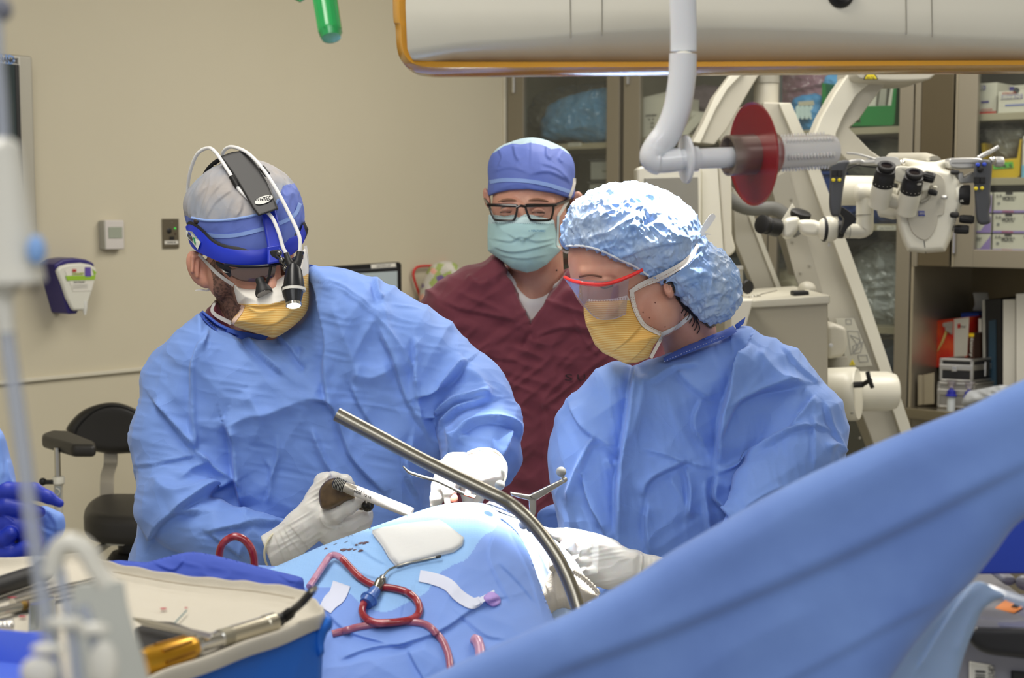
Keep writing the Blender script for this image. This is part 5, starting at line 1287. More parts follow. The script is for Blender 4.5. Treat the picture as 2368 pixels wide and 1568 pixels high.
# open neck
G.put(np.broadcast_to(np.sqrt(((G.X - 592) / 1.15) ** 2 + (G.Y - 655) ** 2 + ((G.Z + 30) / 1.1) ** 2) - 88, G.Fd.shape), 10, 'sub')
fo = [
 ([(484, 756), (452, 839), (447, 930), (449, 1045)], -5, 5, 'v'), ([(478, 756), (444, 839), (438, 930), (436, 1020)], 4, 12, 's'),
 ([(449, 1045), (492, 1076), (539, 1107), (556, 1135)], -9, 9, 'v'),
 ([(516, 975), (533, 1027), (538, 1087), (545, 1130), (556, 1180)], 20, 26, 's'),
 ([(500, 960), (520, 980), (570, 962), (621, 953), (700, 925), (760, 935)], 10, 22, 'r'),
 ([(355, 925), (400, 985), (445, 1044)], 12, 16, 's'), ([(309, 1080), (370, 1075), (456, 1054)], 4, 6, 's'),
 ([(399, 1192), (450, 1160), (550, 1108)], 14, 20, 's'), ([(345, 1260), (370, 1215), (410, 1190), (470, 1188)], 10, 16, 's'),
 ([(470, 1236), (540, 1222), (600, 1215), (660, 1212)], 9, 12, 's'), ([(479, 1233), (520, 1262), (560, 1290)], 8, 12, 's'),
 ([(410, 1120), (440, 1085), (480, 1065)], 6, 12, 'r'), ([(350, 1100), (400, 1140), (500, 1120)], 6, 16, 'r'),
 ([(557, 784), (610, 835), (658, 871)], 9, 18, 's'), ([(640, 784), (672, 810), (697, 850)], 7, 12, 's'), ([(694, 800), (690, 830), (705, 862)], 6, 9, 'v'),
 ([(727, 655), (745, 700), (752, 790), (745, 860), (760, 960)], 10, 22, 's'), ([(775, 690), (800, 780), (830, 880)], 7, 22, 'r'),
 ([(727, 652), (787, 675), (851, 717), (876, 742), (952, 839), (961, 903), (970, 967), (989, 1013)], -4, 4, 'v'), ([(735, 650), (790, 672), (856, 716), (880, 742)], 4, 10, 's'),
 ([(862, 650), (868, 680), (880, 700)], 9, 9, 's'), ([(952, 779), (958, 830), (952, 894)], 8, 12, 's'), ([(880, 700), (900, 780), (940, 870)], 7, 18, 'r'),
 ([(870, 745), (880, 780), (905, 830), (935, 920), (985, 1010)], 8, 16, 's'),
 ([(695, 921), (759, 935), (790, 1010), (815, 1065), (897, 1151)], 11, 18, 's'), ([(718, 981), (735, 1030), (770, 1090), (860, 1160)], -7, 8, 'v'), ([(810, 860), (860, 870), (905, 850)], 9, 20, 'r'),
 ([(800, 870), (830, 940), (880, 1010), (960, 1060)], 7, 14, 's'), ([(640, 1000), (640, 1060), (615, 1130)], -4, 5, 'v'),
 ([(610, 1060), (625, 1100), (612, 1165)], 5, 8, 's'), ([(560, 900), (600, 960), (580, 1030)], 6, 22, 'r'),
 ([(959, 921), (1000, 905), (1035, 885), (1083, 842)], 18, 20, 's'), ([(1060, 850), (1105, 880), (1130, 930)], 8, 14, 'r'),
 ([(970, 965), (1010, 960), (1060, 930), (1140, 925)], 12, 14, 's'), ([(1025, 990), (1050, 955), (1099, 938), (1138, 930)], 12, 12, 's'), ([(1038, 985), (1062, 1015), (1080, 1000)], -8, 8, 'v'),
 ([(1046, 1055), (1065, 1010), (1099, 978), (1172, 981), (1202, 1020)], 14, 14, 's'), ([(1180, 990), (1165, 1030), (1150, 1060)], -8, 8, 'v'), ([(1000, 1000), (1005, 1060), (1030, 1100)], -8, 10, 'v'),
 ([(950, 1000), (930, 1080), (960, 1160)], 8, 16, 's'),
]
V1, Q1 = G.mesh();
garment('gown', G, [(a, A * 2.3, w * 1.0, *k) for a, A, w, *k in fo], m_gown, surg, crumple=[(5.0, 240, 60, 50, 3), (4, 200, 50, -60, 8), (1.5, 70, 16, 10, 12)], smooth=0)
zg = zray([(V1, Q1)])
# collar and stitches
col_l = [(464, 722), (480, 738), (503, 756), (535, 770), (571, 778), (612, 782), (640, 779)]
strip('collar', col_l, [10, 16, 18, 18, 18, 14, 10], lambda x, y: zg(x, y) , D1, m_collar, surg, off=7, thick=6)
strip('collar', [(711, 668), (720, 655), (726, 640), (722, 622), (708, 618)], [12, 16, 18, 16, 14], lambda x, y: -35 + .2 * (y - 640), D1, m_collar, surg, off=8, thick=5)
dots('stitching', [[(x + 3, y + 5) for x, y in col_l]], zg, D1, m_stitch, surg, r=.0005, off=11, gap=7)
# scrub shirt corner seen at the neck
sc = Blob(D1, 440, 745, 610, 800, -80, 140, 3)
sc.pillow([(474, 726), (488, 706), (502, 694), (520, 730), (560, 760), (640, 770), (700, 720), (706, 660), (712, 622), (722, 625), (724, 700), (700, 790), (480, 790)], 20, 40, 25, 0)
Vs, Qs = sc.mesh(); from_np('scrub_shirt', Parr(Vs, D1), Qs, m_maroon, surg)
# head, neck and the rest of the body under the gown
H = Blob(D1, 412, 724, 350, 830, -185, 175, 2.5)
H.ell((566, 488, 0), (122, 112, 120), k=1)
H.ell((588, 585, -48), (92, 88, 80), ang=-12, k=30)
H.ell((612, 672, -72), (72, 78, 62), ang=-25, k=26)
H.cap((622, 640, -130), 14, (628, 668, -145), 15, 12)
H.cap((560, 640, 20), 66, (590, 790, 50), 76, 26)
H.ell((500, 640, -30), (24, 52, 40), ang=-12, k=20)
H.ell((458, 621, -28), (24, 44, 17), ang=-22, k=5)
H.ell((476, 652, -34), (12, 14, 12), k=6)
H.ell((462, 618, -52), (12, 27, 15), ang=-22, k=4, op='sub')
H.cap((446, 594, -44), 4.5, (444, 628, -46), 4.5, 4); H.cap((458, 606, -42), 4, (456, 640, -44), 4, 4); H.cap((446, 594, -44), 5, (466, 588, -40), 5, 4)
Vh, Qh = H.mesh(); Vh = smooth_v(Vh, Qh, 1)
Bc = Blob(D1, 340, 1200, 700, 1420, -230, 150, 9)
Bc.chain([(640, 800, 40, 80), (640, 900, 60, 110), (640, 1380, 90, 110)], 20); Bc.chain([(430, 860, 20, 60), (640, 820, 40, 80), (940, 800, 30, 60)], 20)
Bc.chain([(430, 860, 20, 55), (400, 1150, -90, 46), (600, 1250, -150, 34), (650, 1250, -148, 30)], 10); Bc.chain([(940, 800, 20, 55), (1110, 980, -80, 46), (1105, 1080, -140, 34)], 10)
Vb, Qb = Bc.mesh()
body1 = from_np('body', Parr(np.concatenate([Vh, Vb]), D1), np.concatenate([Qh, Qb + len(Vh)]), m_skin, surg)
zh = zray([(Vh, Qh)])
m_stub = mat('stubble', (146, 108, 90), .8, var=((78, 60, 50), 220, .9), bump=[('noise', 500, .6, .001)])
patch_of('stubble', Vh, Qh, [(484, 612), (492, 640), (494, 676), (504, 705), (524, 738), (552, 755), (566, 730), (552, 690), (540, 664), (520, 640), (506, 618), (494, 600)], .6, D1, m_stub, surg)
# cap: grey crown, blue side, ribbon
Cp = Blob(D1, 418, 724, 350, 610, -150, 150, 2.5)
Cp.ell((567, 490, 2), (133, 121, 130), k=1)
Cp.cap((470, 470, -10), 40, (520, 430, -40), 40, 30); Cp.ell((570, 520, -10), (126, 90, 122), k=20)
Cp.ell((584, 560, -40), (106, 76, 94), k=14)
carve(Cp, [(400, 545), (436, 556), (467, 575), (523, 600), (571, 606), (620, 600), (680, 575), (740, 540), (740, 700), (400, 700)], 4)
Vc, Qc = Cp.mesh(); Vc = smooth_v(Vc, Qc, 1); Nc = normals(Vc, Qc)
h = 2.2 * ridged(np.stack([(Vc[:, 0] - 480) / 14 + (Vc[:, 1]) / 60, Vc[:, 1] / 70, Vc[:, 2] / 16], 1), 4) * np.clip((560 - Vc[:, 1]) / 60, 0, 1)
for f_ in (([(470, 500), (490, 455), (520, 420)], 4, 6, 's'), ([(480, 505), (500, 470), (540, 440)], 4, 6, 's'), ([(545, 505), (560, 485), (560, 470)], 4, 5, 's'), ([(455, 500), (462, 460), (480, 430)], 4, 6, 's')):
 h += fold(Vc, Nc, *f_)
Vc2 = Vc + Nc * h[:, None]
cap1 = from_np('surgical_cap', Parr(Vc2, D1), Qc, m_capg, surg)
two_tone(cap1, Vc, Qc, [(425, 496), (443, 505), (479, 511), (523, 510), (560, 505), (587, 499), (625, 485), (642, 462), (654, 430), (700, 420), (730, 640), (425, 640)], m_capb)
zc1 = zray([(Vc2, Qc)])
strip('ribbon', [(466, 540), (500, 546), (545, 544), (590, 534), (640, 519), (680, 498), (694, 470)], 9, zc1, D1, m_ribbon, cap1, off=2)
cord('hem', [(443, 504), (479, 510), (523, 509), (560, 504), (587, 498), (625, 484), (644, 462)], .0022, zc1, D1, m_ribbon, cap1, off=1)
MB().ball(P3(456, 512, zc1(456, 512), D1), (.006, .003, .004)).build('cap_gap_hair', m_hair, cap1, smooth=True)
# mask: white upper part, yellow lower part, bands
M1 = Blob(D1, 520, 730, 560, 800, -240, 60, 2)
M1.pillow([(539, 657), (560, 662), (600, 662), (645, 645), (680, 615), (704, 575), (712, 610), (714, 660), (712, 715), (684, 750), (640, 779), (612, 776), (536, 749), (561, 712), (549, 699)], -112, 64, 52, 1,
   gx=-.10, zf=lambda x, y: .0028 * (x - 628) ** 2 - .15 * (y - 690))
Vm, Qm = M1.mesh(); Vm = smooth_v(Vm, Qm, 1); Nm = normals(Vm, Qm); hm = 0
for f_ in (([(566, 706), (610, 712), (660, 696), (702, 656)], 8, 10, 's'), ([(572, 708), (600, 722), (640, 716)], -5, 6, 'v'), ([(545, 742), (620, 752), (690, 722)], 4, 9, 's'), ([(600, 770), (650, 740), (706, 700)], 4, 10, 's'), ([(625, 655), (632, 700), (640, 770)], 5, 16, 'r'), ([(654, 640), (660, 690)], 5, 12, 'r')):
 hm = hm + fold(Vm, Nm, *f_)
Vm = Vm + Nm * hm[:, None]
mask1 = from_np('face_mask', Parr(Vm, D1), Qm, m_maskw, surg)
two_tone(mask1, Vm, Qm, [(545, 702), (571, 703), (620, 704), (657, 695), (682, 672), (700, 640), (735, 620), (735, 800), (520, 800), (520, 740)], m_masky)
zm1 = zray([(Vm, Qm), (Vh, Qh)])
strip('strap', [(459, 588), (480, 610), (505, 635), (540, 660)], [6, 7, 8, 8], zm1, D1, m_maskw, mask1, off=3)
strip('strap', [(706, 568), (710, 600), (710, 630), (704, 652)], 7, lambda x, y: -80, D1, m_maskw, mask1, off=3)
strip('edge_band', [(562, 706), (556, 722), (546, 735), (536, 748)], 9, zm1, D1, mat('band_peach', (232, 200, 180), .8), mask1, off=3)
strip('strap', [(536, 748), (515, 738), (498, 728), (490, 716), (499, 696)], [9, 9, 8, 7, 5], lambda x, y: min(zh(x, y), zg(x, y)) if y > 700 else zh(x, y), D1, m_maskw, mask1, off=6)
strip('strap', [(451, 672), (464, 670), (478, 672), (488, 667)], [2, 4, 4, 6], lambda x, y: -20, D1, m_maskw, mask1, off=3)
# magnifying glasses
gl1 = thing('protective_glasses', 'dark wraparound glasses with a small loupe, worn by the bending surgeon', 'glasses', P3(590, 650, -130, D1))
zlens = lambda x, y: -150 + .0030 * (x - 610) ** 2
def lens_sheet(poly_top, poly_bot, m, par, name, off=0, zf=zlens, d=D1, th=.002):
 R = [[P3(x, y, zf(x, y) + off, d) for x, y in spline2(poly_top, 5, False)], [P3((a[0] + b[0]) / 2, (a[1] + b[1]) / 2, zf((a[0] + b[0]) / 2, 0) - 3 + off, d) for a, b in zip(spline2(poly_top, 5, False), spline2(poly_bot, 5, False))], [P3(x, y, zf(x, y) + off, d) for x, y in spline2(poly_bot, 5, False)]]
 return MB().sheet(R, th, (0, 1, 0)).build(name, m, par, smooth=True)
m_amber = mat('smoked_lens', (70, 40, 30), .06, spec=.8, coat=1.0)
lens_sheet([(533, 622), (560, 618), (600, 617), (640, 612)], [(536, 640), (560, 650), (600, 652), (634, 640)], m_amber, gl1, 'lens')
lens_sheet([(648, 612), (670, 605), (690, 596), (702, 585)], [(650, 638), (668, 632), (688, 620), (700, 606)], m_amber, gl1, 'lens')
m_navyf = mat('navy_frame', (24, 30, 48), .3)
tmp = [(498, 604), (520, 612), (540, 622), (532, 642), (516, 628), (500, 612)]
MB().prism([P3(x, y, -85 - (x - 498) * .6, D1) for x, y in tmp], [P3(x, y, -78 - (x - 498) * .6, D1) for x, y in tmp]).build('temple', m_navyf, gl1, bevel=.001)
MB().tube([P3(x, y, zlens(x, y) - 3, D1) for x, y in spline2([(520, 612), (560, 616), (600, 615), (640, 611), (670, 603), (702, 584)], 5, False)], .0022, 8).build('frame', m_navyf, gl1, smooth=True)
MB().tube([P3(x, y, zlens(x, y) - 4, D1) for x, y in ((626, 616), (622, 640), (616, 655))], .0022, 8).build('nose_bridge', m_rub, gl1, smooth=True)
sw = [(512, 622), (516, 629), (522, 631), (529, 630), (521, 628)]
MB().prism([P3(x, y, -102 - (x - 512) * .6, D1) for x, y in sw], [P3(x, y, -100 - (x - 512) * .6, D1) for x, y in sw]).build('emblem', m_paper, gl1)
MB().lathe(P3(600, 645, -158, D1), Vector((.30, -.35, -.75)), [(0, .007), (.008, .007), (.012, .009), (.022, .0135), (.026, .0135), (.0262, .011)], 26).build('loupe', m_rub, gl1, smooth=True)
pl_ = P3(600, 645, -158, D1) + Vector((.30, -.35, -.75)).normalized() * .0255
MB().lathe(pl_, Vector((.30, -.35, -.75)), [(0, .0115), (.001, .0112)], 26).build('loupe_lens', mat('mirror_lens', (190, 185, 180), .05, .8), gl1, smooth=True)
# headlight
hl = thing('surgical_headlight', 'blue band headlight with black pad and two white cables over the bending surgeon', 'headlight', P3(600, 480, -100, D1))
m_hblue = mat('headband_blue', (28, 52, 190), .35)
m_hblack = mat('headband_black', (30, 30, 32), .5)
bt = [(429, 524), (436, 519), (450, 524), (467, 537), (492, 561), (523, 574), (571, 579), (612, 574), (657, 556), (690, 541), (700, 520)]
bb = [(434, 548), (440, 566), (452, 579), (468, 588), (523, 611), (571, 617), (619, 612), (650, 602), (680, 585), (700, 562), (707, 540)]
def zband(x, y):
 q = 1 - ((x - 567) / 143.0) ** 2
 return 2 - 143 * math.sqrt(max(q, .02)) * .92 - 6
def band_sheet(top, bot, off, th, m, name, zf=zband, n=5):
 T_, B_ = spline2(top, n, False), spline2(bot, n, False)
 R = [[P3(a[0] + (b[0] - a[0]) * k, a[1] + (b[1] - a[1]) * k, zf(a[0] + (b[0] - a[0]) * k, 0) + off - 4 * math.sin(math.pi * k), D1) for a, b in zip(T_, B_)] for k in (0, .1, .5, .9, 1)]
 return MB().sheet(R, th, (0, 1, 0)).build(name, m, hl, smooth=True)
band_sheet(bt, bb, 0, .006, m_hblue, 'headband')
band_sheet([(x + 2, y - 7) for x, y in bt], [(x + 4, y - 10) for x, y in bb], 6, .012, m_hblack, 'foam_lining')
zw = lambda x, y: 30 - .0009 * 0 - 20
sb = [(706, 545), (705, 520), (700, 500), (690, 480), (676, 463)]
MB().sheet([[P3(x - w_, y, -40 + (545 - y) * 1.1, D1) for x, y in sb] for w_ in (0, 5, 9)], .01, (0, 1, 0)).build('headband_back', m_hblue, hl, smooth=True)
MB().sheet([[P3(x - w_, y, -38 + (545 - y) * 1.1, D1) for x, y in sb] for w_ in (9, 13)], .012, (0, 1, 0)).build('foam_lining', m_hblack, hl, smooth=True)
# white maker's label on the left end
lb = [(429, 532), (445, 536), (464, 560), (457, 577), (444, 560), (431, 548)]
MB().prism([P3(x, y, zband(x, 0) - 9, D1) for x, y in lb], [P3(x, y, zband(x, 0) - 5, D1) for x, y in lb]).build('white_label', mat('label_white', (214, 216, 208), .5), hl)
text('INTEGRA', P3(440, 549, zband(440, 0) - 12, D1), P3(454, 562, zband(454, 0) - 12, D1) - P3(432, 540, zband(432, 0) - 12, D1), Z, .009, m_dkgrey, hl, width=.020)
lg = [(446, 548), (450, 550), (453, 566), (449, 562)]
MB().prism([P3(x, y, zband(x, 0) - 11, D1) for x, y in lg], [P3(x, y, zband(x, 0) - 9, D1) for x, y in lg]).build('green_mark', mat('mark_green', (20, 150, 90), .5), hl)
ztop = lambda x, y: zc1(x, y)
# strap over the crown
B = Blob(D1, 590, 670, 470, 625, -215, -60, 2)
B.pillow([(604, 492), (637, 484), (655, 555), (652, 606), (618, 612), (618, 570)], -148, 9, 8, 0, gy=-.32, gx=.18, smooth=False, pw=4)
Vv, Qv = B.mesh(); from_np('top_strap', Parr(Vv, D1), Qv, m_hblue, hl)
MB().prism([P3(x, y, -166, D1) for x, y in ((616, 571), (646, 566), (650, 604), (620, 612))], [P3(x, y, -148, D1) for x, y in ((616, 571), (646, 566), (650, 604), (620, 612))]).build('lamp_mount', m_hblue, hl, bevel=.002)
MB().prism([P3(x, y, -170, D1) for x, y in ((624, 580), (648, 576), (650, 600), (626, 604))], [P3(x, y, -160, D1) for x, y in ((624, 580), (648, 576), (650, 600), (626, 604))]).build('mount_slot', m_rub, hl, bevel=.002)
B = Blob(D1, 490, 670, 330, 520, -190, 60, 2)
zpad = lambda x, y: 0
B.pillow([(508, 362), (535, 352), (561, 348), (580, 360), (600, 388), (620, 422), (634, 456), (644, 484), (598, 500), (584, 482), (560, 440), (536, 400)], -104, 12, 10, 0, gy=-.80, pw=4, smooth=False)
B.pillow([(534, 418), (520, 427), (524, 448), (532, 463), (548, 466), (580, 470), (566, 440), (548, 416)], -92, 9, 8, 3, gy=-.5, pw=3)
B.pillow([(594, 380), (606, 384), (640, 440), (636, 456), (620, 430)], -70, 8, 6, 3, gy=-.6, pw=3)
Vp, Qp = B.mesh(); from_np('top_pad', Parr(Vp, D1), Qp, m_hblack, hl)
zp = zray([(Vp, Qp), (Vc, Qc)])
el = [(610 + 21 * math.cos(a), 462 - 4.5 * math.sin(a) * 2 - 6 * math.cos(a)) for a in [i * math.pi / 12 for i in range(24)]]
MB().prism([P3(x, y, zp(x, y) - 3, D1) for x, y in el], [P3(x, y, zp(x, y) + 2, D1) for x, y in el]).build('oval_badge', mat('badge_silver', (205, 205, 200), .4), hl)
text('LUXTEC', P3(610, 462, zp(610, 462) - 4.5, D1), P3(628, 457, zp(610, 462) - 4.5, D1) - P3(592, 467, zp(610, 462) - 4.5, D1), Vector((0, 0, 1)), .0105, m_ink, hl, width=.024, bold=.0002)
MB().tube([P3(x, y, z_, D1) for x, y, z_ in spline([(512, 366, -30), (495, 378, -10), (482, 392, 10), (471, 412, 20)], 5)], .0058, 8, flat=.45).build('ratchet_band', m_rub, hl, smooth=True)
for (x, y, z_) in ((499, 384, -16), (490, 394, -4)): MB().ball(P3(x, y, z_ - 4, D1), (.004, .002, .0018)).build('slot', mat('slot_light', (190, 182, 160), .6), hl, smooth=True)
m_cable = mat('cable_white', (232, 232, 232), .3)
cA = [(439, 492, 60), (434, 443, 50), (440, 396, 20), (456, 357, -10), (478, 343, -30), (498, 352, -60), (536, 408, -108), (555, 440, -120), (587, 469, -140), (625, 498, -160), (644, 536, -175), (654, 571, -185), (664, 590, -190)]
MB().tube([P3(p.x, p.y, p.z, D1) for p in spline(cA, 8)], .0029, 12).build('cable', m_cable, hl, smooth=True)
cB = [(514, 372, 20), (515, 355, 0), (524, 343, -20), (540, 340, -40), (568, 351, -75), (593, 373, -100), (616, 402, -125), (644, 447, -145), (667, 491, -160), (686, 530, -175), (694, 556, -185), (693, 586, -192)]
MB().tube([P3(p.x, p.y, p.z, D1) for p in spline(cB, 8)], .0029, 12).build('cable', m_cable, hl, smooth=True)
for q in (((536, 408, -108), (550, 432, -116)), ((606, 388, -110), (618, 404, -120))):
 MB().tube([P3(*q[0], D1), P3((q[0][0] + q[1][0]) / 2, (q[0][1] + q[1][1]) / 2, (q[0][2] + q[1][2]) / 2, D1), P3(*q[1], D1)], .0050, 12).build('cable_clip', m_rub, hl, smooth=True)
lp = MB().tube([P3(662, 586, -188, D1), P3(668, 604, -196, D1), P3(678, 622, -200, D1)], [.004, .0055, .009], 14).tube([P3(693, 582, -190, D1), P3(690, 602, -196, D1), P3(680, 622, -200, D1)], [.0045, .0055, .009], 14)
lp.build('cable_yoke', m_rub, hl, smooth=True)
ax_l = P3(680, 700, -225, D1) - P3(679, 612, -198, D1); LL = ax_l.length
MB().lathe(P3(679, 612, -198, D1), ax_l, [(0, .008), (.010, .0125), (LL * .42, .0150), (LL * .62, .0165), (LL * .66, .0165)], 28).build('lamp_body', mat('lamp_black', (18, 20, 26), .3), hl, smooth=True)
MB().lathe(P3(679, 612, -198, D1), ax_l, [(LL * .63, .0178), (LL * .70, .0178)], 28).build('lamp_ring', m_white, hl, smooth=True)
a2 = (Vector((.12, -.42, -.9))).normalized(); p2 = P3(676, 664, -212, D1)
lb_ = MB().lathe(p2, a2, [(0, .0165), (.012, .0155), (.024, .0118), (.030, .0115)], 28).build('lamp_head', mat('lamp_black', (18, 20, 26), .3), hl, smooth=True)
MB().lathe(p2 + a2 * .0295, a2, [(-.003, .0120), (.001, .0118), (.0012, .0100)], 28).build('lens_rim', m_chrome, hl, smooth=True)
MB().lathe(p2 + a2 * .0306, a2, [(0, .0106), (.0008, .0100)], 24).build('lit_lens', mat('lamp_glow', (255, 252, 235), .3, emit=((255, 250, 230), 3.0)), hl, smooth=True)
MB().tube([P3(x, y, z_, D1) for x, y, z_ in ((640, 590, -172), (650, 598, -185), (658, 614, -190), (664, 600, -194))], .0028, 8).ball(P3(652, 602, -188, D1), .005).ball(P3(646, 585, -182, D1), .0045).ball(P3(660, 622, -190, D1), .0045).build('hinge_joint', mat('hinge_steel', (120, 118, 112), .25, .9), hl, smooth=True)
spot_light('headlight_beam', tuple(p2 + a2 * .034), tuple(P(900, 1180, 1.95)), 10, 34, .6, .008, (1, .98, .94)).parent = None
# ---------------- gloved hands of the surgeon
def hand(name, B, m, par, folds=(), label=None, crumple=()):
 V, Q = B.mesh(); V = smooth_v(V, Q, 1); N = normals(V, Q); h = np.zeros(len(V))
 for f_ in folds: h += fold(V, N, *f_)
 for (A, sx, sy, ang, seed) in crumple:
  ca, sa = math.cos(math.radians(ang)), math.sin(math.radians(ang)); x = V[:, 0] * ca + V[:, 1] * sa; y = -V[:, 0] * sa + V[:, 1] * ca
  h += A * ridged(np.stack([x / sx, y / sy, V[:, 2] / sx], 1), seed)
 V = V + N * h[:, None]
 return from_np(name, Parr(V, B.d), Q, m, par, True, label), V, Q
DH = 2.12
B = Blob(DH, 600, 875, 1080, 1325, -80, 85, 2)
B.chain([(628, 1272, 10, 40), (668, 1252, 5, 42), (700, 1222, 0, 44), (728, 1196, 0, 44)], 8, sq=.75)
B.pillow([(690, 1205), (700, 1160), (716, 1130), (734, 1106), (748, 1094), (764, 1094), (770, 1120), (762, 1160), (775, 1200), (752, 1232), (715, 1245)], 12, 30, 26, 12)
B.chain([(744, 1112, 20, 17), (770, 1106, 34, 14), (800, 1112, 38, 13), (810, 1122, 36, 12)], 8)                # index, over the handle
B.chain([(735, 1150, 25, 20), (770, 1140, 45, 14), (812, 1150, 45, 13)], 8)                                    # middle finger behind the handle
B.chain([(745, 1202, -8, 30), (776, 1190, -42, 18), (806, 1174, -52, 16), (832, 1156, -52, 14), (842, 1147, -50, 13)], 7)   # thumb
B.chain([(760, 1222, 0, 32), (810, 1214, -6, 22), (842, 1196, -10, 18), (846, 1188, 5, 16)], 9)                # ring finger knuckles
B.chain([(765, 1236, 4, 28), (812, 1230, 6, 17), (842, 1214, 6, 14), (848, 1204, 14, 13)], 5)                  # little finger
cut(B, (-.93, .36, 0), (616, 1275, 0), 1)
hand('glove', B, m_glove, surg, [([(741, 1185), (748, 1210), (775, 1225)], -3, 4, 'v'), ([(632, 1232), (645, 1265), (660, 1305)], 3, 4, 's'), ([(644, 1226), (660, 1260), (680, 1298)], 3, 4, 's'), ([(655, 1220), (672, 1250), (700, 1285)], 3, 5, 's'), ([(668, 1214), (690, 1240), (712, 1270)], 3, 5, 's'),
  ([(700, 1210), (706, 1250), (712, 1280)], 3, 5, 's'), ([(785, 1204), (792, 1214), (783, 1222)], -4, 4, 'v')], crumple=[(1.2, 10, 60, 60, 5)])
MB().tube([P3(x, y, z_, DH) for x, y, z_ in spline([(645, 1228, 10), (628, 1238, -14), (614, 1262, -26), (612, 1290, -20), (620, 1312, 0)], 5)], .0018, 8).build('glove_cuff', mat('cuff_cream', (220, 214, 186), .5), surg, smooth=True)
# blood-stained glove tip
MB().ball(P3(838, 1156, -62, DH), (.0035, .0030, .0065)).build('blood_stain', mat('blood', (150, 96, 92), .45), surg, smooth=True)
# second hand, held over the wound under the bright light
DH2 = 2.06
B = Blob(DH2, 975, 1195, 1025, 1185, -75, 85, 2)
B.pillow([(1022, 1066), (1040, 1047), (1088, 1046), (1128, 1040), (1152, 1048), (1168, 1070), (1172, 1090), (1165, 1116), (1140, 1128), (1090, 1135), (1035, 1120), (1015, 1098)], 5, 34, 28, 0)
B.chain([(1032, 1085, -8, 24), (1016, 1125, -14, 18), (1010, 1152, -14, 15), (1006, 1168, -12, 12)], 8)
B.chain([(1052, 1100, -22, 22), (1040, 1138, -28, 15), (1040, 1162, -26, 13)], 5)
B.chain([(1082, 1110, -5, 20), (1080, 1140, -6, 15), (1082, 1160, -2, 13)], 4)
B.chain([(1112, 1108, 6, 20), (1110, 1140, 8, 15), (1104, 1158, 10, 13)], 4)
B.chain([(1140, 1105, 15, 18), (1138, 1128, 18, 13), (1130, 1145, 20, 12)], 4)
hand('glove', B, m_glove, surg, [([(1108, 1056), (1140, 1062), (1158, 1086), (1166, 1112)], 5, 6, 's'), ([(1120, 1048), (1150, 1060), (1166, 1085)], 4, 5, 's')])
MB().tube([P3(x, y, -14, DH2) for x, y in spline2([(1082, 1047), (1105, 1039), (1130, 1038), (1154, 1049), (1170, 1075), (1170, 1100), (1164, 1118)], 5, False)], .0018, 8).build('glove_cuff', mat('cuff_cream', (220, 214, 186)), surg, smooth=True)
MB().ball(P3(1050, 1154, -38, DH2), (.0060, .0040, .0080)).build('blood_stain', mat('blood_bright', (214, 120, 100), .45), surg, smooth=True)
# ================================================================ the man in maroon scrubs
D2 = 2.95
man = thing('person', 'person in maroon scrubs, black glasses, blue cap and pale green mask standing behind', 'person', (P(1230, 900, D2).x, D2, 0))
G = Blob(D2, 960, 1560, 575, 1320, -150, 200, 4)
G.pillow([(975, 760), (984, 702), (1018, 658), (1060, 628), (1110, 606), (1156, 590), (1240, 640), (1318, 612), (1370, 634), (1440, 668), (1490, 720), (1520, 800), (1520, 1310), (1010, 1310), (975, 900)], 20, 95, 85, 1, gy=.04)
G.chain([(1030, 720, 20, 62), (1010, 900, 20, 56), (1010, 1050, 0, 50)], 20); G.chain([(1470, 740, 20, 62), (1500, 900, 20, 56), (1500, 1050, 0, 50)], 20)
G.ell((1238, 585, 20), (92, 62, 110), k=6, op='sub')
vneck = [(1150, 585), (1226, 756), (1330, 600), (1300, 540), (1180, 540)]
X2, Y2 = np.meshgrid(G.x, G.y, indexing='ij'); dv = sd_poly(vneck, X2, Y2)
G.put(np.maximum(dv[:, :, None], G.Z - 40), 3, 'sub')
fm = [([(1158, 600), (1190, 680), (1222, 760)], 3, 7, 's'), ([(1325, 620), (1275, 690), (1230, 758)], -3, 7, 's'),
  ([(1020, 700), (1060, 715), (1130, 730), (1200, 745)], 6, 12, 's'), ([(1080, 640), (1110, 660), (1140, 650)], 6, 10, 'r'),
  ([(1226, 760), (1210, 800), (1228, 770), (1240, 800)], 4, 5, 'v'), ([(1240, 780), (1300, 760), (1350, 770)], 5, 10, 's'), ([(1075, 840), (1130, 900), (1160, 980)], 6, 14, 's'),
  ([(1085, 800), (1140, 830), (1200, 835)], 4, 12, 's'), ([(1200, 860), (1210, 1000), (1200, 1150)], 7, 30, 'r'), ([(1250, 900), (1262, 1050), (1255, 1180)], 5, 18, 's'), ([(1310, 700), (1350, 790), (1390, 830)], 5, 12, 's'),
  ([(1278, 835), (1278, 960), (1280, 1050)], 2, 3, 's'), ([(1278, 829), (1340, 829), (1400, 830)], 2, 3, 's'), ([(1278, 843), (1340, 843), (1400, 844)], 1.5, 2, 's'), ([(1160, 940), (1200, 1040), (1180, 1120)], 5, 14, 's')]
Vg, Qg = G.mesh()
garment('scrub_shirt', G, [(a, A * 1.5, w * .8, *k) for a, A, w, *k in fm], m_maroon, man, crumple=[(5, 90, 26, 20, 21), (4, 80, 20, -40, 22)])
zs = zray([(Vg, Qg)])
for ch, x in (('S', 1315), ('U', 1344), ('R', 1375), ('G', 1405)):
 text(ch, P3(x, 873, zs(x, 873) - 9, D2), X, Z, .019, mat('print_black', (38, 26, 32), .8), man, width=.016)
ts_ = Blob(D2, 1130, 1350, 580, 790, -80, 120, 3)
ts_.pillow([(1152, 600), (1172, 625), (1203, 655), (1240, 668), (1280, 657), (1310, 630), (1326, 612), (1318, 700), (1226, 785), (1160, 690)], 10, 55, 40, 1)
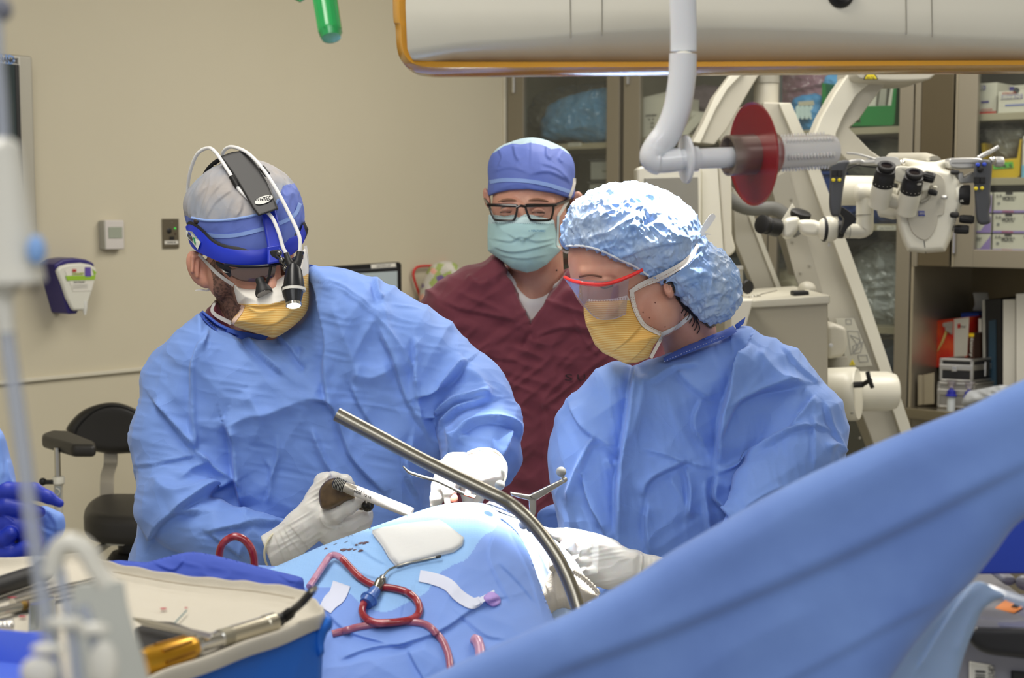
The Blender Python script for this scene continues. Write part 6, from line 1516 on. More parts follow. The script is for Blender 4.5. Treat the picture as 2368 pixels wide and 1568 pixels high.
ts_.ell((1240, 600, 0), (76, 64, 74), k=4, op='sub')
V, Q = ts_.mesh(); from_np('undershirt', Parr(V, D2), Q, mat('tee_white', (222, 220, 220), .85, bump=[('crumple', 30, .3, .004)]), man)
zt_ = zray([(V, Q)])
cord('neck_rib', [(1166, 622), (1184, 646), (1203, 662), (1240, 674), (1280, 664), (1308, 640)], .0045, zt_, D2, mat('tee_white', (222, 220, 220)), man, off=2)
H = Blob(D2, 1110, 1362, 310, 800, -140, 130, 2.5)
H.ell((1228, 425, 10), (90, 94, 104), k=1)
H.ell((1222, 500, -22), (88, 92, 80), k=20)
H.ell((1218, 580, -45), (62, 52, 50), k=20)
H.cap((1202, 480, -98), 9, (1202, 525, -116), 13, 12)
H.cap((1160, 470, -88), 9, (1190, 468, -92), 8, 10); H.cap((1225, 468, -92), 8, (1275, 470, -78), 9, 10)
H.ell((1170, 490, -104), (19, 11, 10), k=7, op='sub'); H.ell((1242, 490, -100), (19, 11, 10), k=7, op='sub')
H.cap((1238, 560, 20), 62, (1240, 720, 30), 68, 20)
H.cap((1205, 640, -15), 12, (1225, 700, -25), 10, 20)
for (x, y, s_) in ((1333, 466, 1), (1126, 458, -1)):
 H.ell((x, y, 8), (15 if s_ > 0 else 8, 24, 13), ang=12 * s_, k=4); H.ell((x + 3 * s_, y - 2, -6), (7, 14, 8), ang=12 * s_, k=3, op='sub')
Vh2, Qh2 = H.mesh(); Vh2 = smooth_v(Vh2, Qh2, 1)
Bc = Blob(D2, 960, 1560, 640, 1320, -60, 110, 9)
Bc.chain([(1240, 700, 30, 60), (1240, 800, 30, 80), (1240, 1300, 30, 80)], 20); Bc.chain([(1050, 740, 20, 45), (1240, 720, 30, 60), (1450, 750, 20, 45)], 20)
Bc.chain([(1040, 740, 20, 40), (1012, 1040, 5, 34)], 10); Bc.chain([(1460, 750, 20, 40), (1498, 1040, 5, 34)], 10)
Vb, Qb = Bc.mesh()
from_np('body', Parr(np.concatenate([Vh2, Vb]), D2), np.concatenate([Qh2, Qb + len(Vh2)]), m_skin2, man)
zh2 = zray([(Vh2, Qh2)])
for (x, y) in ((1172, 488), (1244, 489)):
 z_ = zh2(x, y)
 e = MB().ball(P3(x, y, z_ + 8, D2), (.0125, .0125, .0115), 24).build('eye', m_eyew, man, smooth=True)
 MB().ball(P3(x + 3, y + 3.0, z_ - 2.5, D2), (.0056, .0040, .0056), 18).build('iris', m_iris, e, smooth=True)
 for (yy, ww, nm) in ((-3.5, 14, 'eyelid'), (9.5, 13, 'eyelid')):
  MB().tube([P3(x + t_ * ww, y + yy + (abs(t_) ** 2) * (5 if yy < 0 else -3), z_ - 6 + 6 * t_ * t_, D2) for t_ in (-1.2, -.8, -.4, 0, .4, .8, 1.2)], [.002, .0035, .0045, .005, .0045, .0035, .002], 8).build('eyelid', m_skin2, man, smooth=True)
 MB().tube([P3(x + t_ * 14, y - .5 + (abs(t_) ** 2) * 3.5, z_ - 9 + 6 * t_ * t_, D2) for t_ in (-1.1, -.5, 0, .5, 1.1)], .0008, 5).build('lashes', m_hair, man, smooth=True)
b = MB()
for (x0, x1, y0, y1) in ((1152, 1194, 467, 464), (1222, 1268, 464, 466)):
 pts = [P3(x0 + (x1 - x0) * t_, y0 + (y1 - y0) * t_ - 4 * math.sin(math.pi * t_), zh2(x0 + (x1 - x0) * t_, y0) - 1, D2) for t_ in (0, .25, .5, .75, 1)]
 MB().tube(pts, [.0012, .0028, .0030, .0026, .001], 8).build('eyebrow', mat('brow_brown', (140, 100, 78), .8), man, smooth=True)
MB().ball(P3(1287, 625, zh2(1287, 625), D2), .002).build('mole', m_hair, man)
# cap
Cp = Blob(D2, 1116, 1342, 308, 500, -125, 140, 2.5)
Cp.ell((1229, 424, 12), (99, 106, 114), k=1); Cp.cap((1172, 380, 0), 38, (1286, 382, 0), 36, 30)
Cp.ell((1228, 448, 12), (99, 56, 112), k=10)
carve(Cp, [(1090, 462), (1128, 456), (1150, 446), (1176, 440), (1222, 438), (1280, 447), (1310, 457), (1335, 462), (1380, 470), (1360, 560), (1090, 560)], 4)
Vc, Qc = Cp.mesh(); Vc = smooth_v(Vc, Qc, 1); Nc = normals(Vc, Qc); h = np.zeros(len(Vc))
for f_ in (([(1150, 345), (1158, 365), (1150, 385)], 4, 6, 's'), ([(1185, 335), (1190, 360), (1200, 375)], 5, 7, 's'), ([(1226, 320), (1226, 350), (1225, 395)], 3, 3, 's'), ([(1262, 335), (1262, 360), (1275, 372)], 5, 7, 's'), ([(1300, 345), (1290, 365), (1300, 380)], 4, 6, 's'),
   ([(1140, 400), (1180, 390), (1220, 402)], 3, 8, 's'), ([(1230, 405), (1270, 400), (1315, 420)], 4, 9, 's'), ([(1250, 380), (1290, 395), (1320, 430)], 3, 8, 's'), ([(1150, 440), (1190, 425), (1225, 430)], 3, 7, 'r')):
 h += fold(Vc, Nc, *f_)
Vc = Vc + Nc * h[:, None]
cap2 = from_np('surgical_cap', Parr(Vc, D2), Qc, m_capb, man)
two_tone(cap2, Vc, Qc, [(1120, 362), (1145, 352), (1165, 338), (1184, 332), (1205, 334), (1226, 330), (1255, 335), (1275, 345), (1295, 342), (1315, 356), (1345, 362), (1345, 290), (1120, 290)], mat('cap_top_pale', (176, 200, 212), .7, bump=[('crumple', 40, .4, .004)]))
zc2 = zray([(Vc, Qc)])
strip('ribbon', [(1132, 421), (1170, 416), (1222, 419), (1270, 428), (1322, 445)], 9, zc2, D2, m_ribbon, cap2, off=2)
# mask
M2 = Blob(D2, 1112, 1330, 480, 645, -190, 70, 2)
M2.pillow([(1130, 496), (1165, 499), (1210, 494), (1255, 500), (1291, 500), (1292, 560), (1300, 576), (1264, 612), (1240, 626), (1218, 631), (1184, 621), (1153, 598), (1128, 580), (1127, 540)], -92, 40, 46, 1, zf=lambda x, y: .0075 * (x - 1208) ** 2 + .10 * (y - 560), smooth=False)
V, Q = M2.mesh(); V = smooth_v(V, Q, 1); N = normals(V, Q); h = 0
for f_ in (([(1135, 553), (1180, 560), (1205, 550), (1240, 560), (1288, 552)], 4, 7, 's'), ([(1140, 572), (1180, 584), (1220, 580), (1288, 562)], 5, 8, 's'), ([(1204, 556), (1214, 556)], 4, 5, 'r'), ([(1150, 590), (1210, 600), (1270, 590)], 3, 8, 's'), ([(1170, 540), (1205, 556), (1240, 540)], 3, 9, 's')):
 h = h + fold(V, N, *f_)
V = V + N * h[:, None]
m_maskg = mat('mask_mint', (180, 218, 220), .75, bump=[('crumple', 28, .3, .004), ('weave', 700, .1, .0004)])
mask2 = from_np('face_mask', Parr(V, D2), Q, m_maskg, man)
two_tone(mask2, V, Q, [(1110, 480), (1320, 480), (1320, 517), (1110, 517)], mat('mask_pale', (196, 222, 226), .75, bump=[('weave', 700, .1, .0004)]))
zm2 = zray([(V, Q), (Vh2, Qh2), (Vc, Qc)])
strip('strap', [(1291, 500), (1304, 480), (1318, 455), (1327, 430), (1329, 412)], 7, zm2, D2, m_maskw, mask2, off=2)
strip('strap', [(1288, 566), (1300, 578), (1310, 584), (1318, 582)], 5, zm2, D2, m_maskw, mask2, off=2)
strip('edge_band', [(1291, 500), (1290, 535), (1289, 568)], 5, zm2, D2, mat('mask_pale', (196, 222, 226)), mask2, off=3)
zmm = zray([(V, Q)])
dots('punched_dots', [[(1134, 501), (1208, 499), (1288, 504)], [(1134, 515), (1208, 516), (1288, 518)]], zmm, D2, mat('dot_grey', (130, 160, 175), .8), mask2, r=.0006, off=2, gap=5)
ptxt = lambda s_, x0, y0, x1, y1, zf, d, size, m_, par, off=4: text(s_, P3((x0 + x1) / 2, (y0 + y1) / 2, zf((x0 + x1) / 2, (y0 + y1) / 2) - off, d), P3(x1, y1, zf(x1, y1) - off, d) - P3(x0, y0, zf(x0, y0) - off, d), Z, size * d / F * 1.35, m_, par, width=(P3(x1, y1, 0, d) - P3(x0, y0, 0, d)).length)
ptxt('o HALYARD', 1220, 533, 1264, 534, zmm, D2, 5.0, mat('teal_ink', (90, 150, 190), .7), mask2)
# glasses
gl2 = thing('eyeglasses', 'thick black-rimmed glasses worn above the pale green mask', 'glasses', P3(1205, 490, -150, D2))
m_tort = mat('tortoise_black', (28, 22, 20), .2)
def rim(x0, x1, y0, y1):
 return [(x0 + 4, y0), (x1 - 6, y0 + 1), (x1, y0 + 6), (x1 - 4, y1 - 8), (x1 - 12, y1), (x0 + 16, y1), (x0 + 8, y1 - 6), (x0, y0 + 8)]
zg_ = lambda x: -128 + .004 * (x - 1205) ** 2
for (x0, x1) in ((1133, 1196), (1216, 1280)):
 rp = spline2(rim(x0, x1, 474, 509), 4)
 MB().tube([P3(x, y, zg_(x), D2) for x, y in rp], .0024, 8, closed=True).build('rim', m_tort, gl2, smooth=True)
 MB().prism([P3(x, y, zg_(x) + 1, D2) for x, y in rp], [P3(x, y, zg_(x) + 3, D2) for x, y in rp]).build('lens', clear_mat('spectacle_lens', (246, 246, 246), gloss=.015, rough=.02, diffuse=.0), gl2)
MB().tube([P3(x, y, zg_(x) - 2, D2) for x, y in spline2([(1194, 480), (1205, 476), (1218, 480)], 4, False)], .0026, 8).build('bridge', m_tort, gl2, smooth=True)
MB().tube([P3(x, y, zg_(x) - 1, D2) for x, y in ((1128, 474), (1140, 474), (1165, 475), (1195, 476))], .0032, 8).build('brow_bar', m_tort, gl2, smooth=True)
MB().tube([P3(x, y, zg_(x) - 1, D2) for x, y in ((1216, 476), (1240, 475), (1265, 475), (1286, 474))], .0032, 8).build('brow_bar', m_tort, gl2, smooth=True)
MB().tube([P3(1284, 474, zg_(1284) - 2, D2), P3(1300, 468, -75, D2), P3(1324, 459, 0, D2)], .0030, 8).build('temple', m_tort, gl2, smooth=True)
MB().tube([P3(1130, 474, zg_(1130) - 1, D2), P3(1125, 466, -60, D2), P3(1121, 460, 0, D2)], .0028, 8).build('temple', m_tort, gl2, smooth=True)
# ================================================================ the assistant in the bouffant cap
D3 = 2.10
wom = thing('person', 'person in profile with a shiny blue bouffant cap, yellow mask and blue gown', 'person', (P(1600, 1000, D3 + .1).x, D3 + .1, 0))
DG = 2.16
G = Blob(DG, 1256, 1976, 744, 1500, -320, 210, 4)
G.pillow([(1500, 836), (1560, 820), (1640, 796), (1690, 772), (1722, 760), (1760, 778), (1793, 796), (1865, 860), (1909, 900), (1935, 960), (1930, 1060), (1880, 1200), (1860, 1495), (1330, 1495), (1300, 1240), (1280, 1117), (1271, 1050),
   (1280, 992), (1308, 924), (1345, 888), (1378, 858), (1412, 838), (1440, 842), (1470, 850)], 10, 135, 120, 1, gx=.05)
G.chain([(1790, 890, -10, 92), (1860, 985, -50, 94), (1850, 1060, -90, 92), (1780, 1135, -150, 76), (1720, 1240, -215, 56), (1650, 1325, -258, 44)], 22)
G.cap((1920, 1010, -60), 36, (1905, 1055, -70), 40, 20)
fw = [([(1463, 845), (1450, 948), (1432, 1059), (1423, 1149), (1425, 1242)], 22, 24, 's'), ([(1500, 870), (1478, 950), (1452, 1020)], 8, 16, 'r'),
 ([(1378, 1006), (1340, 1090), (1316, 1162)], -9, 7, 'v'), ([(1347, 1090), (1362, 1160), (1400, 1240)], 14, 14, 's'), ([(1347, 1098), (1362, 1050), (1378, 1010)], 8, 10, 's'),
 ([(1400, 1060), (1418, 1080), (1432, 1060)], -8, 8, 'v'), ([(1312, 930), (1345, 990), (1400, 1030), (1430, 1058)], 7, 18, 's'),
 ([(1490, 1153), (1498, 1120), (1530, 1095), (1593, 1068)], 12, 18, 's'), ([(1495, 1158), (1490, 1220), (1500, 1290)], 9, 14, 's'), ([(1630, 1106), (1634, 1170), (1645, 1250)], -7, 8, 'v'),
 ([(1580, 1075), (1592, 1130), (1586, 1200)], 9, 16, 's'), ([(1540, 1100), (1570, 1140), (1600, 1205)], 6, 12, 'r'),
 ([(1731, 790), (1700, 850), (1684, 900), (1664, 970), (1656, 1080)], 26, 26, 's'), ([(1690, 770), (1690, 830), (1680, 880)], 3, 4, 's'),
 ([(1655, 1100), (1648, 1150), (1672, 1180), (1700, 1215)], 18, 16, 's'), ([(1664, 1024), (1690, 965), (1713, 930), (1776, 903), (1865, 890)], 16, 22, 's'),
 ([(1655, 1100), (1731, 1068), (1807, 1015), (1878, 992), (1932, 1006)], 7, 8, 's'), ([(1655, 1092), (1731, 1060), (1807, 1008), (1880, 984)], -4, 5, 'v'),
 ([(1882, 915), (1855, 950), (1826, 990)], 8, 9, 's'), ([(1874, 957), (1878, 1010), (1876, 1080)], 6, 8, 's'), ([(1800, 800), (1840, 850), (1895, 895)], 5, 8, 's'), ([(1745, 815), (1800, 870), (1860, 900)], 6, 14, 'r'),
 ([(1480, 1040), (1530, 1052), (1561, 1064), (1600, 1075), (1650, 1088)], 6, 9, 's'), ([(1360, 1040), (1400, 1032), (1450, 1048)], 5, 9, 's'), ([(1722, 1189), (1770, 1150), (1816, 1126)], 8, 12, 's'),
 ([(1560, 860), (1600, 900), (1650, 930)], 7, 20, 's'), ([(1500, 900), (1560, 860), (1620, 850)], 6, 14, 's'), ([(1620, 920), (1600, 980), (1630, 1040)], 7, 18, 's'), ([(1900, 930), (1920, 990), (1940, 1040)], 7, 9, 's'), ([(1905, 1040), (1930, 1030), (1950, 1050)], -7, 8, 'v')]
Vw, Qw = G.mesh()
garment('gown', G, [(a, A * 2.0, w * 1.0, *k) for a, A, w, *k in fw], m_gown, wom, crumple=[(5.0, 240, 60, 60, 43), (4, 200, 50, -35, 48), (1.5, 70, 16, 80, 52)], smooth=0)
zgw = zray([(Vw, Qw)])
cw = [(1700, 760), (1678, 772), (1624, 794), (1575, 815), (1536, 832)]
strip('collar', cw, [16, 18, 18, 16, 10], lambda x, y: zgw(x + 4, y + 16) - 6, DG, m_collar, wom, off=10, thick=6)
dots('stitching', [[(x + 2, y + 3) for x, y in cw[1:]]], lambda x, y: zgw(x + 4, y + 16) - 6, DG, m_stitch, wom, r=.0005, off=12, gap=7)
# ties at the nape
b = MB()
for q in ([(1698, 752), (1712, 742), (1724, 733), (1720, 748), (1704, 762)], [(1696, 760), (1722, 768), (1736, 776), (1716, 782), (1700, 772)]):
 b.prism([P3(x, y, -10, DG) for x, y in q], [P3(x, y, 6, DG) for x, y in q])
b.build('neck_tie', m_collar, wom, bevel=.001)
q = [(1722, 768), (1750, 764), (1740, 778), (1724, 776)]
MB().prism([P3(x, y, -14, DG) for x, y in q], [P3(x, y, -8, DG) for x, y in q]).build('white_tab', m_paper, wom)
# head in profile, looking down to the left
H = Blob(D3, 1296, 1716, 420, 930, -140, 285, 2.5)
H.ell((1478, 560, 20), (150, 118, 100), ang=14, k=1)
H.ell((1420, 640, 10), (100, 100, 84), ang=0, k=24)
H.ell((1400, 596, 10), (86, 70, 76), ang=0, k=16)
H.cap((1366, 660, 0), 12, (1364, 696, 0), 12, 14)
H.ell((1440, 745, 5), (76, 72, 66), ang=-30, k=24)
H.chain([(1530, 660, 30, 64), (1592, 770, 122, 60), (1612, 930, 205, 58)], 20)
H.ell((1520, 720, -6), (50, 62, 58), ang=-20, k=24)
H.ell((1406, 648, -74), (20, 10, 12), ang=-12, k=8, op='sub')
H.ell((1402, 649, -60), (18, 12, 14), k=5)
H.cap((1350, 630, -50), 8, (1430, 622, -66), 8, 14)
H.ell((1547, 668, -64), (12, 22, 12), ang=-15, k=4); H.ell((1545, 664, -76), (6, 11, 7), k=2, op='sub')
Vh3, Qh3 = H.mesh(); Vh3 = smooth_v(Vh3, Qh3, 1)
Bc = Blob(D3, 1300, 1940, 780, 1540, -235, 270, 9)
Bc.chain([(1614, 860, 205, 45), (1600, 930, 170, 70), (1580, 1450, 150, 80)], 20); Bc.chain([(1430, 930, 150, 42), (1600, 920, 180, 50), (1780, 930, 130, 42)], 20)
Bc.chain([(1780, 920, 90, 40), (1850, 1080, 20, 36), (1660, 1350, -160, 18), (1520, 1325, -180, 16)], 10)
Vb, Qb = Bc.mesh()
from_np('body', Parr(np.concatenate([Vh3, Vb]), D3), np.concatenate([Qh3, Qb + len(Vh3)]), m_skin2, wom)
zh3 = zray([(Vh3, Qh3)])
patch_of('hairline', Vh3, Qh3, [(1552, 660), (1562, 690), (1580, 715), (1612, 738), (1640, 760), (1680, 740), (1640, 650), (1580, 620), (1500, 610), (1488, 630), (1520, 650)], 2.5, D3, m_hair, wom)
cord('eyebrow', [(1340, 640), (1365, 636), (1392, 640)], .0016, zh3, D3, mat('brow_dark', (110, 74, 60), .8), wom, off=0)
cord('eyelid', [(1388, 655), (1404, 661), (1420, 656)], .0016, zh3, D3, m_skin2, wom, off=0)
cord('lashes', [(1384, 660), (1398, 666), (1418, 660)], .0011, zh3, D3, m_hair, wom, off=1)
for (x, y) in ((1502, 735), (1487, 722), (1515, 700), (1538, 756)): MB().ball(P3(x, y, zh3(x, y) - .5, D3), .0011, 8).build('mole', mat('mole_brown', (130, 80, 64), .7), wom)
b = MB()
for k in range(7):
 x0, y0 = 1568 + 6 * k, 690 + 6 * k
 pts = spline([(x0, y0, 0), (x0 + 14, y0 + 18 + 2 * k, 0), (x0 + 8, y0 + 34 + k * 2, 0)], 5)
 b.tube([P3(p.x, p.y, zh3(p.x, p.y) - 4, D3) for p in pts], .0008, 5)
b.build('hair_wisps', m_hair, wom, smooth=True)
# bouffant cap
Cp = Blob(D3, 1286, 1724, 408, 772, -165, 175, 2.5)
Cp.ell((1460, 548, 15), (157, 122, 122), ang=8, k=1)
Cp.ell((1540, 560, 15), (80, 92, 120), k=20)
Cp.ell((1630, 655, 30), (76, 98, 86), ang=-28, k=24)
Cp.ell((1590, 640, 20), (60, 60, 100), k=20)
Cp.cap((1325, 560, 10), 22, (1340, 540, 10), 34, 16)
# face opening
X2, Y2 = np.meshgrid(Cp.x, Cp.y, indexing='ij')
face = [(1280, 566), (1314, 571), (1356, 570), (1394, 581), (1433, 600), (1470, 616), (1505, 642), (1536, 655), (1560, 672), (1590, 700), (1616, 728), (1645, 752), (1600, 800), (1280, 800)]
dv = sd_poly(face, X2, Y2); Cp.put(np.broadcast_to(dv[:, :, None], Cp.Fd.shape), 5, 'sub')
Vc, Qc = Cp.mesh(); Vc = smooth_v(Vc, Qc, 1); Nc = normals(Vc, Qc); h = np.zeros(len(Vc))
def crump(V, A, s, seed, ang=0):
 ca, sa = math.cos(math.radians(ang)), math.sin(math.radians(ang)); x = V[:, 0] * ca + V[:, 1] * sa; y = -V[:, 0] * sa + V[:, 1] * ca
 w = np.stack([vnoise(V / (s * 2.2) + 3, seed + 1), vnoise(V / (s * 2.2) + 8, seed + 2), vnoise(V / (s * 2.2) + 5, seed + 3)], 1)
 return A * ridged(np.stack([x / (s * 2.6), y / s, V[:, 2] / s], 1) + w * 1.4, seed)
h += crump(Vc, 4.5, 22, 61, -25) + crump(Vc, 3.0, 12, 66, 50) + crump(Vc, 1.6, 7, 69, -70)
gath = np.exp(-np.abs(sd_poly(face, Vc[:, 0], Vc[:, 1])) / 26)
h += 2.0 * gath * np.sin(Vc[:, 0] * .55 - Vc[:, 1] * .25 + 2 * vnoise(Vc / 15, 5))
for f_ in (([(1616, 548), (1612, 590), (1580, 625), (1530, 650)], -14, 12, 'v'), ([(1430, 600), (1500, 575), (1590, 560)], 8, 12, 's'), ([(1560, 660), (1620, 640), (1680, 660)], 7, 9, 's'), ([(1600, 700), (1650, 680), (1700, 690)], 6, 8, 's'), ([(1630, 600), (1640, 660), (1620, 720)], 6, 9, 's')):
 h += fold(Vc, Nc, *f_)
Vc = Vc + Nc * h[:, None]
m_bouf = mat('bouffant_blue', (142, 178, 232), .38, spec=.6, bump=[('crumple', 42, .8, .006), ('crumple', 90, .4, .003)], var=((172, 190, 214), 18, .8))
cap3 = from_np('bouffant_cap', Parr(Vc, D3), Qc, m_bouf, wom)
zc3 = zray([(Vc, Qc), (Vh3, Qh3)])
cord('elastic_edge', [(1308, 569), (1330, 568), (1356, 570), (1394, 581), (1433, 600), (1470, 617), (1500, 638)], .0016, zc3, D3, mat('elastic_white', (222, 226, 232), .8), cap3, off=1)
# mask
M3 = Blob(D3, 1336, 1550, 664, 856, -160, 110, 2)
M3.pillow([(1349, 680), (1400, 677), (1457, 674), (1466, 712), (1486, 750), (1530, 775), (1512, 800), (1500, 828), (1470, 840), (1446, 841), (1394, 816), (1375, 797), (1357, 755), (1350, 727)], -22, 76, 72, 1, gx=-.28, smooth=False)
Vm, Qm = M3.mesh(); Vm = smooth_v(Vm, Qm, 1); Nm = normals(Vm, Qm); hm = 0
for f_ in (([(1352, 752), (1400, 740), (1456, 722)], 9, 10, 's'), ([(1415, 815), (1450, 790), (1486, 752)], 7, 8, 's'), ([(1455, 838), (1485, 810), (1510, 780)], 6, 8, 's'), ([(1356, 745), (1372, 758), (1386, 756)], 4, 6, 'r'), ([(1362, 700), (1370, 722), (1390, 735)], 4, 7, 'r')):
 hm = hm + fold(Vm, Nm, *f_)
Vm = Vm + Nm * hm[:, None]
mask3 = from_np('face_mask', Parr(Vm, D3), Qm, m_masky, wom)
two_tone(mask3, Vm, Qm, [(1336, 660), (1470, 660), (1470, 694), (1336, 697)], m_maskw)
zm3 = zray([(Vm, Qm), (Vh3, Qh3), (Vc, Qc)])
strip('edge_band', [(1461, 673), (1464, 695), (1472, 722), (1488, 750), (1510, 764), (1533, 774)], 10, zm3, D3, m_maskw, mask3, off=4)
strip('edge_band', [(1533, 774), (1520, 800), (1505, 828)], 8, zm3, D3, m_maskw, mask3, off=4)
strip('strap', [(1457, 676), (1486, 658), (1528, 640), (1578, 612), (1604, 586), (1614, 564)], [9, 13, 15, 14, 11, 7], zm3, D3, m_maskw, mask3, off=5)
strip('strap', [(1530, 774), (1563, 758), (1580, 745), (1600, 728)], [10, 9, 10, 10], zm3, D3, m_maskw, mask3, off=4)
strip('strap_tail', [(1618, 545), (1628, 530), (1645, 505), (1652, 496)], [5, 13, 15, 9], lambda x, y: -30, D3, m_maskw, mask3, off=3)
strip('strap_tail', [(1616, 548), (1630, 541), (1644, 543)], [5, 5, 1], lambda x, y: -32, D3, m_maskw, mask3, off=3)
zm3m = zray([(Vm, Qm)])
md_ = mat('dot_tan', (196, 160, 140), .8)
dots('punched_dots', [[(1352, 683), (1400, 680), (1448, 677)], [(1352, 693), (1400, 691), (1448, 689)], [(1352, 697), (1400, 695), (1448, 693)]], zm3m, D3, md_, mask3, r=.0006, off=3, gap=6)
dots('punched_dots', [[(1459, 680), (1462, 698), (1470, 722), (1485, 746), (1508, 760), (1528, 770)], [(1464, 680), (1467, 696), (1475, 720), (1490, 742), (1512, 756)],
      [(1470, 670), (1500, 655), (1540, 636), (1580, 612)], [(1474, 674), (1504, 660), (1544, 641), (1584, 616)]], zm3, D3, md_, mask3, r=.0005, off=8, gap=6)
# visor
vis = thing('eye_shield', 'clear wraparound eye shield with a bright red frame over the yellow mask', 'eye shield', P3(1390, 690, -120, D3))
zv = lambda x: -96 + .0 * x - 14 + .0016 * (x - 1400) ** 2 + (0 if x > 1345 else (1345 - x) * 1.6)
rt = spline2([(1306, 641), (1320, 648), (1337, 653), (1360, 657), (1387, 658), (1410, 655), (1433, 648), (1460, 637), (1486, 624)], 5, False)
MB().tube([P3(x, y, zv(x), D3) for x, y in rt], [.0024 + .0008 * math.sin(math.pi * i / (len(rt) - 1)) for i in range(len(rt))], 10).build('frame', mat('frame_red', (225, 45, 40), .3, sss=.1), vis, smooth=True)
topv = spline2([(1303, 642), (1325, 644), (1350, 646), (1387, 650), (1420, 648), (1455, 640)], 6, False)
botv = spline2([(1350, 706), (1360, 718), (1372, 730), (1388, 738), (1420, 737), (1448, 725)], 6, False)
R = [[P3(a[0] + (b_[0] - a[0]) * k, a[1] + (b_[1] - a[1]) * k, zv(a[0] + (b_[0] - a[0]) * k) - 3, D3) for a, b_ in zip(topv, botv)] for k in (0, .2, .4, .6, .8, 1)]
MB().sheet(R, .0012, (0, 1, 0)).build('shield', clear_mat('visor_plastic', (232, 228, 236), gloss=.14, rough=.03, diffuse=.04), vis, smooth=True)
MB().tube([P3(x, y, zv(x) - 3, D3) for x, y in botv], .0006, 6).build('shield_edge', mat('edge_violet', (150, 140, 160), .3), vis, smooth=True)
# her gloved hand
DH3 = 1.98
B = Blob(DH3, 1190, 1660, 1200, 1385, -70, 95, 2)
B.pillow([(1300, 1222), (1350, 1228), (1385, 1236), (1420, 1248), (1450, 1268), (1484, 1281), (1484, 1340), (1420, 1362), (1385, 1357), (1356, 1345), (1335, 1325), (1322, 1290), (1300, 1255)], 5, 34, 32, 0)
B.chain([(1470, 1312, 10, 34), (1500, 1314, 10, 29), (1600, 1330, 10, 30), (1640, 1335, 10, 31)], 12, sq=.8)
B.chain([(1340, 1243, 0, 18), (1295, 1238, -6, 15), (1255, 1232, -8, 13), (1215, 1216, -8, 11)], 6)
B.chain([(1350, 1272, -18, 20), (1325, 1268, -30, 15), (1306, 1262, -20, 12)], 6)
B.chain([(1352, 1298, -20, 18), (1330, 1296, -32, 14), (1312, 1294, -16, 12)], 5)
B.chain([(1365, 1322, -18, 17), (1345, 1322, -28, 13), (1326, 1318, -12, 11)], 5)
B.chain([(1310, 1235, 20, 14), (1285, 1262, 25, 12), (1282, 1290, 22, 11)], 6)
hand('glove', B, m_glove, wom, [([(1305, 1253), (1318, 1257), (1333, 1259)], -8, 4, 'v'), ([(1318, 1293), (1330, 1293), (1336, 1286), (1341, 1270)], -4, 3, 'v'), ([(1330, 1321), (1345, 1322), (1355, 1312)], -4, 3, 'v'),
  ([(1380, 1235), (1384, 1280), (1378, 1340)], 7, 12, 'r'), ([(1483, 1278), (1482, 1310), (1474, 1345)], -4, 3, 'v'), ([(1490, 1282), (1490, 1310), (1484, 1345)], 2, 3, 's'), ([(1500, 1284), (1500, 1312), (1497, 1345)], 2, 4, 's'), ([(1512, 1286), (1510, 1318)], 2, 4, 's')], crumple=[(1.0, 10, 50, 80, 5)])
# knuckles stay part of the glove; blue sleeve seen in the gap under the maroon shirt
o = Blob(2.3, 1236, 1320, 1158, 1240, -40, 40, 3)
o.pillow([(1242, 1190), (1262, 1172), (1290, 1166), (1318, 1180), (1318, 1236), (1262, 1236), (1246, 1222)], 0, 30, 22, 0)
garment('sleeve_end', o, [([(1250, 1200), (1280, 1190), (1310, 1196)], 5, 6, 's')], m_gown, wom)
# ================================================================ fourth person, at the left edge
D4 = 1.62
per4 = thing('person', 'person at the left edge of the photo: blue gown sleeve and royal-blue glove only', 'person', (P(-120, 1100, D4).x, D4, 0))
G = Blob(D4, -420, 60, 960, 1330, -120, 140, 4)
G.pillow([(-400, 1000), (-60, 940), (-8, 985), (10, 1010), (24, 1055), (36, 1100), (40, 1150), (20, 1240), (-40, 1320), (-400, 1320)], 30, 70, 60, 1)
garment('gown', G, [([(-10, 1000), (0, 1060), (-2, 1110)], 6, 10, 's'), ([(12, 1060), (16, 1100), (30, 1130)], 5, 8, 's')], m_gown, per4, crumple=[(3, 90, 26, 70, 81)])
G = Blob(D4, -60, 160, 1150, 1320, -30, 130, 3)
G.pillow([(0, 1200), (60, 1180), (98, 1172), (122, 1178), (147, 1194), (148, 1230), (128, 1258), (98, 1290), (40, 1300)], 50, 32, 30, 1)
garment('sleeve_end', G, [([(100, 1180), (125, 1210), (128, 1250)], 6, 8, 's'), ([(98, 1215), (120, 1225), (146, 1228)], 4, 6, 's')], m_gown, per4, crumple=[(2.5, 50, 20, 30, 83)])
B = Blob(D4, -130, 166, 1095, 1345, -110, 80, 2.5)
B.chain([(-60, 1150, -10, 34), (10, 1138, -20, 24), (78, 1136, -30, 20), (112, 1150, -34, 15), (138, 1164, -36, 10)], 6)
B.chain([(-60, 1190, -10, 34), (10, 1172, -26, 23), (62, 1180, -30, 20), (92, 1184, -30, 14)], 4)
B.chain([(-60, 1230, 0, 46), (10, 1215, -10, 34), (60, 1228, -14, 34), (78, 1256, -10, 26)], 6)
B.chain([(-40, 1270, 0, 44), (10, 1250, -40, 22), (24, 1235, -50, 18)], 4)
B.chain([(-40, 1290, -10, 40), (20, 1285, -40, 24), (60, 1270, -44, 20)], 4)
B.chain([(-40, 1310, -10, 34), (0, 1312, -40, 20), (28, 1306, -44, 16)], 4)
B.chain([(-120, 1230, 10, 46), (-60, 1230, 0, 46)], 6)
hand('glove', B, m_gloveb, per4, [([(0, 1190), (20, 1200), (36, 1215)], -3, 4, 'v'), ([(6, 1265), (20, 1268), (30, 1260)], -3, 3, 'v')])
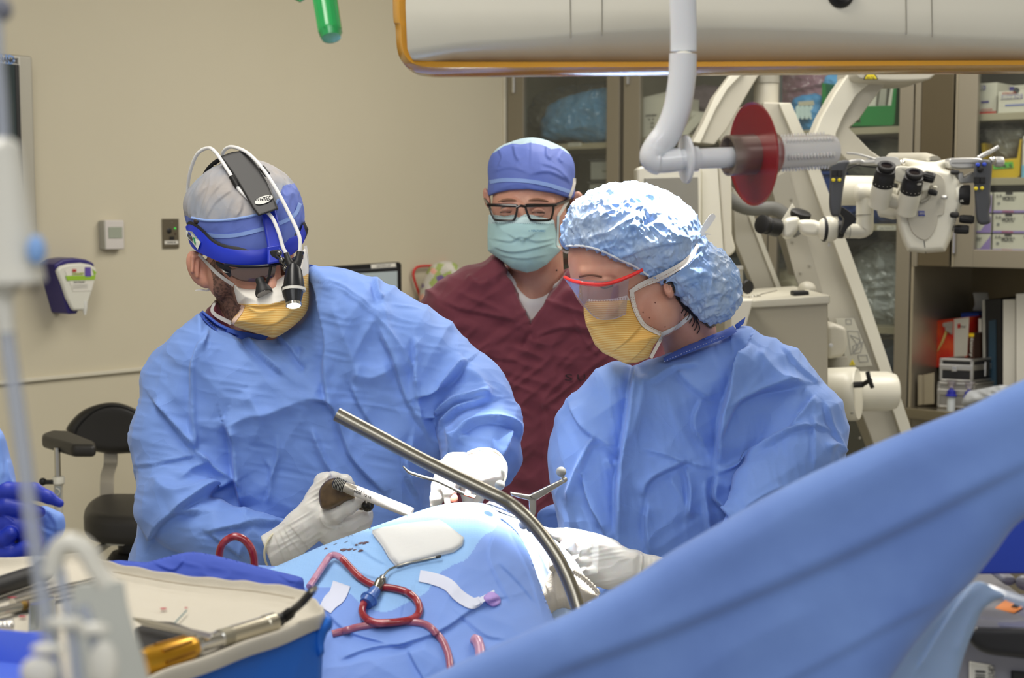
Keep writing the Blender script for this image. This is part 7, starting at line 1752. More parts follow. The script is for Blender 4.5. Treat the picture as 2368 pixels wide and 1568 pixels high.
B = Blob(D4, -200, 0, 1000, 1340, -40, 110, 6); B.cap((-160, 1010, 20), 40, (-110, 1220, 20), 36); B.cap((-110, 1220, 20), 34, (-40, 1200, 0), 26, 10)
V, Q = B.mesh(); from_np('body', Parr(V, D4), Q, m_skin, per4)
# ================================================================ the draped patient and what lies on it
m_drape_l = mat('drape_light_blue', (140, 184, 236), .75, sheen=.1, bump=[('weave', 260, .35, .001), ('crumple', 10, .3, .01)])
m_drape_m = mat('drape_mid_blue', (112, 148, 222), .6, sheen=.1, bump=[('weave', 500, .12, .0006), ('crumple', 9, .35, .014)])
m_drape_n = mat('drape_navy_blue', (58, 84, 182), .75, bump=[('weave', 600, .12, .0006), ('crumple', 10, .4, .012)])
DP = 1.86
outl = [(540, 1345), (640, 1309), (745, 1262), (870, 1216), (960, 1185), (1005, 1171), (1060, 1162), (1105, 1163), (1132, 1170), (1165, 1196), (1200, 1236), (1228, 1290), (1252, 1360), (1276, 1420), (1330, 1530), (1390, 1700), (1390, 1780), (540, 1780)]
def field_sheet(name, outl, d, m, par, zfun, folds, crumple, step=3, tone=None, ymax=1640, ext=26):
 ol = np.array(spline2(outl, 3)); xs = np.arange(ol[:, 0].min(), ol[:, 0].max(), step); ys = np.arange(ol[:, 1].min() - 4, ymax, step)
 X2, Y2 = np.meshgrid(xs, ys, indexing='ij'); s = -sd_poly(ol, X2, Y2)
 keep = s > -step * .9; idx = np.full(X2.shape, -1); idx[keep] = np.arange(keep.sum())
 gx_, gy_ = np.gradient(s, step); nb = np.abs(s) < step * .9; X2 = np.where(nb, X2 - s * gx_, X2); Y2 = np.where(nb, Y2 - s * gy_, Y2); s = np.where(nb, 0, s)
 z = zfun(X2, Y2, np.maximum(s, 0))
 V = np.stack([X2[keep], Y2[keep], z[keep]], 1)
 a, b, c, e = idx[:-1, :-1], idx[1:, :-1], idx[1:, 1:], idx[:-1, 1:]
 Q = np.stack([a, e, c, b], -1).reshape(-1, 4); Q = Q[(Q >= 0).all(1)]
 N = normals(V, Q)
 if N[:, 2].mean() > 0: Q = Q[:, ::-1]; N = -N
 h = np.zeros(len(V))
 sv = np.clip(s[keep] / 20, 0, 1)
 for f_ in folds: h += fold(V, N, *f_)
 for (A, sx, sy, ang, seed) in crumple:
  ca, sa = math.cos(math.radians(ang)), math.sin(math.radians(ang)); x = V[:, 0] * ca + V[:, 1] * sa; y = -V[:, 0] * sa + V[:, 1] * ca
  h += A * ridged(np.stack([x / sx, y / sy, V[:, 2] * 0], 1), seed)
 # displace in depth only, so the outline stays
 V[:, 2] -= h * .9 * sv
 # give the cloth thickness: a back layer
 n = len(V); V2 = V.copy(); V2[:, 2] += 10
 Qb = Q[:, ::-1] + n
 cnt = {}
 for q in Q:
  for i in range(4):
   k = (int(q[i]), int(q[(i + 1) % 4])); cnt[k] = cnt.get(k, 0) + 1
 side = [(j, i, i + n, j + n) for (i, j) in cnt if (j, i) not in cnt]
 Vall = np.concatenate([V, V2]); Qall = [tuple(int(i) for i in q) for q in Q] + [tuple(int(i) for i in q) for q in Qb] + side
 o = from_np(name, Parr(Vall, d), Qall, m, par)
 if tone:
  for poly, mm in tone:
   o.data.materials.append(mm); k = len(o.data.materials) - 1
   c = V[Q].mean(1); ins_ = in_poly(spline2(poly, 4), c[:, 0], c[:, 1])
   mi = np.zeros(len(o.data.polygons), int); o.data.polygons.foreach_get('material_index', mi); mi[:len(Q)][ins_] = k; o.data.polygons.foreach_set('material_index', mi.tolist())
 return o, V, Q
pat = thing('patient_drape', 'draped mound of light and mid blue surgical sheets over the patient', 'drape', P(950, 1500, 1.75))
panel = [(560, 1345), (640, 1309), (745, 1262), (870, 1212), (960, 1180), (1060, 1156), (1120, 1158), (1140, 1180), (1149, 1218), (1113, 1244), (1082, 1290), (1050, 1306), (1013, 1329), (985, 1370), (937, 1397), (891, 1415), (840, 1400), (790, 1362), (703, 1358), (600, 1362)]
zf_ = lambda x, y, s: 14 - 11 * np.sqrt(s) - .95 * (y - 1165)
fp = [([(800, 1245), (860, 1290), (900, 1310)], 8, 10, 's'), ([(745, 1262), (800, 1300), (840, 1330), (900, 1345)], 7, 12, 's'), ([(1147, 1218), (1130, 1290), (1180, 1400)], 7, 14, 's'), ([(1165, 1210), (1220, 1320), (1250, 1420)], 8, 14, 's'),
  ([(740, 1400), (800, 1460), (900, 1490)], 12, 18, 's'), ([(900, 1500), (1020, 1460), (1110, 1400), (1180, 1380)], 14, 18, 's'), ([(780, 1530), (860, 1500), (960, 1490)], 12, 14, 's'), ([(940, 1500), (960, 1540), (990, 1590)], 10, 12, 's'),
  ([(970, 1340), (940, 1380), (925, 1430)], 9, 10, 's'), ([(1150, 1300), (1200, 1350), (1240, 1400)], 6, 14, 's'), ([(1060, 1420), (1120, 1470), (1170, 1480)], 7, 14, 's')]
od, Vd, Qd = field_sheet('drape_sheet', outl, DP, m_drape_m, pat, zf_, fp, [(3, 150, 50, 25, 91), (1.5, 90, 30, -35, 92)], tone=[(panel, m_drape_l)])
zd = zray([(Vd, Qd)])
# brightly lit sheet falling away behind the ridge on the right
out2 = [(1128, 1166), (1160, 1168), (1205, 1200), (1250, 1230), (1300, 1262), (1350, 1330), (1368, 1420), (1330, 1480), (1270, 1470), (1230, 1340), (1190, 1240)]
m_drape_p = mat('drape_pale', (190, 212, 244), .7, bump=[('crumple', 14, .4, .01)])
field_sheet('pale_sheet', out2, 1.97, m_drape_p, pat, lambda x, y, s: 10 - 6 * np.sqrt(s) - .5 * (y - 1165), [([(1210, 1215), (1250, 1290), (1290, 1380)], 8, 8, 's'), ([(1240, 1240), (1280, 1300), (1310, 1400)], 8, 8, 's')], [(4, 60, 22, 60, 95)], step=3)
# a clear film window and adhesive tapes
def lay(name, poly, off, m, par, n=3, closed=True, thick=2.5, zf=None, d=DP, label=None, sub=6, smooth=True):
 """a flat cloth or tape lying on the drape: polygon gridded and dropped on the surface"""
 zf = zf or zd; pl = np.array(spline2(poly, n)) if smooth else np.array(poly, float)
 x0, y0 = pl.min(0); x1, y1 = pl.max(0); xs = np.arange(x0 - sub, x1 + sub, sub); ys = np.arange(y0 - sub, y1 + sub, sub)
 # fan of rings towards the centroid keeps a crisp outline
 c = pl.mean(0); rings = [1, .985, .9, .7, .45, .2]; V = []; Q = []
 L_ = len(pl)
 for r in rings:
  for p in pl:
   q = c + (p - c) * r; z = zf(q[0], q[1]) - off * (1 if r < 1 else .3); V.append((q[0], q[1], z))
 V.append((c[0], c[1], zf(c[0], c[1]) - off))
 for i in range(len(rings) - 1):
  for j in range(L_): Q.append((i * L_ + j, i * L_ + (j + 1) % L_, (i + 1) * L_ + (j + 1) % L_, (i + 1) * L_ + j))
 for j in range(L_): Q.append(((len(rings) - 1) * L_ + j, (len(rings) - 1) * L_ + (j + 1) % L_, len(V) - 1))
 o = from_np(name, Parr(np.array(V), d), Q, m, par, True, label)
 sm = o.modifiers.new('thickness', 'SOLIDIFY'); sm.thickness = thick * d / F; sm.offset = -1
 return o
m_tape = mat('tape_white', (206, 212, 232), .6, bump=[('weave', 500, .1, .0004)])
strip('tape_strip', [(970, 1332), (1000, 1338), (1036, 1352), (1062, 1378), (1092, 1395), (1112, 1388)], [26, 27, 28, 28, 26, 18], zd, DP, m_tape, pat, off=4)
strip('tape_strip', [(790, 1350), (780, 1376), (764, 1392), (752, 1410)], [42, 40, 36, 30], zd, DP, m_tape, pat, off=4)
strip('tape_tip', [(1110, 1390), (1128, 1378), (1143, 1366)], [14, 10, 4], zd, DP, m_tape, pat, off=6)
lay('violet_sticker', [(1120, 1382), (1136, 1371), (1152, 1380), (1155, 1394), (1140, 1401), (1128, 1394)], 5, mat('violet_tab', (168, 140, 214), .5), pat)
m_bst = mat('dried_blood', (96, 70, 78), .6)
rs = random.Random(3)
for k in range(16):
 x, y = 752 + rs.random() * 95, 1240 + rs.random() * 34
 if y < 1252 - (x - 790) * .25: continue
 rr = 1 + rs.random() * 3.2; a = rs.random() * 3
 pl = [(x + rr * 1.8 * math.cos(t + a) * (1 + .4 * math.sin(3 * t + k)), y + rr * .8 * math.sin(t)) for t in [i * math.pi / 4 for i in range(8)]]
 lay('blood_speck', pl, 1.6, m_bst, pat, thick=.5)
# gauze pad
t = thing('gauze_pad', 'folded white gauze pad with a blue marker thread on the light blue drape', 'gauze', P3(960, 1290, zd(960, 1290), DP))
m_gauze = mat('gauze', (218, 220, 220), .9, bump=[('weave', 900, .4, .0005), ('crumple', 26, .2, .004)])
gz = [(864, 1230), (885, 1224), (930, 1216), (1015, 1207), (1030, 1216), (1069, 1246), (1066, 1258), (1048, 1271), (1020, 1278), (990, 1288), (921, 1306), (905, 1288), (890, 1262), (872, 1238)]
lay('upper_ply', gz, 11, m_gauze, t, n=1, thick=5)
lay('lower_ply', [(x - 1, y + 4) for x, y in gz], 5, m_gauze, t, n=1, thick=5)
cord('marker_thread', [(880, 1244), (895, 1232), (920, 1230), (945, 1230), (965, 1222), (985, 1212), (1018, 1210)], .0008, zd, DP, mat('thread_blue', (90, 120, 215), .7), t, off=15)
cord('marker_thread', [(866, 1232), (885, 1228), (905, 1235), (890, 1242)], .0006, zd, DP, mat('thread_blue', (90, 120, 215)), t, off=15)
# suction tubing: one long hose lying on the drape
def tubing_mat(name, c1, c2, sc, lo, hi):
 def f(nt, b, tc):
  N, L = nt.nodes, nt.links
  no = N.new('ShaderNodeTexNoise'); no.inputs['Scale'].default_value = sc; no.inputs['Detail'].default_value = 3
  mr = N.new('ShaderNodeMapRange'); mr.inputs[1].default_value = lo; mr.inputs[2].default_value = hi
  mx = N.new('ShaderNodeMix'); mx.data_type = 'RGBA'; mx.inputs[6].default_value = lin(c1); mx.inputs[7].default_value = lin(c2)
  L.new(tc.outputs['Object'], no.inputs['Vector']); L.new(no.outputs[0], mr.inputs[0]); L.new(mr.outputs[0], mx.inputs[0]); L.new(mx.outputs[2], b.inputs['Base Color'])
 return mat(name, c1, .22, sss=.08, coat=.5, extra=f)
m_tubr = tubing_mat('tubing_red', (140, 32, 42), (188, 92, 100), 60, .5, .75)
m_tubw = tubing_mat('tubing_pale', (196, 150, 178), (172, 84, 98), 22, .5, .62)
tb = thing('suction_tubing', 'blood-filled clear suction tubing looping over the blue drape', 'tubing', P3(900, 1440, zd(900, 1440), DP))
def ztube(off): return lambda x, y: zd(x, y) - off
path1 = [(715, 1357), (732, 1332), (749, 1306), (762, 1288), (776, 1284), (792, 1293)]
path2 = [(792, 1293), (814, 1317), (838, 1340), (870, 1356), (905, 1360), (937, 1368), (958, 1382), (969, 1400), (968, 1418), (955, 1431), (930, 1437), (900, 1440), (868, 1440), (846, 1430), (837, 1414), (842, 1394)]
def hose(pts, offs, r, m, name='hose', n=7):
 c = spline([(x, y, o) for (x, y), o in zip(pts, offs)], n)
 return MB().tube([P3(p.x, p.y, zd(p.x, p.y) - p.z, DP) for p in c], r, 14).build(name, m, tb, smooth=True)
hose(path1, [20, 22, 26, 30, 32, 30], .0043, m_tubw)
hose(path2, [30, 22, 14, 12, 12, 12, 12, 12, 13, 14, 18, 24, 26, 24, 22, 24], .0046, m_tubr)
hose([(768, 1466), (800, 1458), (830, 1450), (870, 1444), (910, 1440), (944, 1438), (983, 1444), (1006, 1462), (1025, 1485), (1038, 1520), (1042, 1560)], [8] * 11, .0044, mat('tubing_dim', (160, 92, 112), .25, coat=.5, sss=.08), 'hose')
tb2 = thing('suction_tubing', 'arch of red-filled tubing standing up behind the navy drape', 'tubing', P(548, 1300, 1.72))
MB().tube([P(p.x, p.y, 1.72) for p in spline([(508, 1330, 0), (507, 1285, 0), (514, 1260, 0), (530, 1245, 0), (548, 1241, 0), (568, 1251, 0), (583, 1274, 0), (588, 1300, 0), (588, 1340, 0)], 6)], .0048, 14).build('hose', m_tubr, tb2, smooth=True)
tb3 = thing('suction_tubing', 'short stub of pink tubing above the front drape near the bottom of the photo', 'tubing', P3(1106, 1520, zd(1106, 1520), DP))
MB().tube([P3(1112, 1540, zd(1112, 1540) - 10, DP), P3(1110, 1500, zd(1110, 1500) - 14, DP), P3(1104, 1482, zd(1104, 1482) - 14, DP), P3(1096, 1478, zd(1096, 1478) - 8, DP)], [.006, .0062, .0068, .0062], 16).build('hose', m_tubw, tb3, smooth=True)
# suction tip
st = thing('suction_tip', 'angled steel suction tip with a blue connector resting on the drape', 'suction tip', P3(860, 1390, zd(860, 1390), DP))
pts = spline([(1016, 1287, 17), (983, 1294, 16), (945, 1302, 16), (912, 1312, 18), (895, 1322, 20), (884, 1338, 22)], 6)
MB().tube([P3(p.x, p.y, zd(p.x, p.y) - p.z, DP) for p in pts], .0014, 10).build('steel_tube', mat('instrument_steel', (150, 148, 140), .25, .95), st, smooth=True)
MB().tube([P3(1020, 1286, zd(1020, 1286) - 17, DP), P3(1008, 1289, zd(1008, 1289) - 17, DP)], .0017, 10).build('dark_tip', m_rub, st, smooth=True)
a = P3(885, 1334, zd(885, 1334) - 24, DP); b_ = P3(870, 1364, zd(870, 1364) - 24, DP); e = b_ - a; L_ = e.length
MB().lathe(a, e, [(-.003, .0018), (0, .0035), (L_ * .3, .0042), (L_ * .35, .006), (L_ * .8, .0062), (L_ * .85, .0052), (L_, .0052)], 20).build('steel_hub', MATS['instrument_steel'], st, smooth=True)
MB().box(a + e * .35 + Vector((.005, -.002, 0)), (.004, .004, .012)).build('hub_wing', MATS['instrument_steel'], st, bevel=.001)
a = P3(869, 1364, zd(869, 1364) - 24, DP); b_ = P3(846, 1396, zd(846, 1396) - 24, DP); e = b_ - a; L_ = e.length
MB().lathe(a, e, [(0, .0062), (L_ * .12, .0072), (L_ * .5, .0076), (L_ * .56, .0088), (L_ * .62, .0104), (L_ * .72, .0108), (L_ * .76, .0092), (L_, .0080)], 24).build('blue_connector', mat('connector_blue', (64, 104, 176), .3), st, smooth=True)
# curved steel bar of the retractor
rb = thing('retractor_bar', 'thick bent stainless steel bar curving across the operating field', 'retractor', P(1345, 1470, 1.56))
cpx = [(779, 958, 1.66), (880, 1012, 1.655), (983, 1067, 1.65), (1098, 1123, 1.645), (1150, 1148, 1.64), (1182, 1167, 1.64), (1214, 1194, 1.635), (1250, 1234, 1.63), (1285, 1283, 1.62), (1312, 1336, 1.61), (1332, 1390, 1.60), (1346, 1440, 1.59), (1362, 1520, 1.58)]
cp_ = spline([tuple(P(x, y, d)) for x, y, d in cpx], 8)
MB().tube(cp_, .0083, 32).build('bar', mat('bar_steel', (150, 146, 134), .30, .92, bump=[('noise', 900, .05, .0003)]), rb, smooth=True)
# tracker star
ts = thing('tracking_star', 'chrome reference star with grey marker spheres clamped at the wound', 'tracker', P(1225, 1230, 1.84))
m_sph = mat('marker_grey', (150, 150, 146), .6); DS = 1.84
for (x, y, r) in ((1297.6, 1091, .0067), (1156, 1122, .0066), (1211, 1213, .0068)): MB().ball(P(x, y, DS), r, 28).build('marker_sphere', m_sph, ts, smooth=True)
m_st2 = mat('polished_steel', (196, 192, 182), .22, .9)
MB().tube([P(1298, 1100, DS), P(1302, 1106, DS)], .0022, 10).ball(P(1305, 1109, DS), .0042).build('sphere_post', m_st2, ts, smooth=True)
for poly in ([(1301, 1108), (1309, 1115), (1236, 1160), (1226, 1152), (1222, 1147)], [(1180, 1139), (1228, 1146), (1236, 1152), (1232, 1160), (1205, 1153), (1182, 1146)], [(1222, 1148), (1240, 1150), (1240, 1185), (1232, 1200), (1224, 1180)]):
 MB().pprism(poly, DS - .003, .006).build('star_arm', m_st2, ts, bevel=.001)
MB().tube([P(1224, 1205, DS - .01), P(1226, 1224, DS - .012)], .0045, 12).ball(P(1226, 1222, DS - .014), .005).build('clamp_screw', mat('dark_steel', (60, 58, 55), .3, .9), ts, smooth=True)
# flat forceps blades lying below the bar
o = MB().pprism([(1124, 1165), (1132, 1163), (1210, 1191), (1206, 1199)], 1.88, .004).pprism([(1126, 1170), (1200, 1199), (1206, 1204), (1136, 1180)], 1.885, .004).build('flat_forceps', m_st2, bevel=.0006)
tag(o, 'pair of flat steel forceps blades sticking out beneath the thick bent bar', 'forceps')
# curved instrument in the lit hand
fc = thing('curved_dissector', 'thin curved steel instrument held in the brightly lit glove', 'instrument', P(1010, 1112, 2.0))
MB().tube([P(p.x, p.y, 2.00) for p in spline([(932, 1078, 0), (937, 1084, 0), (946, 1092, 0), (962, 1098, 0), (985, 1105, 0), (1010, 1112, 0), (1040, 1126, 0), (1071, 1141, 0), (1100, 1149, 0)], 5)], [.0009 + .0014 * min(1, i / 12) for i in range(41)], 10).build('shaft', MATS['instrument_steel'], fc, smooth=True)
MB().tube([P(1074, 1144, 1.995), P(1098, 1151, 1.995)], .0018, 8).build('blood_stain', mat('blood_bright', (205, 70, 50)), fc, smooth=True)
# brown-handled powered tool in the surgeon's grip
tl = thing('surgical_handpiece', 'brown-bodied tool with a ribbed black cap and white shaft in the gloved grip', 'tool', P(800, 1150, 2.06))
DT = 2.085
B = Blob(DT, 728, 880, 1095, 1190, -50, 60, 2)
B.pillow([(772, 1105), (752, 1114), (739, 1132), (737, 1152), (740, 1168), (746, 1177), (765, 1177), (800, 1160), (822, 1150), (800, 1130), (785, 1110)], 4, 24, 14, 0, pw=2.6)
B.chain([(790, 1160, 10, 15), (838, 1168, 14, 11), (850, 1168, 14, 10)], 6)
V, Q = B.mesh(); from_np('tool_body', Parr(V, DT), Q, mat('tan_brown_plastic', (104, 84, 58), .4, var=((72, 58, 42), 60, .7), bump=[('noise', 120, .3, .001)]), tl)
MB().ball(P(850, 1168, DT), (.0095, .012, .010)).build('end_cap', mat('dark_steel', (60, 58, 55), .3, .9), tl, smooth=True)
sh0, sh1 = P(772, 1115, DT - .022), P(952, 1187, DT - .05); e = (sh1 - sh0).normalized(); L_ = (sh1 - sh0).length
rr = MB().lathe(sh0, e, [(0, .006), (.002, .0085), (.018, .0088), (.019, .0078)], 28).build('ribbed_cap', m_rub, tl, smooth=True)
b = MB(); sd = e.cross(Z).normalized(); ff = e.cross(sd)
for k in range(7):
 b.tube([sh0 + e * (.003 + k * .0023) + (sd * math.cos(a_) + ff * math.sin(a_)) * .0089 for a_ in [i * math.pi / 12 for i in range(25)]], .0004, 5)
b.build('pale_ribs', m_greyplas, rr)
MB().lathe(sh0, e, [(.018, .0082), (.036, .0086), (.038, .0078)], 28).build('clear_window', mat('window_silver', (178, 172, 160), .25, .4), tl, smooth=True)
MB().lathe(sh0, e, [(.036, .0083), (L_, .0080)], 28).build('white_shaft', mat('shaft_white', (232, 228, 222), .3), tl, smooth=True)
for k, s_ in enumerate(('MIDAS', '12 18')):
 text(s_, sh0 + e * (.040 + .016 * k) + Vector((0, -.0093, .001)), e, Z, .005, m_ink, tl, width=.011)
for k in range(4): MB().ball(sh0 + e * (.038 + k * .004) + Vector((0, -.0078, .005)), .0008, 8).build('printed_dot', m_ink, tl)
# lap sponge with its twisted string by the assistant's hand
lp = thing('lap_sponge', 'beige knotted lap sponge with a twisted cord under the right-hand glove', 'sponge', P(1300, 1420, 1.88))
m_lap = mat('lap_beige', (214, 206, 192), .9, bump=[('weave', 500, .4, .0008), ('crumple', 16, .3, .006)])
B = Blob(1.88, 1240, 1400, 1290, 1440, -50, 60, 2.5)
B.pillow([(1274, 1302), (1290, 1304), (1312, 1322), (1340, 1335), (1384, 1377), (1352, 1396), (1322, 1410), (1296, 1406), (1262, 1425), (1252, 1380), (1262, 1346), (1272, 1320)], 5, 34, 26, 0)
garment('sponge_cloth', B, [([(1283, 1310), (1280, 1350), (1288, 1400)], 7, 7, 's'), ([(1296, 1320), (1304, 1360), (1312, 1400)], 7, 7, 's'), ([(1262, 1350), (1270, 1380), (1268, 1410)], 6, 6, 's')], m_lap, lp, crumple=[(2, 18, 50, 0, 99)])
for k in (0, 1):
 pts = [P(1322 + 62 * t_ + 3 * k, 1322 + 54 * t_ - 4 * k - 6 * math.sin(t_ * 3), 1.835) + Vector((0, math.cos(t_ * 60 + k * 3.1) * .0012, math.sin(t_ * 60 + k * 3.1) * .0012)) for t_ in [i / 60 for i in range(61)]]
 MB().tube(pts, .0016, 7).build('twisted_cord', m_lap, lp, smooth=True)
MB().lathe(P(1282, 1298, 1.87), P(1288, 1318, 1.86) - P(1282, 1298, 1.87), [(0, .008), (.010, .010), (.012, .008)], 20).build('woven_collar', m_lap, lp, smooth=True)
# ================================================================ instrument stand in the left foreground
ZT = 1.225
m_azure = mat('azure_wrap', (26, 104, 205), .5, bump=[('crumple', 14, .4, .01)])
m_towel = mat('towel_beige', (194, 188, 174), .95, bump=[('weave', 700, .5, .0008), ('crumple', 9, .3, .01)])
ms = thing('instrument_table', 'instrument table wrapped in azure plastic with an upturned rim', 'table', Pz(350, 1450, ZT) - Vector((0, 0, ZT)))
top = [(-220, 1345), (40, 1308), (170, 1296), (330, 1328), (520, 1353), (690, 1373), (744, 1414), (752, 1442), (600, 1492), (400, 1560), (250, 1620), (-260, 1820)]
A = [Pz(x, y, ZT) for x, y in top]
ctr = sum(A, Vector()) / len(A)
B_ = [ctr + (a - ctr) * .97 + Vector((0, 0, -.085)) for a in A]; C_ = [ctr + (a - ctr) * .93 + Vector((0, 0, -.13)) for a in A]
mb = MB(); n = len(A); mb.v = [tuple(p) for p in A + B_ + C_]
mb.f = [tuple(range(n))[::-1]] + [(i, (i + 1) % n, n + (i + 1) % n, n + i) for i in range(n)] + [(n + i, n + (i + 1) % n, 2 * n + (i + 1) % n, 2 * n + i) for i in range(n)] + [tuple(range(2 * n, 3 * n))]
mb.build('wrapped_top', m_azure, ms, bevel=.008, seg=3)
# loose gathered corner of the wrap
cB = Blob(1.28, 700, 790, 1400, 1540, -60, 60, 2.5)
cB.pillow([(745, 1440), (756, 1424), (768, 1432), (768, 1452), (755, 1466), (748, 1490), (750, 1510), (735, 1520), (725, 1480), (732, 1450)], 0, 22, 14, 0)
garment('gathered_corner', cB, [([(752, 1430), (744, 1460), (742, 1510)], 6, 5, 's'), ([(760, 1430), (752, 1455), (746, 1490)], 5, 4, 's')], m_azure, ms)
MB().tube([ctr + Vector((0, .05, -.13)), Vector((ctr.x, ctr.y + .05, .06))], .02, 16).build('stand_post', m_chrome, ms, smooth=True)
MB().box((ctr.x, ctr.y + .05, .03), (.6, .5, .05)).build('stand_base', m_steel_lt, ms, bevel=.01)
# towel with a raised soft rim
tw = thing('surgical_towel', 'beige cotton towel lining the instrument table, with small blood spots', 'towel', Pz(350, 1450, ZT))
rim = [(-220, 1330), (40, 1294), (175, 1284), (222, 1291), (258, 1304), (330, 1318), (420, 1333), (520, 1343), (600, 1351), (690, 1364), (722, 1384), (742, 1404), (738, 1424), (600, 1478), (400, 1549), (240, 1610), (-260, 1800)]
rim3 = [Pz(p.x, p.y, ZT + .010) for p in spline([(x, y, 0) for x, y in rim], 4, True)]
cc = sum(rim3, Vector()) / len(rim3); rings = []
for (k, dz) in ((1.004, -.012), (1.010, -.006), (1.006, .000), (.992, .003), (.978, -.001), (.955, -.006), (.92, -.008), (.75, -.0085), (.5, -.0085), (.25, -.0085), (.02, -.0085)):
 rings.append([cc + (p - cc) * k + Vector((0, 0, dz + .0012 * math.sin(i * 1.7) * (k > .9))) for i, p in enumerate(rim3)])
mb = MB(); n = len(rim3); mb.v = [tuple(p) for r in rings for p in r]
for i in range(len(rings) - 1):
 for j in range(n): mb.f.append((i * n + j, i * n + (j + 1) % n, (i + 1) * n + (j + 1) % n, (i + 1) * n + j))
mb.f.append(tuple(range((len(rings) - 1) * n, len(rings) * n)))
o = mb.build('cotton_cloth', m_towel, tw, smooth=True, sub=1)
ZW = ZT + .003
# hem line along the far rim and creases
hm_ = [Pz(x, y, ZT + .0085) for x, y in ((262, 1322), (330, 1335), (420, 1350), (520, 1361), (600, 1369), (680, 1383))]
MB().tube(spline([tuple(p) for p in hm_], 5), .0007, 6).build('hem_stitch', mat('hem_tan', (168, 158, 140), .9), tw, smooth=True)  # hem line in a darker tan than the towel
for (x, y, a_, r1, r2) in ((378, 1408, 0, 8, 2.2), (430, 1406, 0, 4, 1.5), (28, 1382, -.4, 12, 2), (52, 1426, -.2, 9, 2)):
 c_ = Pz(x, y, ZW + .001); pts = [c_ + Vector((r1 * .0004 * math.cos(t), r2 * .0012 * math.sin(t), 0)) for t in [i * math.pi / 5 for i in range(10)]]
 MB().prism(pts, [p + Vector((0, 0, .0004)) for p in pts]).build('blood_spot', mat('spot_red', (170, 70, 80), .7), tw)
# navy drape pushed up behind the table
nv = [(180, 1330), (250, 1297), (330, 1300), (352, 1297), (400, 1284), (446, 1276), (500, 1285), (560, 1300), (620, 1316), (690, 1333), (702, 1342), (704, 1362), (716, 1392), (700, 1440), (180, 1440)]
o, Vn, Qn = field_sheet('navy_drape', nv, 1.60, m_drape_n, None, lambda x, y, s: 6 - 4 * np.sqrt(s) - .35 * (y - 1290), [([(350, 1300), (400, 1320), (430, 1290)], 8, 8, 's'), ([(640, 1325), (670, 1345), (700, 1345)], 8, 7, 's'), ([(300, 1300), (330, 1315), (345, 1300)], 6, 6, 's')], [(3, 60, 20, 10, 111)], step=3, ymax=1445)
tag(o, 'navy-blue cloth drape bunched up between the instrument table and the bending surgeon', 'drape')
def on(x, y, dz=.0): return Pz(x, y, ZW + dz)
# gold-handled driver with its black cable
dv = thing('electric_driver', 'steel driver with a fluted gold handle and a black cable lying on the towel', 'instrument', on(480, 1490))
m_gold = mat('gold_anodised', (205, 152, 44), .28, .85)
a = on(326, 1538, .011); b_ = on(452, 1494, .0105); e = b_ - a; L_ = e.length; en = e.normalized()
prof = [(0, .011), (.01, .0125), (L_ * .45, .0125), (L_ * .8, .0115), (L_ * .93, .0100), (L_, .0082)]
hd = MB().lathe(a, e, prof, 32).build('gold_handle', m_gold, dv, smooth=True)
sd = en.cross(Z).normalized(); ff = sd.cross(en); b = MB()
for k in range(8):
 an = k * math.pi / 4
 q = [a + en * t_ + (sd * math.cos(an) + ff * math.sin(an)) * (.0124 if t_ < L_ * .5 else .0112) for t_ in (L_ * .25, L_ * .5, L_ * .8)]
 b.tube(q, [.0016, .002, .0014], 8)
b.build('flutes', mat('gold_dark', (150, 104, 26), .35, .85), hd, smooth=True)
MB().lathe(b_ - en * .004, e, [(0, .0095), (.004, .0100), (.005, .007)], 28).build('steel_ring', m_chrome, dv, smooth=True)
c0, c1 = on(452, 1494, .0095), on(636, 1439, .008); e2 = c1 - c0; L2 = e2.length
MB().lathe(c0, e2, [(0, .0062), (.006, .0068), (L2 * .28, .0070), (L2 * .29, .0080)], 28).build('steel_barrel', m_chrome, dv, smooth=True)
MB().lathe(c0, e2, [(L2 * .29, .0078), (L2 * .42, .0080), (L2 * .43, .0072)], 28).build('matte_band', mat('matte_nickel', (150, 145, 128), .45, .6), dv, smooth=True)
MB().lathe(c0, e2, [(L2 * .42, .0080), (L2 * .86, .0082), (L2 * .87, .0090), (L2 * .985, .0090), (L2, .0070)], 28).build('steel_sleeve', mat('satin_nickel', (196, 190, 172), .25, .85), dv, smooth=True)
text('MEDTRONIC', c0 + e2 * .58 + Vector((0, -.0088, .002)), e2, Vector((0, .3, 1)), .005, m_ink, dv, width=.028)
cb = [c1, on(660, 1426, .010), on(682, 1408, .020), on(700, 1392, .034), on(714, 1376, .044), on(722, 1366, .05)]
MB().tube(spline([tuple(p) for p in cb], 6), [.0062] * 4 + [.0052] * 6 + [.0036] * 21, 14).build('cable', m_rub, dv, smooth=True)
MB().tube([on(722, 1367, .05), on(729, 1361, .054)], .0024, 10).build('metal_tip', m_chrome, dv, smooth=True)
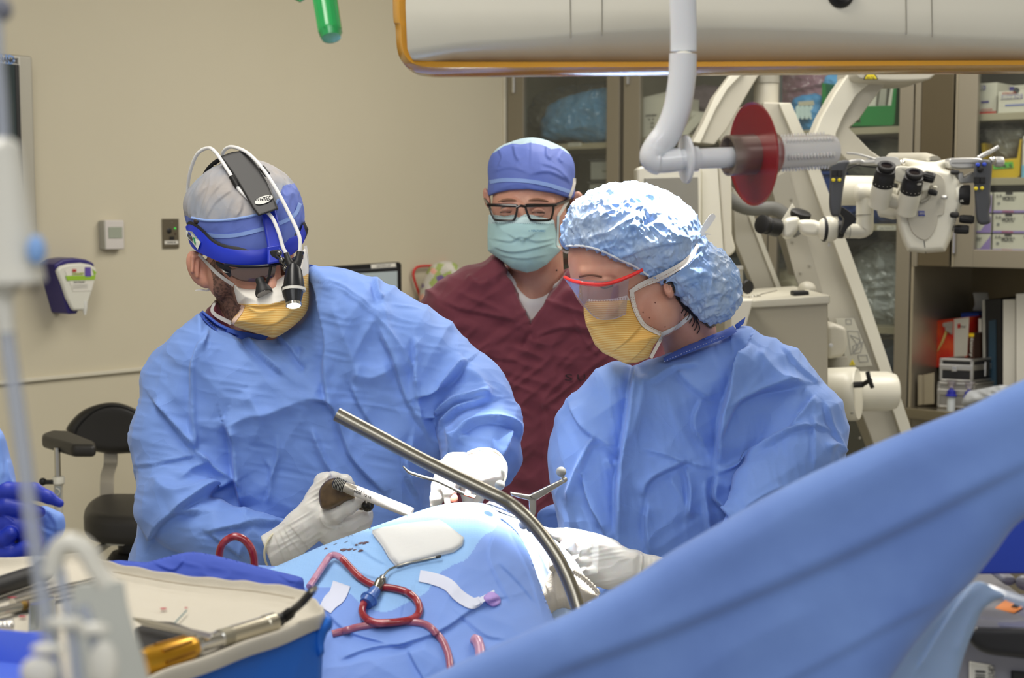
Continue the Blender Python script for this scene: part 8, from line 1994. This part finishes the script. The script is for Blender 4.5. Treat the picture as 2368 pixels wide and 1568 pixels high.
# dark pad and steel blade
A = [Pz(x, y, ZW + .002) for x, y in ((312, 1466), (352, 1449), (400, 1452), (480, 1480), (430, 1500), (345, 1516), (318, 1512))]
o = MB().prism(A, [p + Vector((0, 0, .006)) for p in A]).build('black_pad', mat('pad_black', (34, 33, 33), .5, bump=[('noise', 60, .2, .002)]), bevel=.002)
tag(o, 'flat black instrument pad lying on the towel beside the gold handle', 'pad')
o = MB().prism([Pz(x, y, ZW + .016) for x, y in ((306, 1434), (350, 1440), (492, 1472), (486, 1484), (470, 1482), (330, 1448))], [Pz(x, y, ZW + .016) + Vector((0, 0, .003)) for x, y in ((306, 1434), (350, 1440), (492, 1472), (486, 1484), (470, 1482), (330, 1448))]).build('steel_retractor', m_st2, bevel=.001)
tag(o, 'narrow steel blade crossing above the black pad', 'retractor')
o = MB().tube(spline([tuple(on(x, y, .003)) for x, y in ((400, 1446), (412, 1432), (424, 1420), (431, 1412))], 4), .0006, 6).build('suture_thread', mat('thread_teal', (60, 110, 120), .6), smooth=True)
tag(o, 'short teal suture thread on the towel above the black pad', 'thread')
# left part of the table
br = thing('black_handle_tool', 'thick black-handled tool with an open ring end on the left of the towel', 'tool', on(40, 1350))
MB().tube([on(-90, 1385, .012), on(60, 1335, .012), on(96, 1322, .012)], [.0095, .0095, .008], 16).build('black_handle', m_rub, br, smooth=True)
MB().tube([on(100, 1320, .012) + Vector((.008 * math.cos(t) , 0, .008 * math.sin(t))) for t in [i * math.pi / 8 for i in range(16)]], .0035, 8, closed=True).build('ring_end', m_rub, br, smooth=True)
o = MB().tube([on(30, 1398, .008), on(150, 1364, .008), on(232, 1346, .008)], .0058, 18).build('steel_tube', m_chrome, smooth=True); tag(o, 'polished steel tube lying behind the pale card and drip line', 'instrument')
sv = thing('steel_probe', 'slim steel probe with a brass ring at the left edge of the towel', 'probe', on(20, 1408))
MB().tube([on(-70, 1432, .006), on(50, 1402, .006)], .0042, 14).build('shaft', m_chrome, sv, smooth=True)
MB().tube([on(48, 1402.5, .006), on(58, 1400, .006)], .0046, 14).build('brass_ring', mat('brass', (160, 130, 70), .35, .8), sv, smooth=True)
MB().tube([on(58, 1400, .006), on(74, 1396, .006)], .0036, 14).build('brown_tip', mat('tip_brown', (96, 66, 44), .4), sv, smooth=True)
cl_ = thing('steel_clamp', 'bulky ribbed steel clamp at the left edge above the blue basin', 'clamp', on(10, 1455))
MB().tube([on(-30, 1455, .008), on(30, 1452, .008)], .0075, 14).build('clamp_body', m_chrome, cl_, smooth=True)
for x in (2, 12, 22): MB().ball(on(x, 1448, .016), .004).build('rivet', m_chrome, cl_, smooth=True)
bn = thing('blue_basin', 'periwinkle-blue plastic basin in the bottom left corner', 'basin', on(40, 1520))
m_peri = mat('periwinkle_plastic', (84, 112, 214), .3, sss=.1)
rimp = [(-160, 1474), (60, 1468), (110, 1470), (124, 1510), (120, 1560), (60, 1640), (-200, 1700)]
ro = [on(p.x, p.y, .030) for p in spline([(x, y, 0) for x, y in rimp], 3, True)]; c_ = sum(ro, Vector()) / len(ro); mb = MB(); n = len(ro)
lv = [(1.0, -.026), (1.0, 0), (1.02, .002), (.985, .002), (.95, -.004), (.9, -.022), (.1, -.024)]
mb.v = [tuple(c_ + (p - c_) * k + Vector((0, 0, dz))) for k, dz in lv for p in ro]
for i in range(len(lv) - 1):
 for j in range(n): mb.f.append((i * n + j, i * n + (j + 1) % n, (i + 1) * n + (j + 1) % n, (i + 1) * n + j))
mb.f.append(tuple(range((len(lv) - 1) * n, len(lv) * n))); mb.f.append(tuple(range(n))[::-1])
mb.build('basin_shell', m_peri, bn, smooth=True)
o = MB().prism([on(67, 1388, .003), on(128, 1380, .003), on(130, 1462, .003), on(66, 1466, .003)], [on(67, 1388, .010), on(128, 1380, .010), on(130, 1462, .010), on(66, 1466, .010)]).build('clear_block', clear_mat('block_clear', (205, 210, 206), gloss=.2, diffuse=.35), bevel=.001)
tag(o, 'clear plastic needle counter block behind the drip line', 'needle counter')
# ================================================================ drip line hanging close to the camera
iv = thing('drip_line', 'milky intravenous drip chamber and line hanging close to the camera on the left', 'drip line', P(60, 1560, .58))
m_milk = clear_mat('milky_plastic', (214, 220, 232), gloss=.12, rough=.25, diffuse=.42)
m_milk2 = clear_mat('milky_cream', (238, 236, 226), gloss=.06, rough=.3, diffuse=.75)
DI = .58
def rI(px): return px * DI / F
MB().lathe(P(8, 320, DI), P(32, 660, DI) - P(8, 320, DI), [(0, rI(20)), (.003, rI(38)), (rI(200), rI(54)), (rI(330), rI(72)), (rI(336), rI(30))], 28).build('drip_chamber', m_milk2, iv, smooth=True)
MB().ball(P(84, 578, DI - .01), (rI(22), rI(18), rI(34))).build('blue_port', mat('port_blue', (130, 170, 225), .4), iv, smooth=True)
MB().lathe(P(0, 655, DI), Vector((.1, 0, -1)), [(0, rI(30)), (.01, rI(24)), (.02, rI(20))], 20).build('chamber_neck', m_milk2, iv, smooth=True)
def ivt(pts, r, m=m_milk, name='line_tube', d=DI):
 c = spline([tuple(P(x, y, d)) for x, y in pts], 6)
 outer = MB().tube(c, rI(r), 16).build(name, m, iv, smooth=True); return outer
ivt([(4, 640), (14, 760), (30, 880), (52, 1040), (72, 1200), (96, 1360), (122, 1520), (140, 1640)], 19)
ivt([(-10, -60), (-8, 100), (2, 230), (8, 330)], 15)
ivt([(118, 1330), (132, 1275), (160, 1255), (196, 1270), (226, 1320), (250, 1352)], 24, m_milk2)
ivt([(128, 1290), (150, 1380), (168, 1480), (182, 1600)], 15)
ivt([(190, 1400), (215, 1470), (232, 1560), (240, 1640)], 14)
for (x, y, w, h_) in ((150, 1440, 48, 16), (110, 1500, 40, 14), (215, 1455, 40, 16), (240, 1540, 36, 60), (90, 1555, 44, 40)):
 MB().ball(P(x, y, DI - .005), (rI(w), rI(20), rI(h_))).build('stopcock', m_milk2, iv, smooth=True)
MB().ball(P(6, 22, DI), (rI(22), rI(20), rI(26))).build('hanger_cap', mat('hanger_grey', (110, 112, 124), .4), iv, smooth=True)
cd = [(168, 1362), (178, 1352), (284, 1345), (292, 1400), (306, 1450), (330, 1520), (360, 1640), (170, 1640)]
o = MB().pprism(cd, .66, .002).build('pale_card', mat('card_pale', (198, 200, 192), .6), smooth=False)
tag(o, 'blank pale card hanging behind the drip line in the left foreground', 'card')
# ================================================================ front drape across the lower right
fd = [(2440, 850), (2368, 882), (2250, 938), (2100, 1000), (1957, 1063), (1800, 1137), (1660, 1217), (1560, 1277), (1470, 1335), (1380, 1386), (1290, 1431), (1180, 1481), (1060, 1535), (960, 1584), (860, 1640), (900, 1720), (1960, 1720),
  (2050, 1585), (2120, 1480), (2190, 1400), (2250, 1340), (2300, 1275), (2345, 1215), (2440, 1120)]
B = Blob(1.08, 840, 2460, 830, 1740, -260, 160, 6)
B.pillow(fd, 0, 62, 90, 0, pw=2.2, smooth=True, zf=lambda x, y: .12 * (x - 1600) * 0)
V, Q = B.mesh(); N = normals(V, Q); h = np.zeros(len(V))
for f_ in (([(1130, 1640), (1300, 1560), (1560, 1462), (1900, 1316), (2100, 1222), (2300, 1120), (2460, 1040)], 26, 60, 's', 18), ([(1700, 1640), (1900, 1540), (2080, 1440), (2200, 1380)], 10, 30, 's', 14), ([(1500, 1640), (1700, 1500), (1900, 1400)], 8, 60, 'r'), ([(2150, 1020), (1900, 1150), (1600, 1320)], 8, 70, 'r')):
 h += fold(V, N, *f_, both=True) if False else fold(V, N, *f_)
h += 5 * vnoise(V / 130.0, 3)
V = V + N * h[:, None]
m_front = mat('front_drape_blue', (100, 132, 200), .7, sheen=.2, var=((116, 150, 216), 9, .8), bump=[('noise', 14, .2, .01), ('weave', 420, .1, .0006)])
o = from_np('front_drape', Parr(V, 1.08), Q, m_front); tag(o, 'big blue sheet running diagonally across the lower right foreground', 'drape')
# deep blue sheet seen through the gap and the pale film below it
o = MB().pprism([(2200, 1330), (2250, 1200), (2420, 1140), (2420, 1328), (2300, 1330)], 1.36, .02).build('royal_sheet', mat('royal_sheet_blue', (34, 66, 176), .7, bump=[('weave', 500, .2, .0006)]), bevel=.004)
tag(o, 'deep royal-blue sheet hanging behind the front drape at the right edge', 'drape')
fl = [(2255, 1345), (2300, 1362), (2325, 1378), (2295, 1392), (2270, 1412), (2255, 1450), (2235, 1500), (2215, 1570), (2190, 1680), (1960, 1680), (2030, 1560), (2110, 1460), (2180, 1400)]
B = Blob(1.16, 1940, 2350, 1330, 1700, -60, 60, 4); B.pillow(fl, 0, 20, 26, 0)
o = garment('plastic_film', B, [([(2250, 1350), (2190, 1430), (2110, 1560)], 8, 16, 's'), ([(2300, 1375), (2250, 1420), (2210, 1520)], 6, 10, 'r')], mat('grey_blue_film', (142, 166, 200), .45, sss=.1), None)
tag(o, 'grey-blue translucent film hanging from the front drape before the machine', 'film')
# warming machine in the corner
mc = thing('warming_unit', 'grey medical machine with a black handle and orange label in the lower right corner', 'machine', (P(2300, 1700, 1.42).x, 1.42, 0))
m_mach = mat('machine_grey', (132, 132, 142), .4)
xm = [P(2205, 1450, 1.30), P(2480, 1480, 1.30)]
MB().pprism([(2212, 1460), (2230, 1428), (2480, 1452), (2480, 1720), (2190, 1720), (2205, 1560)], 1.30, .34).build('housing', m_mach, mc, bevel=.012, seg=3)
zt2 = P(2300, 1436, 1.31).z
A = [Pz(x, y, zt2) for x, y in ((2232, 1434), (2262, 1402), (2330, 1372), (2480, 1372), (2480, 1458))]
MB().prism([a - Vector((0, 0, .02)) for a in A], A).build('top_panel', mat('machine_top', (118, 120, 146), .35), mc, bevel=.003)
B = Blob(1.27, 2220, 2480, 1430, 1540, -40, 40, 3); B.pillow([(2240, 1470), (2252, 1452), (2290, 1450), (2480, 1462), (2480, 1528), (2340, 1520), (2280, 1512), (2248, 1492)], 0, 26, 18, 0, pw=2.6); V, Q = B.mesh()
from_np('black_handle', Parr(V, 1.27), Q, mat('handle_black', (34, 34, 38), .35), mc)
q = [Pz(x, y, zt2 + .0012) for x, y in ((2299, 1408), (2330, 1385), (2390, 1392), (2345, 1418))]
lo_ = MB().prism(q, [p + Vector((0, 0, .0006)) for p in q]).build('orange_label', mat('label_orange', (240, 140, 60), .6), mc)
text('CAUTION', sum(q, Vector()) / 4 + Vector((.004, -.002, .0013)), q[1] - q[0], Vector((-1, 1, 0)), .009, m_ink, mc, width=.022)
pp('white_label', [(2243, 1531), (2296, 1540), (2301, 1552), (2297, 1700), (2240, 1700)], 1.296, .003, m_paper, mc, .001)
b = MB()
for k, (y, w) in enumerate(((1551, 4), (1560, 2), (1566, 3), (1573, 2), (1579, 4), (1590, 2))): b.pprism([(2256, y), (2279, y + 1.5), (2279, y + 1.5 + w), (2256, y + w)], 1.2945, .001)
b.build('bar_marks', m_ink, mc)
text('UPSTATE', P(2292, 1566, 1.294), Vector((0, 0, -1)), X, .008, m_ink, mc, width=.022)
pp('dark_port', [(2343, 1555), (2420, 1562), (2420, 1640), (2343, 1640)], 1.294, .01, m_rub, mc, .001)
gy = pp('clip_block', [(2318, 1336), (2350, 1334), (2353, 1350), (2338, 1358), (2320, 1352)], 1.40, .05, m_mach, mc, .004)
MB().ball(P(2376, 1348, 1.40), (.012, .012, .008)).build('round_foot', m_mach, mc, smooth=True)
o = MB().sheet([[P(x, y, 1.19) for x, y in ((2250, 1348), (2290, 1352), (2330, 1366), (2380, 1384), (2420, 1398))], [P(x, y, 1.18) for x, y in ((2250, 1362), (2290, 1370), (2330, 1390), (2380, 1412), (2420, 1430))]], .001).build('clear_tape', clear_mat('tape_clear', (170, 190, 222), gloss=.1, rough=.2, diffuse=.55), smooth=True)
tag(o, 'strip of translucent tape stretched over the orange label', 'tape')
# ================================================================ operating lamp overhead
DL = 1.62
lm = thing('operating_lamp', 'ivory operating lamp head with an amber rim overhead', 'lamp', P(1700, 60, DL + .2))
m_lamp = mat('lamp_ivory', (218, 214, 198), .35, coat=.3)
m_amber2 = mat('amber_rim', (206, 148, 40), .22, sss=.05, coat=.8)
cx_ = [972, 1050, 1120, 1200, 1300, 1400, 1560, 1700, 1850, 2000, 2150, 2368, 2520]
cy_ = [126, 110, 104, 99, 91, 82, 74, 72, 76, 82, 90, 98, 104]
rows = []
rows.append([P(max(x - 34, 938) if i == 0 else x, -420, DL) for i, x in enumerate(cx_)])
rows.append([P(938 if i == 0 else x, 20, DL) for i, x in enumerate(cx_)])
rows.append([P(942 if i == 0 else x, y - 14, DL) for i, (x, y) in enumerate(zip(cx_, cy_))])
rows.append([P(946 if i == 0 else x, y - 3, DL + .004) for i, (x, y) in enumerate(zip(cx_, cy_))])
rows.append([P(950 if i == 0 else x, y + 6, DL + .008) for i, (x, y) in enumerate(zip(cx_, cy_))])
rows.append([P(966 if i == 0 else x, 152 + (x - 1000) * -.001, DL + .040) for i, x in enumerate(cx_)])
MB().sheet(rows, .09, (0, 1, .0)).build('lamp_shell', m_lamp, lm, smooth=True, angle=50)
ao = spline2([(908, -420), (908, 0), (914, 60), (918, 112), (928, 140), (948, 158), (985, 168), (1100, 169), (1550, 166), (2000, 163), (2520, 160)], 4, False)
ai = spline2([(938, -420), (938, 0), (940, 60), (944, 106), (954, 128), (972, 138), (1000, 142), (1100, 143), (1550, 143), (2000, 141), (2520, 139)], 4, False)
MB().sheet([[P(x, y, DL + .030) for x, y in ao], [P((a[0] + b[0]) / 2, (a[1] + b[1]) / 2, DL + .018) for a, b in zip(ao, ai)], [P(x, y, DL + .022) for x, y in ai]], .05, (0, 1, 0)).build('amber_rim', m_amber2, lm, smooth=True)
for (x0, x1, y1) in ((1315, 1320, 88), (1392, 1392, 83), (2092, 2096, 80), (2150, 2156, 86)):
 MB().tube([P(x0, -200, DL - .0004), P(x1, y1, DL - .0004)], .0007, 6).build('panel_seam', mat('seam_grey', (150, 146, 134), .6), lm)
MB().lathe(P(1943, -12, DL + .002), -Y, [(0, .015), (.006, .0145), (.010, .011), (.006, .007)], 28).build('black_knob', m_rub, lm, smooth=True)
for x in (1938, 1548): MB().lathe(P(x, 94, DL + .022), Vector((0, -.6, -.8)), [(0, .003), (.002, .002)], 12).build('screw', m_ivdk, lm)
# bent handle with its splash disc
bh = thing('sterile_lamp_grip', 'bent pale lamp arm carrying a clear ribbed handle with a dark red splash disc', 'handle', P(1640, 370, 1.48))
m_pipe = mat('pipe_white', (214, 216, 220), .28, sss=.1, coat=.4)
DH_ = 1.47
pth = [(1576, -160), (1579, 0), (1581, 60), (1581, 118)]
MB().tube([P(x, y, DH_) for x, y in pth], .0068, 20, flat=2.0).build('upper_strap', m_pipe, bh, smooth=True)
pth2 = spline([tuple(P(x, y, DH_ - .004)) for x, y in ((1580, 125), (1577, 180), (1566, 250), (1545, 305), (1521, 338), (1512, 356))], 8)
MB().tube(pth2, [.0120] * len(pth2), 24, flat=1.18).build('bent_arm', m_pipe, bh, smooth=True)
MB().ball(P(1581, 132, DH_ - .006), (.0112, .009, .0062)).build('arm_cap', mat('cap_ivory', (222, 220, 206), .4), bh, smooth=True)
for (x, y) in ((1580, 168), (1573, 229)): MB().lathe(P(x, y, DH_ - .0115), -Y, [(0, .0030), (.002, .0026)], 16).build('rivet', mat('rivet_grey', (180, 184, 198), .4), bh, smooth=True)  # rivets in a bluer, darker grey than the arm
e_ = spline([tuple(P(x, y, DH_ - .004)) for x, y in ((1516, 345), (1510, 362), (1520, 372), (1545, 372), (1575, 368))], 6)
MB().tube(e_, [.0140] * 14 + [.0120] * (len(e_) - 14), 24).build('elbow', m_pipe, bh, smooth=True)
ah = (P(1690, 363, DH_ + .012) - P(1560, 368, DH_)).normalized()
o0 = P(1560, 369, DH_ - .004)
MB().lathe(o0, ah, [(0, .0100), (.010, .0108), (.0105, .0245), (.0135, .0245), (.014, .0130), (.024, .0130), (.0245, .0105), (.062, .0105)], 40).build('flanged_stub', m_pipe, bh, smooth=True)
s0 = P(1682, 360, DH_ + .006); ax2 = (P(1972, 345, DH_ + .052) - s0).normalized()
MB().lathe(s0, ax2, [(.006, .0165), (0, .0185), (0.0005, .0210), (.050, .0205), (.051, .0175), (.006, .0165)], 44).build('metal_socket', mat('socket_metal', (150, 138, 132), .3, .8), bh, smooth=True)
RD = .0535
MB().lathe(s0, ax2, [(.0300, RD), (.0285, RD * .999), (.0310, RD * .93), (.046, .024), (.053, .0200), (.0545, .0215), (.048, .026), (.0325, RD * .93)], 64).build('splash_disc', mat('disc_red', (128, 22, 30), .3, sss=.25, coat=.5), bh, smooth=True)
gr = MB().lathe(s0, ax2, [(.050, .0178), (.055, .0172), (.118, .0168), (.124, .0155), (.126, .010)], 44).build('clear_grip', mat('grip_frosted', (206, 204, 202), .22, sss=.1, coat=.6), bh, smooth=True)
b = MB(); sdv = ax2.cross(Z).normalized(); fv = ax2.cross(sdv)
for k in range(15):
 for an in [.3 + i * math.pi / 3 for i in range(6)]:
  c_ = s0 + ax2 * (.062 + k * .0038); dn = sdv * math.cos(an) + fv * math.sin(an)
  b.ball(c_ + dn * .0170, (.0014, .0034, .0034), 8)
b.build('grip_teeth', mat('grip_frosted', (206, 204, 202)), gr, smooth=True)
# green lamp handle at the top
gh = thing('lamp_grip_cover', 'translucent green ribbed handle cover poking in from above', 'handle', P(760, 40, 1.50))
m_ghp = mat('handle_green', (40, 160, 84), .25, sss=.2, coat=.5)
g0 = P(738, -90, 1.50); ge = P(766, 88, 1.46) - g0; gl_ = ge.length
gh1 = MB().lathe(g0, ge, [(0, .0125), (gl_ * .3, .0125)] + [(gl_ * (.32 + .6 * i / 24), .0118 + (.0005 if i % 2 else 0)) for i in range(25)] + [(gl_ * .95, .0110), (gl_, .0098), (gl_ * 1.002, .006)], 28, squash=1.0).build('cover', m_ghp, gh, smooth=True)
b = MB(); sdv = ge.normalized().cross(Z).normalized(); fv = ge.normalized().cross(sdv)
for an in [i * math.pi / 4 for i in range(8)]:
 b.tube([g0 + ge * .35 + (sdv * math.cos(an) + fv * math.sin(an)) * .0122, g0 + ge * .93 + (sdv * math.cos(an) + fv * math.sin(an)) * .0114], .0012, 6)
b.build('ribs', m_ghp, gh1, smooth=True)
MB().tube([P(676, -8, 1.5), P(694, 1, 1.5), P(712, -10, 1.5)], .002, 8).build('rim_edge', m_ghp, gh, smooth=True)
